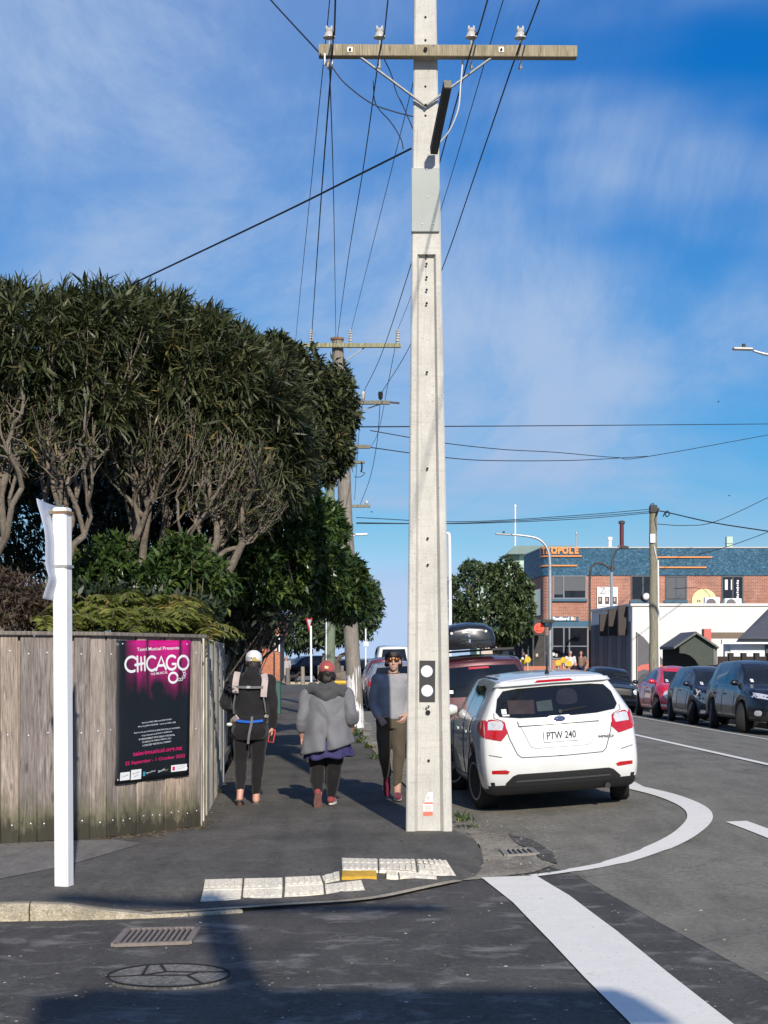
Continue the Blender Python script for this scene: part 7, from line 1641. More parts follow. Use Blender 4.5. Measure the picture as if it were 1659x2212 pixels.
# ================================================================== people
class Blob:
    "closed shapes that are fused into one continuous surface"
    def __init__(s): s.mb = MB()
    def cap(s, p0, r0, p1, r1, n=12, fl=None):
        p0, p1 = Vector(p0), Vector(p1); d = p1-p0; L = d.length; d.normalize() if L > 1e-6 else None
        if L < 1e-6: d = Vector((0, 0, 1))
        x = d.orthogonal().normalized(); y = d.cross(x); vs = []; prof = []
        for a in (-90, -60, -30, 0): prof.append((p0+d*(r0*math.sin(R(a))), r0*math.cos(R(a))))
        for a in (0, 30, 60, 90): prof.append((p1+d*(r1*math.sin(R(a))), r1*math.cos(R(a))))
        for c, r in prof:
            for j in range(n):
                o = (x*math.cos(2*math.pi*j/n)+y*math.sin(2*math.pi*j/n))*max(r, 1e-4)
                if fl: ax, k = Vector(fl[0]), fl[1]; o = o-ax*o.dot(ax)*(1-k)
                vs.append(c+o)
        k = len(prof); s.mb.add(vs, [(i*n+j, i*n+(j+1) % n, (i+1)*n+(j+1) % n, (i+1)*n+j) for i in range(k-1) for j in range(n)]+[tuple(range(n))[::-1], tuple(range((k-1)*n, k*n))]); return s
    def chain(s, pts, rs, **k):
        for i in range(len(pts)-1): s.cap(pts[i], rs[i], pts[i+1], rs[i+1], **k)
        return s
    def ell(s, c, r, rot=None, n=14):
        vs = []; k = 9; c = Vector(c)
        for i in range(k+1):
            t = math.pi*i/k
            for j in range(n):
                v = Vector((r[0]*max(math.sin(t), 1e-3)*math.cos(2*math.pi*j/n), r[1]*max(math.sin(t), 1e-3)*math.sin(2*math.pi*j/n), -r[2]*math.cos(t)))
                vs.append(c+(rot @ v if rot else v))
        s.mb.add(vs, [(i*n+j, i*n+(j+1) % n, (i+1)*n+(j+1) % n, (i+1)*n+j) for i in range(k) for j in range(n)]+[tuple(range(n))[::-1], tuple(range(k*n, (k+1)*n))]); return s
    def loft(s, rings, n=24):
        "rings: (centre, rx, ry) horizontal ellipses from low to high"
        vs = []
        for c, rx, ry in rings:
            for j in range(n):
                a = 2*math.pi*j/n; vs.append(Vector(c)+Vector((rx*math.cos(a), ry*math.sin(a), 0)))
        k = len(rings); s.mb.add(vs, [(i*n+j, i*n+(j+1) % n, (i+1)*n+(j+1) % n, (i+1)*n+j) for i in range(k-1) for j in range(n)]+[tuple(range(n))[::-1], tuple(range((k-1)*n, k*n))]); return s
    def fuse(s, name, mat, parent, vox=.010, it=4, fac=.5, disp=None):
        o = s.mb.build(name, mat, None); col.objects.unlink(o)
        me = bake(o, [('REMESH', dict(mode='VOXEL', voxel_size=vox)), ('SMOOTH', dict(factor=fac, iterations=it))]); me.name = name
        if disp:
            co = np.empty(len(me.vertices)*3, np.float32); me.vertices.foreach_get('co', co); co = co.reshape(-1, 3); no = np.empty(len(me.vertices)*3, np.float32); me.vertices.foreach_get('normal', no); no = no.reshape(-1, 3)
            co += no*disp(co)[:, None].astype(np.float32); me.vertices.foreach_set('co', co.ravel()); me.update()
        me.polygons.foreach_set('use_smooth', [True]*len(me.polygons)); me.materials.clear(); me.materials.append(mat)
        return link(bpy.data.objects.new(name, me), parent)
def folds(a, f1, f2, ph=0):
    return lambda c: a*(np.sin(c[:, 2]*f1+np.sin(c[:, 0]*f2+ph)*2.2+c[:, 1]*9)*.6+np.sin(c[:, 0]*f2*1.3+c[:, 2]*f1*.45+ph)*.5)
def cloth(name, c, var=.12, sc=40, rough=.9, weave=300):
    m, nt, b = new_mat(name); MATS[name] = m; v = coords(nt, 'Object'); g = noise(nt, v, 6, 4, .6); f = noise(nt, v, weave, 2, .6)
    cc = mix(nt, 1, ramp(nt, g, [(.3, tuple(x*(1-var) for x in c)), (.7, tuple(min(1, x*(1+var)) for x in c))]), ramp(nt, f, [(.3, .82), (.7, 1.12)]), 'MULTIPLY')
    nt.links.new(cc, b.inputs['Base Color']); b.inputs['Roughness'].default_value = rough; b.inputs['Specular IOR Level'].default_value = .2; b.inputs['Sheen Weight'].default_value = .15; bump(nt, b, f, .2, .003); return m
def skinm(name, c):
    m, nt, b = new_mat(name); v = coords(nt, 'Object'); g = noise(nt, v, 14, 4, .6)
    nt.links.new(ramp(nt, g, [(.3, tuple(x*.88 for x in c)), (.7, tuple(min(1, x*1.08) for x in c))]), b.inputs['Base Color']); b.inputs['Roughness'].default_value = .5
    b.inputs['Subsurface Weight'].default_value = .08; b.inputs['Subsurface Radius'].default_value = (.01, .004, .002); return m
SKIN = skinm('pale_skin', (.58, .30, .22)); SKIN2 = skinm('tan_skin', (.52, .31, .23))
HAIR = M('dark_brown_hair', (.018, .011, .008), .45, 0, .3, 60, .5, 220)
BLKF = cloth('black_knit', (.017, .0165, .018)); LEGG = cloth('black_leggings', (.014, .0125, .015)); LEGG2 = cloth('black_tights', (.013, .012, .012)); GREYJ = cloth('grey_jacket_cloth', (.17, .17, .182), .12); GREYH = cloth('dark_grey_hood', (.075, .075, .078)); SWEAT = cloth('grey_sweater', (.29, .285, .295)); OLIVE = cloth('olive_trousers', (.085, .068, .046)); TANF = cloth('pale_taupe_strap', (.46, .39, .37)); STRAPG = cloth('grey_webbing', (.15, .15, .16)); BLUEF = cloth('blue_band', (.02, .12, .50)); CAPR = cloth('dusty_red_cap', (.38, .085, .085)); CAPW_ = cloth('white_cap', (.72, .71, .72)); SOLE = M('shoe_sole', (.70, .64, .58), .7, 0, .1); MARSH = cloth('maroon_shoe', (.16, .02, .04)); REDSH = cloth('red_shoe', (.30, .055, .06)); GREYS = M('grey_sandal_sole', (.085, .095, .085), .8, 0, .2, 20)
def checkm():
    m, nt, b = new_mat('navy_check'); v = coords(nt, 'Object'); ck = N(nt, 'ShaderNodeTexChecker'); nt.links.new(v, ck.inputs['Vector']); ck.inputs['Scale'].default_value = 70; ck.inputs['Color1'].default_value = (.020, .017, .075, 1); ck.inputs['Color2'].default_value = (.048, .042, .14, 1)
    nt.links.new(ck.outputs['Color'], b.inputs['Base Color']); b.inputs['Roughness'].default_value = .85; return m
CHECK = checkm()
def hand(bl, wrist, d, side, curl=.6, sc=1.0, palm_n=None, spread=.25):
    "palm and five fingers from the wrist along d; side = direction towards the thumb"
    w, d, sd = Vector(wrist), Vector(d).normalized(), Vector(side).normalized(); sd = (sd-d*sd.dot(d)).normalized(); nn = d.cross(sd) if palm_n is None else Vector(palm_n).normalized()
    pc = w+d*.085*sc; bl.cap(w, .025*sc, pc-d*.02*sc, .030*sc, fl=(nn, .62)); bl.cap(w+d*.05*sc+sd*.018*sc, .018*sc, pc+sd*.024*sc, .0145*sc); bl.cap(w+d*.05*sc-sd*.018*sc, .018*sc, pc-sd*.026*sc, .0135*sc)
    for i, (o, L) in enumerate(((.030, .068), (.010, .076), (-.011, .070), (-.031, .055))):
        b0 = pc+sd*o*sc; ax = (d+sd*(o*spread*6)).normalized(); p = b0; r = .0092*sc; a = 0
        for q in range(3):
            a += curl*(.45 if q == 0 else .6); dr = ax*math.cos(a)+nn*math.sin(a); e = p+dr*L*sc*(.42, .33, .25)[q]; bl.cap(p, r, e, r*.9, n=8); p = e; r *= .9
    t0 = w+d*.030*sc+sd*.024*sc; t1 = t0+(d*.55+sd*.8+nn*.25).normalized()*.042*sc; t2 = t1+(d*.85+sd*.25+nn*.4).normalized()*.034*sc; bl.cap(t0, .014*sc, t1, .0115*sc, n=8); bl.cap(t1, .0115*sc, t2, .0095*sc, n=8)
def shoe(parent, ankle, toe_dir, up, L, mat, solemat, name='shoe', open_heel=False, w=.043):
    "a shoe whose heel sits under the ankle; toe_dir along the foot, up the foot's own up"
    a, f, u = Vector(ankle), Vector(toe_dir).normalized(), Vector(up).normalized(); u = (u-f*u.dot(f)).normalized(); s_ = f.cross(u); h = a-f*.05-u*.055
    b = Blob(); b.cap(h+u*.03, w*.86, h+f*L*.55+u*.025, w, fl=(u, .85)); b.cap(h+f*L*.55+u*.022, w*1.02, h+f*L*.84+u*.012, w*.82, fl=(u, .62)); b.cap(h+u*.04+f*.02, w*.80, a+u*.005, .044)
    o = b.fuse(name, mat, parent, .008, 3)
    m = MB(); n = 18; pr = []
    for j in range(n):
        t = 2*math.pi*j/n; x = math.cos(t); y = math.sin(t); pr.append((L*.46*x+L*.40, y*(w*1.02+.006*x)))
    lo = [h+f*x+s_*y-u*.018 for x, y in pr]; hi = [h+f*x+s_*y+u*.010 for x, y in pr]
    m.add(lo+hi, [tuple(range(n))[::-1], tuple(range(n, 2*n))]+[(j, (j+1) % n, (j+1) % n+n, j+n) for j in range(n)]); m.build('sole', solemat, o, local=True, bevel=.003); return o
def head(bl, c, face, sc=1.0, ears=True):
    "c = centre of the head, face = -1 looks to -y, +1 to +y"
    c = Vector(c); bl.ell(c+Vector((0, -face*.012, .015)), (.073*sc, .092*sc, .100*sc)); bl.ell(c+Vector((0, face*.035, -.045)), (.056*sc, .058*sc, .068*sc)); bl.ell(c+Vector((0, face*.062, -.085)), (.030, .026, .026))
    bl.cap(c+Vector((0, face*.088, -.002)), .009, c+Vector((0, face*.108, -.036)), .014); bl.ell(c+Vector((0, face*.083, .018)), (.052, .016, .012)); bl.ell(c+Vector((0, face*.086, -.066)), (.024, .012, .011))
    for sx in (-1, 1):
        bl.ell(c+Vector((sx*.037, face*.066, -.028)), (.022, .022, .020))
        if ears: bl.ell(c+Vector((sx*.076, -face*.004, -.012)), (.011, .022, .033))
    return bl

# ------------------------------------------------------------------ walker in black with the white cap
g1 = G(541, 1738, zf); p1 = thing('person', 'person in black with white cap and pale carrier straps walking away beside the fence', 'person', (g1.x, g1.y, g1.z))
b = Blob()
head(b, (.035, .02, 1.535), 1); b.chain([(.03, -.005, 1.36), (.033, .01, 1.47)], [.058, .055])
b.loft([((.0, 0, .80), .16, .12), ((.0, 0, .95), .145, .10), ((.0, 0, 1.15), .155, .10), ((.01, 0, 1.30), .17, .10), ((.02, -.01, 1.38), .10, .075)])
LH, LK, LA = (-.095, .0, .82), (-.105, .05, .46), (-.095, -.17, .155); RH, RK, RA = (.090, 0, .82), (.075, .06, .45), (.055, .09, .10)
b.chain([LH, LK, LA], [.09, .062, .040]); b.chain([RH, RK, RA], [.09, .062, .042])
b.cap(LA, .038, (-.10, -.20, .075), .034); b.cap((-.10, -.20, .08), .036, (-.105, -.13, .03), .034); b.cap((-.105, -.13, .028), .034, (-.105, -.07, .022), .026)
b.cap(RA, .040, (.055, .06, .045), .040); b.cap((.055, .06, .04), .036, (.065, .22, .03), .030)
LS, LE, LW = (-.19, 0, 1.335), (-.265, -.07, 1.08), (-.20, .16, 1.02); RS, RE, RW = (.205, 0, 1.325), (.245, -.05, 1.06), (.235, .06, .84)
b.chain([LS, LE, LW], [.055, .042, .030]); b.chain([RS, RE, RW], [.055, .042, .030])
hand(b, LW, (.3, .9, 0), (0, 0, 1), 1.0); hand(b, RW, (-.02, .10, -1), (-.3, -.9, 0), .9, 1.0)
b.fuse('body', SKIN, p1, .009, 3)
b = Blob(); b.loft([((0, 0, .90), .172, .128), ((0, 0, .95), .17, .125), ((0, -.005, 1.10), .178, .125), ((.005, -.01, 1.25), .19, .125), ((.012, -.01, 1.34), .18, .115), ((.02, -.015, 1.41), .10, .09), ((.03, -.01, 1.45), .07, .075)])
b.chain([LS, LE, LW], [.072, .062, .046]); b.chain([RS, RE, RW], [.074, .062, .045]); b.cap((-.16, 0, 1.345), .07, (.18, 0, 1.34), .07)
b.ell((.02, -.085, 1.38), (.10, .05, .075)); b.ell((.028, -.06, 1.44), (.082, .05, .05)); b.fuse('hoodie', BLKF, p1, .010, 4, disp=folds(.008, 30, 20))
b = Blob(); b.loft([((0, .0, .70), .19, .135), ((0, -.01, .80), .205, .155), ((0, 0, .90), .178, .13), ((0, 0, .97), .165, .12)]); b.chain([LH, (-.10, .03, .64), LK, (-.10, -.06, .30), (-.096, -.155, .175)], [.108, .092, .075, .066, .046]); b.chain([RH, (.085, .03, .64), RK, (.066, .06, .30), (.055, .088, .12)], [.108, .092, .075, .066, .047])
b.ell((-.085, -.075, .79), (.10, .085, .10)); b.ell((.085, -.075, .79), (.10, .085, .10)); b.fuse('leggings', LEGG, p1, .010, 4, disp=folds(.004, 46, 16, 2))
b = Blob(); b.ell((.035, .015, 1.585), (.088, .100, .075)); b.loft([((.035, .015, 1.535), .089, .102), ((.035, .015, 1.585), .089, .102)]); b.cap((.035, .10, 1.555), .055, (.035, .16, 1.545), .05, fl=((0, 0, 1), .2)); cp = b.fuse('cap', CAPW_, p1, .009, 3)
capg = M('cap_print', (.40, .30, .10), .7, 0, .2, 60); m = MB(); text_mb(m, 'TVA', .038, Matrix.Translation((-.005, -.088, 1.573)) @ Matrix.Rotation(R(-18), 4, 'Z')); text_mb(m, 'FC', .038, Matrix.Translation((-.010, -.089, 1.543)) @ Matrix.Rotation(R(-18), 4, 'Z')); m.build('cap_lettering', M('cap_dark_print', (.10, .10, .09), .7, 0, .1), cp, local=True)
m = MB(); m.prism([(-.03, -.02), (.05, -.025), (.062, -.012), (.02, .0), (.012, .022), (-.02, .02)], Matrix.Translation((.052, -.0915, 1.562)) @ Matrix.Rotation(R(6), 4, 'Z'), .006); m.build('cap_motif', capg, cp, local=True)
b = Blob(); b.ell((.035, -.02, 1.50), (.080, .080, .075)); b.ell((.035, -.06, 1.455), (.065, .04, .05)); b.fuse('hair', HAIR, p1, .009, 3, disp=folds(.003, 90, 70))
def strap(name, pts, w, th, mat, parent=p1, nrm=(0, -1, 0)):
    m = MB(); pts = [Vector(q) for q in catmull(pts, 4)]
    for a, c in zip(pts, pts[1:]): m.bar(a, c+(c-a)*.05, w, th, up=nrm)
    return m.build(name, mat, parent, local=True)
strap('shoulder_strap', [(-.135, -.05, 1.42), (-.142, -.112, 1.36), (-.150, -.142, 1.28), (-.148, -.148, 1.20)], .066, .016, TANF); strap('shoulder_strap', [(.150, -.05, 1.40), (.165, -.110, 1.34), (.158, -.142, 1.25), (.152, -.148, 1.16)], .066, .016, TANF)
strap('chest_strap', [(-.145, -.148, 1.265), (0, -.165, 1.26), (.145, -.150, 1.262)], .026, .008, STRAPG); m = MB(); m.box((-.008, -.174, 1.262), (.045, .014, .03)); m.build('buckle', GREYM, p1, local=True, bevel=.004)
strap('thin_strap', [(.15, -.146, 1.16), (.165, -.12, 1.06), (.17, -.08, .99)], .016, .006, STRAPG); strap('thin_strap', [(-.15, -.146, 1.18), (-.172, -.11, 1.06), (-.172, -.07, .98)], .016, .006, STRAPG)
b = Blob(); b.loft([((0, 0, .905), .186, .142), ((0, 0, .955), .180, .136)]); b.fuse('hip_belt', BLKF, p1, .009, 2)
strap('hip_pad', [(-.195, .02, .86), (-.182, -.06, .905), (-.13, -.125, .945)], .055, .014, TANF); strap('hip_pad', [(.19, -.03, .945), (.165, -.085, .955)], .03, .012, TANF)
strap('blue_band', [(-.135, -.118, .905), (0, -.155, .893), (.14, -.118, .905)], .026, .012, BLUEF); strap('hanging_strap', [(.03, -.165, .95), (.025, -.175, .88), (.0, -.182, .76), (-.012, -.165, .66)], .024, .005, STRAPG, nrm=(0, -1, .1))
m = MB(); m.box((-.225, .0, .86), (.06, .05, .035)); m.build('carrier_clip', WHITEP, p1, local=True, bevel=.012)
for (hx, hy, hz, ty, tz, nm) in ((-.105, -.215, .072, -.06, .012, 0), (.06, .02, .014, .25, .012, 1)):
    m = MB(); a = Vector((hx, hy, hz-.01)); e = Vector((hx+.004, ty, tz-.004)); dv = (e-a).normalized(); m.bar(a-dv*.02, e+dv*.05, .085, .018); m.build('sandal', GREYS, p1, local=True, bevel=.008)
ph_ = thing('phone', 'red cased phone held in the right hand of the walker in black', 'phone', p1.matrix_world.translation+Vector((g1.x+.225, g1.y+.045, g1.z+.735))); m = MB(); m.box((0, 0, 0), (.070, .012, .145), Matrix.Rotation(R(10), 3, 'Y')); m.build('case', M('red_phone_case', (.62, .05, .06), .4, 0, .05), ph_, local=True, bevel=.006); m = MB(); m.box((0, -.0065, 0), (.048, .002, .125), Matrix.Rotation(R(10), 3, 'Y')); m.build('screen', CARGLASS, ph_, local=True)

# ------------------------------------------------------------------ walker in the grey jacket with the red cap
g2 = G(706, 1742, zf); p2 = thing('person', 'person in a grey hooded jacket, checked skirt and dusty red cap walking away', 'person', (g2.x, g2.y, g2.z))
b = Blob(); head(b, (.0, .02, 1.42), 1); b.chain([(0, -.005, 1.25), (0, .01, 1.35)], [.058, .054])
b.loft([((0, 0, .70), .19, .14), ((0, 0, .9), .18, .13), ((0, 0, 1.1), .19, .13), ((0, 0, 1.22), .17, .10), ((0, 0, 1.28), .09, .07)])
LH, LK, LA = (-.095, 0, .70), (-.105, .05, .41), (-.085, -.14, .15); RH, RK, RA = (.085, 0, .70), (.075, .06, .40), (.045, .10, .10)
b.chain([LH, LK, LA], [.09, .065, .042]); b.chain([RH, RK, RA], [.09, .065, .042])
LS, LE, LW = (-.205, 0, 1.19), (-.262, -.04, .93), (-.265, .05, .745); RS, RE, RW = (.215, 0, 1.19), (.262, -.09, .97), (.255, .05, .80)
b.chain([LS, LE, LW], [.055, .046, .030]); b.chain([RS, RE, RW], [.055, .048, .032])
hand(b, LW, (.02, .15, -1), (.2, .9, 0), .7, .95); hand(b, RW, (-.25, .5, -.6), (0, .7, .5), .5, .95); b.fuse('body', SKIN, p2, .009, 3)
b = Blob(); b.loft([((0, 0, .60), .20, .15), ((0, -.01, .74), .20, .16)]); b.chain([LH, (-.105, .035, .53), LK, (-.10, -.035, .30), (-.088, -.125, .165)], [.115, .098, .082, .082, .052]); b.chain([RH, (.085, .035, .53), RK, (.062, .06, .29), (.046, .097, .115)], [.115, .098, .082, .080, .052]); b.fuse('leggings', LEGG2, p2, .010, 3, disp=folds(.003, 54, 18))
def garment(name, fn, nz, nt_, mat, parent, th=.006):
    "open cloth tube: fn(angle, t) -> point"
    m = MB(); m.add([fn(2*math.pi*j/nt_, i/nz) for i in range(nz+1) for j in range(nt_)], [(i*nt_+j, i*nt_+(j+1) % nt_, (i+1)*nt_+(j+1) % nt_, (i+1)*nt_+j) for i in range(nz) for j in range(nt_)])
    o = m.build(name, mat, parent, smooth='all', local=True); md = o.modifiers.new('s', 'SOLIDIFY'); md.thickness = th; return o
def skirt(a, t):
    f = 1+.055*math.sin(a*11+.5)*(1-t)+.03*math.sin(a*5)*(1-t); rx = (.240-.04*t)*f; sway = .045*max(0, math.cos(a))*(1-t)
    return Vector((rx*math.cos(a)+sway, (.178-.03*t)*f*math.sin(a), .515+.28*t+.012*math.sin(a*7)*(1-t)+.02*math.cos(a)*(1-t)))
garment('skirt', skirt, 12, 90, CHECK, p2)
def jacket(a, t):
    # hem: low at the left, slit at the centre back, hitched up to the pocketed hand at the right
    back = (1-math.sin(a))/2; ca, sa = math.cos(a), math.sin(a)
    hem = .60-.055*max(0, -ca)**1.3+.085*max(0, ca)**1.5; top = 1.22
    z = hem+(top-hem)*t
    w = np.interp(z, [.54, .70, .90, 1.05, 1.15, 1.22], [.288, .258, .222, .214, .205, .13]); d = np.interp(z, [.54, .70, .90, 1.05, 1.15, 1.22], [.232, .212, .178, .152, .135, .10])
    fl = 1+(.022*math.sin(a*5+.8)+.012*math.sin(a*9+1))*(1-t)**1.3; x = w*ca*fl; y = d*sa*fl
    if sa < 0 and abs(ca) < .07 and z < .92: y += .075*(1-abs(ca)/.07)*(.92-z)/.3
    if ca > .4: x += .05*(ca-.4)*(1-t)**2
    y -= (.010*math.sin(z*26+x*16+math.sin(x*22)*1.5)+.012*math.sin(x*34+z*7)*(1-t))*back
    return Vector((x, y, z))
garment('jacket_skirt', jacket, 30, 120, GREYJ, p2, .008)
b = Blob(); b.loft([((0, -.005, .86), .204, .155), ((0, -.005, 1.0), .212, .155), ((0, -.005, 1.12), .205, .135), ((0, -.005, 1.20), .185, .11), ((0, -.01, 1.265), .12, .09)]); b.chain([LS, (-.24, -.02, 1.06), LE, (-.264, .0, .84)], [.074, .066, .060, .054]); b.chain([RS, (.245, -.045, 1.08), RE, (.262, -.065, .93)], [.074, .068, .062, .058]); b.cap((-.17, 0, 1.19), .074, (.18, 0, 1.19), .074)
b.cap((-.263, -.02, .885), .070, (-.264, .005, .835), .066); b.cap((.262, -.09, .975), .078, (.263, -.06, .925), .074); b.fuse('jacket', GREYJ, p2, .010, 4, disp=folds(.009, 27, 20, 1))
b = Blob()
for k in range(13): a = R(200+k*140/12); b.ell((.16*math.cos(a)*1.18, .02+.135*math.sin(a)*.98, 1.235+.02*math.sin(k)), (.055, .045, .062))
b.ell((.0, -.115, 1.19), (.13, .045, .072)); b.ell((-.02, -.12, 1.15), (.07, .035, .05)); b.loft([((0, -.02, 1.20), .16, .12), ((0, -.01, 1.30), .085, .085), ((0, 0, 1.335), .075, .078)]); b.fuse('hood', GREYH, p2, .010, 4, disp=folds(.008, 60, 26, 2))
b = Blob(); b.ell((0, .005, 1.462), (.088, .100, .088)); b.loft([((0, .005, 1.435), .088, .101), ((0, .005, 1.47), .088, .101)]); b.cap((0, .10, 1.44), .055, (0, .155, 1.43), .05, fl=((0, 0, 1), .2)); c2 = b.fuse('cap', CAPR, p2, .009, 3)
b = Blob(); b.ell((0, -.088, 1.415), (.042, .016, .030)); b.ell((0, -.02, 1.385), (.082, .078, .080)); b.ell((0, -.06, 1.345), (.062, .042, .05)); b.ell((-.075, .0, 1.375), (.022, .05, .05)); b.ell((.075, .0, 1.375), (.022, .05, .05)); b.fuse('hair', HAIR, p2, .009, 3, disp=folds(.004, 90, 80))
m = MB(); text_mb(m, 'tu', .045, Matrix.Translation((0, -.098, 1.478)) @ Matrix.Rotation(R(-14), 4, 'X'), bold=.003); m.build('cap_motif', PALEY, c2, local=True)
fd = Vector((.0, .32, -.95)); s1 = shoe(p2, (-.088, -.155, .135), (.0, .45, -.9), (0, .9, .42), .25, REDSH, M('brown_tread', (.19, .085, .07), .8, 0, .3, 30)); s2 = shoe(p2, (.045, .095, .085), (.15, .98, 0), (0, 0, 1), .25, REDSH, SOLE)

# ------------------------------------------------------------------ man in the grey sweater walking towards the camera
g3 = G(846, 1730, zf); p3 = thing('person', 'man in sunglasses, grey sweater and olive trousers walking towards the camera past the pole', 'person', (g3.x, g3.y, g3.z))
hc = (.02, -.01, 1.545); b = Blob(); head(b, hc, -1, 1.0); b.chain([(.012, .02, 1.36), (.018, .012, 1.48)], [.058, .054])
b.loft([((0, 0, .85), .14, .10), ((0, 0, 1.0), .14, .10), ((0, 0, 1.2), .16, .105), ((0, 0, 1.33), .16, .09), ((.01, .01, 1.40), .09, .07)])
# the leg on the viewer's right leads, the other trails with its heel up
FH, FK, FA = (.085, 0, .88), (.075, -.06, .50), (.062, -.06, .10); BH, BK, BA = (-.085, 0, .88), (-.075, .02, .50), (-.052, .26, .24)
b.chain([FH, FK, FA], [.085, .058, .040]); b.chain([BH, BK, BA], [.085, .058, .040])
VS, VE, VW = (-.172, 0, 1.33), (-.21, .03, 1.07), (-.14, -.10, .92); US, UE, UW = (.176, 0, 1.33), (.21, .05, 1.08), (.17, -.06, .95)
b.chain([VS, VE, VW], [.052, .042, .030]); b.chain([US, UE, UW], [.052, .042, .030]); hand(b, VW, (.5, -.55, -.55), (.4, .2, .8), .6); hand(b, UW, (-.5, -.3, -.7), (0, -.4, .8), .8); b.fuse('body', SKIN2, p3, .008, 3)
b = Blob(); b.loft([((0, 0, .905), .162, .115), ((0, 0, .96), .165, .118), ((0, 0, 1.12), .160, .115), ((0, 0, 1.26), .168, .115), ((0, .005, 1.345), .155, .10), ((.006, .01, 1.395), .085, .075)]); b.chain([VS, VE, (-.155, -.08, .945)], [.060, .052, .040]); b.chain([US, UE, (.18, -.04, .97)], [.060, .052, .040]); b.cap((-.15, 0, 1.335), .068, (.15, 0, 1.335), .068); b.fuse('sweater', SWEAT, p3, .010, 4, disp=folds(.007, 24, 17, 3))
b = Blob(); b.loft([((0, 0, .80), .165, .115), ((0, 0, .93), .155, .11)]); b.chain([FH, (.08, -.03, .70), FK, (.068, -.062, .30), (.063, -.06, .20)], [.098, .086, .070, .058, .050]); b.chain([BH, (-.08, .01, .70), BK, (-.064, .13, .37), (-.056, .22, .275)], [.098, .086, .070, .058, .050]); b.fuse('trousers', OLIVE, p3, .010, 4, disp=folds(.006, 26, 20, 5))
b = Blob(); b.ell((.02, -.005, 1.602), (.080, .094, .062)); b.ell((.02, -.055, 1.628), (.062, .04, .022)); b.ell((.02, .05, 1.545), (.080, .070, .085)); b.cap((-.052, -.02, 1.60), .022, (-.05, .03, 1.50), .03); b.cap((.092, -.02, 1.60), .022, (.09, .03, 1.50), .03); b.ell((.03, .07, 1.45), (.05, .035, .07)); b.fuse('hair', HAIR, p3, .008, 3, disp=folds(.003, 80, 70))
b = Blob(); b.ell((.02, -.060, 1.475), (.045, .034, .034)); b.fuse('beard', M('stubble', (.22, .12, .085), .7, 0, .3, 90), p3, .008, 2)
GLENS = M('amber_mirror_lens', (.22, .075, .015), .12, .7, .3, 30); sg3 = None
for sx in (-1, 1):
    m = MB(); c = Vector((.02+sx*.034, -.112, 1.555)); m.lathe([(1, 0), (.9, .004), (0, .006)], 16, Matrix.Translation(c) @ Matrix.Rotation(R(90), 4, 'X') @ Matrix.Diagonal((.028, .026, 1, 1))); o = m.build('sunglasses' if sx < 0 else 'lens', GLENS, p3 if sx < 0 else sg3, local=True, smooth='all'); sg3 = sg3 or o
    m = MB(); m.tube([c+Vector((sx*.026, 0, .008)), (.02+sx*.078, -.02, 1.56), (.02+sx*.078, .02, 1.55)], .003, 5); m.build('temple_arm', BLKP, sg3, local=True)
m = MB(); m.tube([(.008, -.114, 1.562), (.032, -.114, 1.562)], .003, 5); m.build('bridge', CHROME, sg3, local=True)
b = Blob()
for k in range(12): a = R(k*30); b.ell((.012+.062*math.cos(a), .012+.055*math.sin(a), 1.412-.012*math.sin(-a)), (.018, .018, .012))
b.fuse('collar', GREYH, p3, .007, 2)
shoe(p3, (.062, -.05, .095), (.05, -1, 0), (0, 0, 1), .26, MARSH, SOLE); shoe(p3, (-.052, .265, .225), (0, -.42, -.9), (0, -.85, .42), .26, MARSH, SOLE)

# ------------------------------------------------------------------ far figures, a few pixels tall
def tiny(label, base, facing, top, legs, hairm=HAIR, h=1.7, skin=SKIN, sit=False):
    t = thing('person', label, 'person', base); k = h/1.7; b = Blob(); head(b, (0, 0, 1.57*k), facing)
    lz = .0 if not sit else .45
    b.chain([(0, 0, 1.36*k), (0, 0, 1.48*k)], [.055, .05]); b.loft([((0, 0, .85*k), .15, .11), ((0, 0, 1.1*k), .15, .11), ((0, 0, 1.35*k), .17, .10)])
    for sx in (-1, 1):
        b.chain([(sx*.09, 0, .88*k), (sx*.09, .06*sx+.02, .46*k), (sx*.09, .14*sx, .06)], [.085, .06, .045]); b.cap((sx*.09, .14*sx, .05), .04, (sx*.09, .14*sx+facing*.13, .035), .03); b.chain([(sx*.2, 0, 1.34*k), (sx*.25, -.05*sx, 1.08*k), (sx*.23, .08*sx, .86*k)], [.055, .042, .03])
    b.fuse('body', skin, t, .016, 2); b = Blob(); b.loft([((0, 0, .88*k), .175, .13), ((0, 0, 1.1*k), .175, .13), ((0, 0, 1.36*k), .17, .11)])
    for sx in (-1, 1): b.chain([(sx*.2, 0, 1.34*k), (sx*.25, -.05*sx, 1.08*k), (sx*.235, .06*sx, .92*k)], [.075, .06, .045])
    b.fuse('top', top, t, .016, 2); b = Blob()
    for sx in (-1, 1): b.chain([(sx*.09, 0, .9*k), (sx*.09, .06*sx+.02, .46*k), (sx*.09, .13*sx, .12)], [.115, .08, .06])
    b.fuse('trousers', legs, t, .016, 2); b = Blob(); b.ell((0, -facing*.02, 1.60*k), (.09, .10, .09)); b.fuse('hair', hairm, t, .014, 2); return t
PALET = cloth('pale_grey_top', (.40, .37, .36)); BEIGE = cloth('beige_trousers', (.38, .32, .25)); NAVYF = cloth('navy_cloth', (.02, .035, .08)); WHITEF = cloth('white_shirt', (.65, .65, .64)); YELF = cloth('mustard_top', (.50, .27, .04)); GREYHAIR = M('grey_hair', (.35, .32, .30), .6, 0, .2, 40)
q = P(618, 1476, 101); tiny('far pedestrian in a pale grey top walking a dog at the crossing', (q.x, 101, .1), -1, PALET, BEIGE, GREYHAIR)
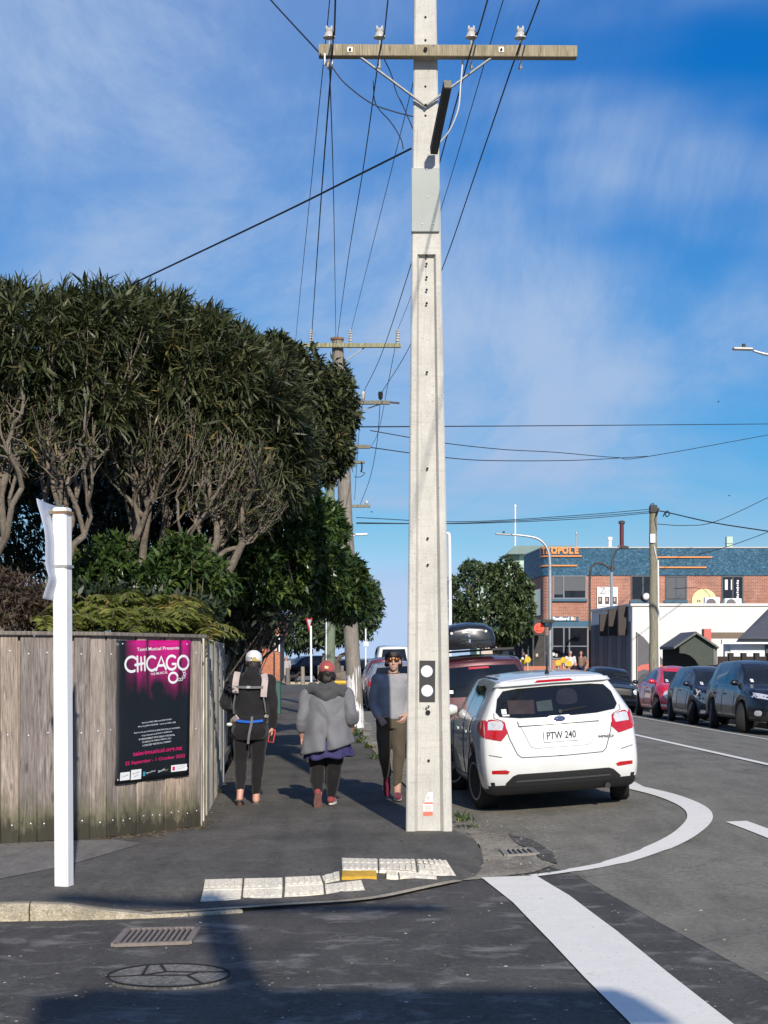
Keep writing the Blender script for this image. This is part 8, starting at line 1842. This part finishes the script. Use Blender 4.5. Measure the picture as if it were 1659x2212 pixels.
q = P(607, 1470, 108); tiny('far person in navy clothes behind the dog walker', (q.x, 108, .1), 1, NAVYF, NAVYF)
for i, (u_, d_, lab, tp, hm) in enumerate(((1232, 85.5, 'seated person in white at the hotel window table', WHITEF, GREYHAIR), (1255, 85.6, 'person in a red brown cap by the hotel window', BROWNL, BROWNL), (1243, 78.5, 'person with a pink face scarf right of the three hexagons', NAVYF, SKIN), (1272, 77.5, 'person in a mustard top behind the black classic car', YELF, HAIR), (1292, 78, 'person in a white shirt by the brick pier', WHITEF, GREYHAIR), (1327, 76, 'balding man in a dark jacket before the striped grey front', BLKF, SKIN2))):
    q = P(u_, 1450, d_); tiny(lab, (q.x, d_, -.05 if i > 1 else .4), -1 if i != 5 else 1, tp, NAVYF, hm, (1.62, 1.62, 1.48, 1.22, 1.42, 1.6)[i])
# dog
q = P(633, 1474, 101); dg_ = thing('dog', 'black and tan dog on the crossing beside the far pedestrian', 'dog', (q.x, 101, .1)); b = Blob()
b.cap((-.22, 0, .42), .11, (.20, 0, .44), .13, fl=((1, 0, 0), 1)); b.cap((.20, 0, .48), .09, (.34, 0, .62), .07); b.ell((.40, 0, .66), (.09, .06, .065)); b.cap((.44, 0, .645), .04, (.53, 0, .625), .03); b.cap((-.28, 0, .46), .03, (-.42, 0, .60), .015)
for sx in (-1, 1):
    b.chain([(.18, sx*.07, .38), (.19, sx*.07, .20), (.20+.05*sx, sx*.07, .03)], [.055, .035, .03]); b.chain([(-.20, sx*.07, .38), (-.15, sx*.07, .26), (-.26+.05*sx, sx*.07, .17), (-.24+.05*sx, sx*.07, .03)], [.07, .05, .03, .03]); b.cap((.37, sx*.05, .70), .025, (.36, sx*.06, .76), .012)
b.fuse('body', M('dog_coat', (.03, .022, .018), .8, 0, .5, 6), dg_, .014, 2)
# ================================================================== litter and grit
def scatter(name, label, pts, size, mat):
    n = len(pts); p = np.array(pts); a = rng.uniform(0, 6.28, n); s = size*(.4+1.1*rng.random(n)); ca, sa = np.cos(a)*s, np.sin(a)*s
    h = s*.35
    top = p+np.stack([np.zeros(n), np.zeros(n), h], 1)
    v = np.stack([p+np.stack([ca, sa, np.zeros(n)], 1), p+np.stack([-sa, ca, np.zeros(n)], 1)*.7, p-np.stack([ca, sa, np.zeros(n)], 1), p-np.stack([-sa, ca, np.zeros(n)], 1)*.7, top], 1).reshape(-1, 3)
    b = np.arange(n)[:, None]*5; f = np.concatenate([b+np.array([[k, (k+1) % 4, 4]]) for k in range(4)], 1).reshape(-1, 3)
    o = np_mesh(name, v, f, mat, None, np.repeat(rng.random(n), 4)); o['kind'] = 'stuff'; o['label'] = label; o['category'] = 'litter'; return o
GRIT = leaf_mat('grit', [(0, (.10, .085, .065)), (.5, (.26, .23, .18)), (.9, (.45, .42, .36)), (1, (.65, .63, .58))], .9, .0, .2)
DRYL = leaf_mat('dry_leaf', [(0, (.05, .035, .02)), (.6, (.16, .10, .05)), (1, (.30, .22, .11))], .8, .05, .2)
pts = []
for _ in range(420):
    p = G(random.uniform(985, 1200), random.uniform(1775, 1895)); pts.append((p.x, p.y, p.z+.012))
for _ in range(260):
    s_ = 16+random.random()**2*40; p = S(s_, random.gauss(1.75, .16)); pts.append((p.x, p.y, zr(p.x, p.y)+.01))
for _ in range(300):
    p = G(random.uniform(0, 1659), random.uniform(1930, 2210)); pts.append((p.x, p.y, p.z+.002))
scatter('gravel', 'loose grit and chips in the broken channel and on the road', pts, .011, GRIT)
pts = []
for _ in range(260):
    t_ = random.random(); q = FA2.lerp(FB, t_*1.6) if random.random() < .5 else FB.lerp(FC, t_); x, y = q.x+random.gauss(.06, .06), q.y-abs(random.gauss(.05, .07)); pts.append((x, y, zf(x, y)+.006))
for _ in range(260):
    q = FC+fdir*random.random()**1.5*20; x, y = q.x+abs(random.gauss(.03, .13)), q.y; pts.append((x, y, zf(x, y)+.006))
for _ in range(120):
    x, y = random.uniform(-1.6, .4), random.uniform(12.5, 24); pts.append((x-.0574*(y-14), y, zf(x, y)+.006))
scatter('leaf_litter', 'dry leaf litter along the foot of the plank fence', pts, .014, DRYL)
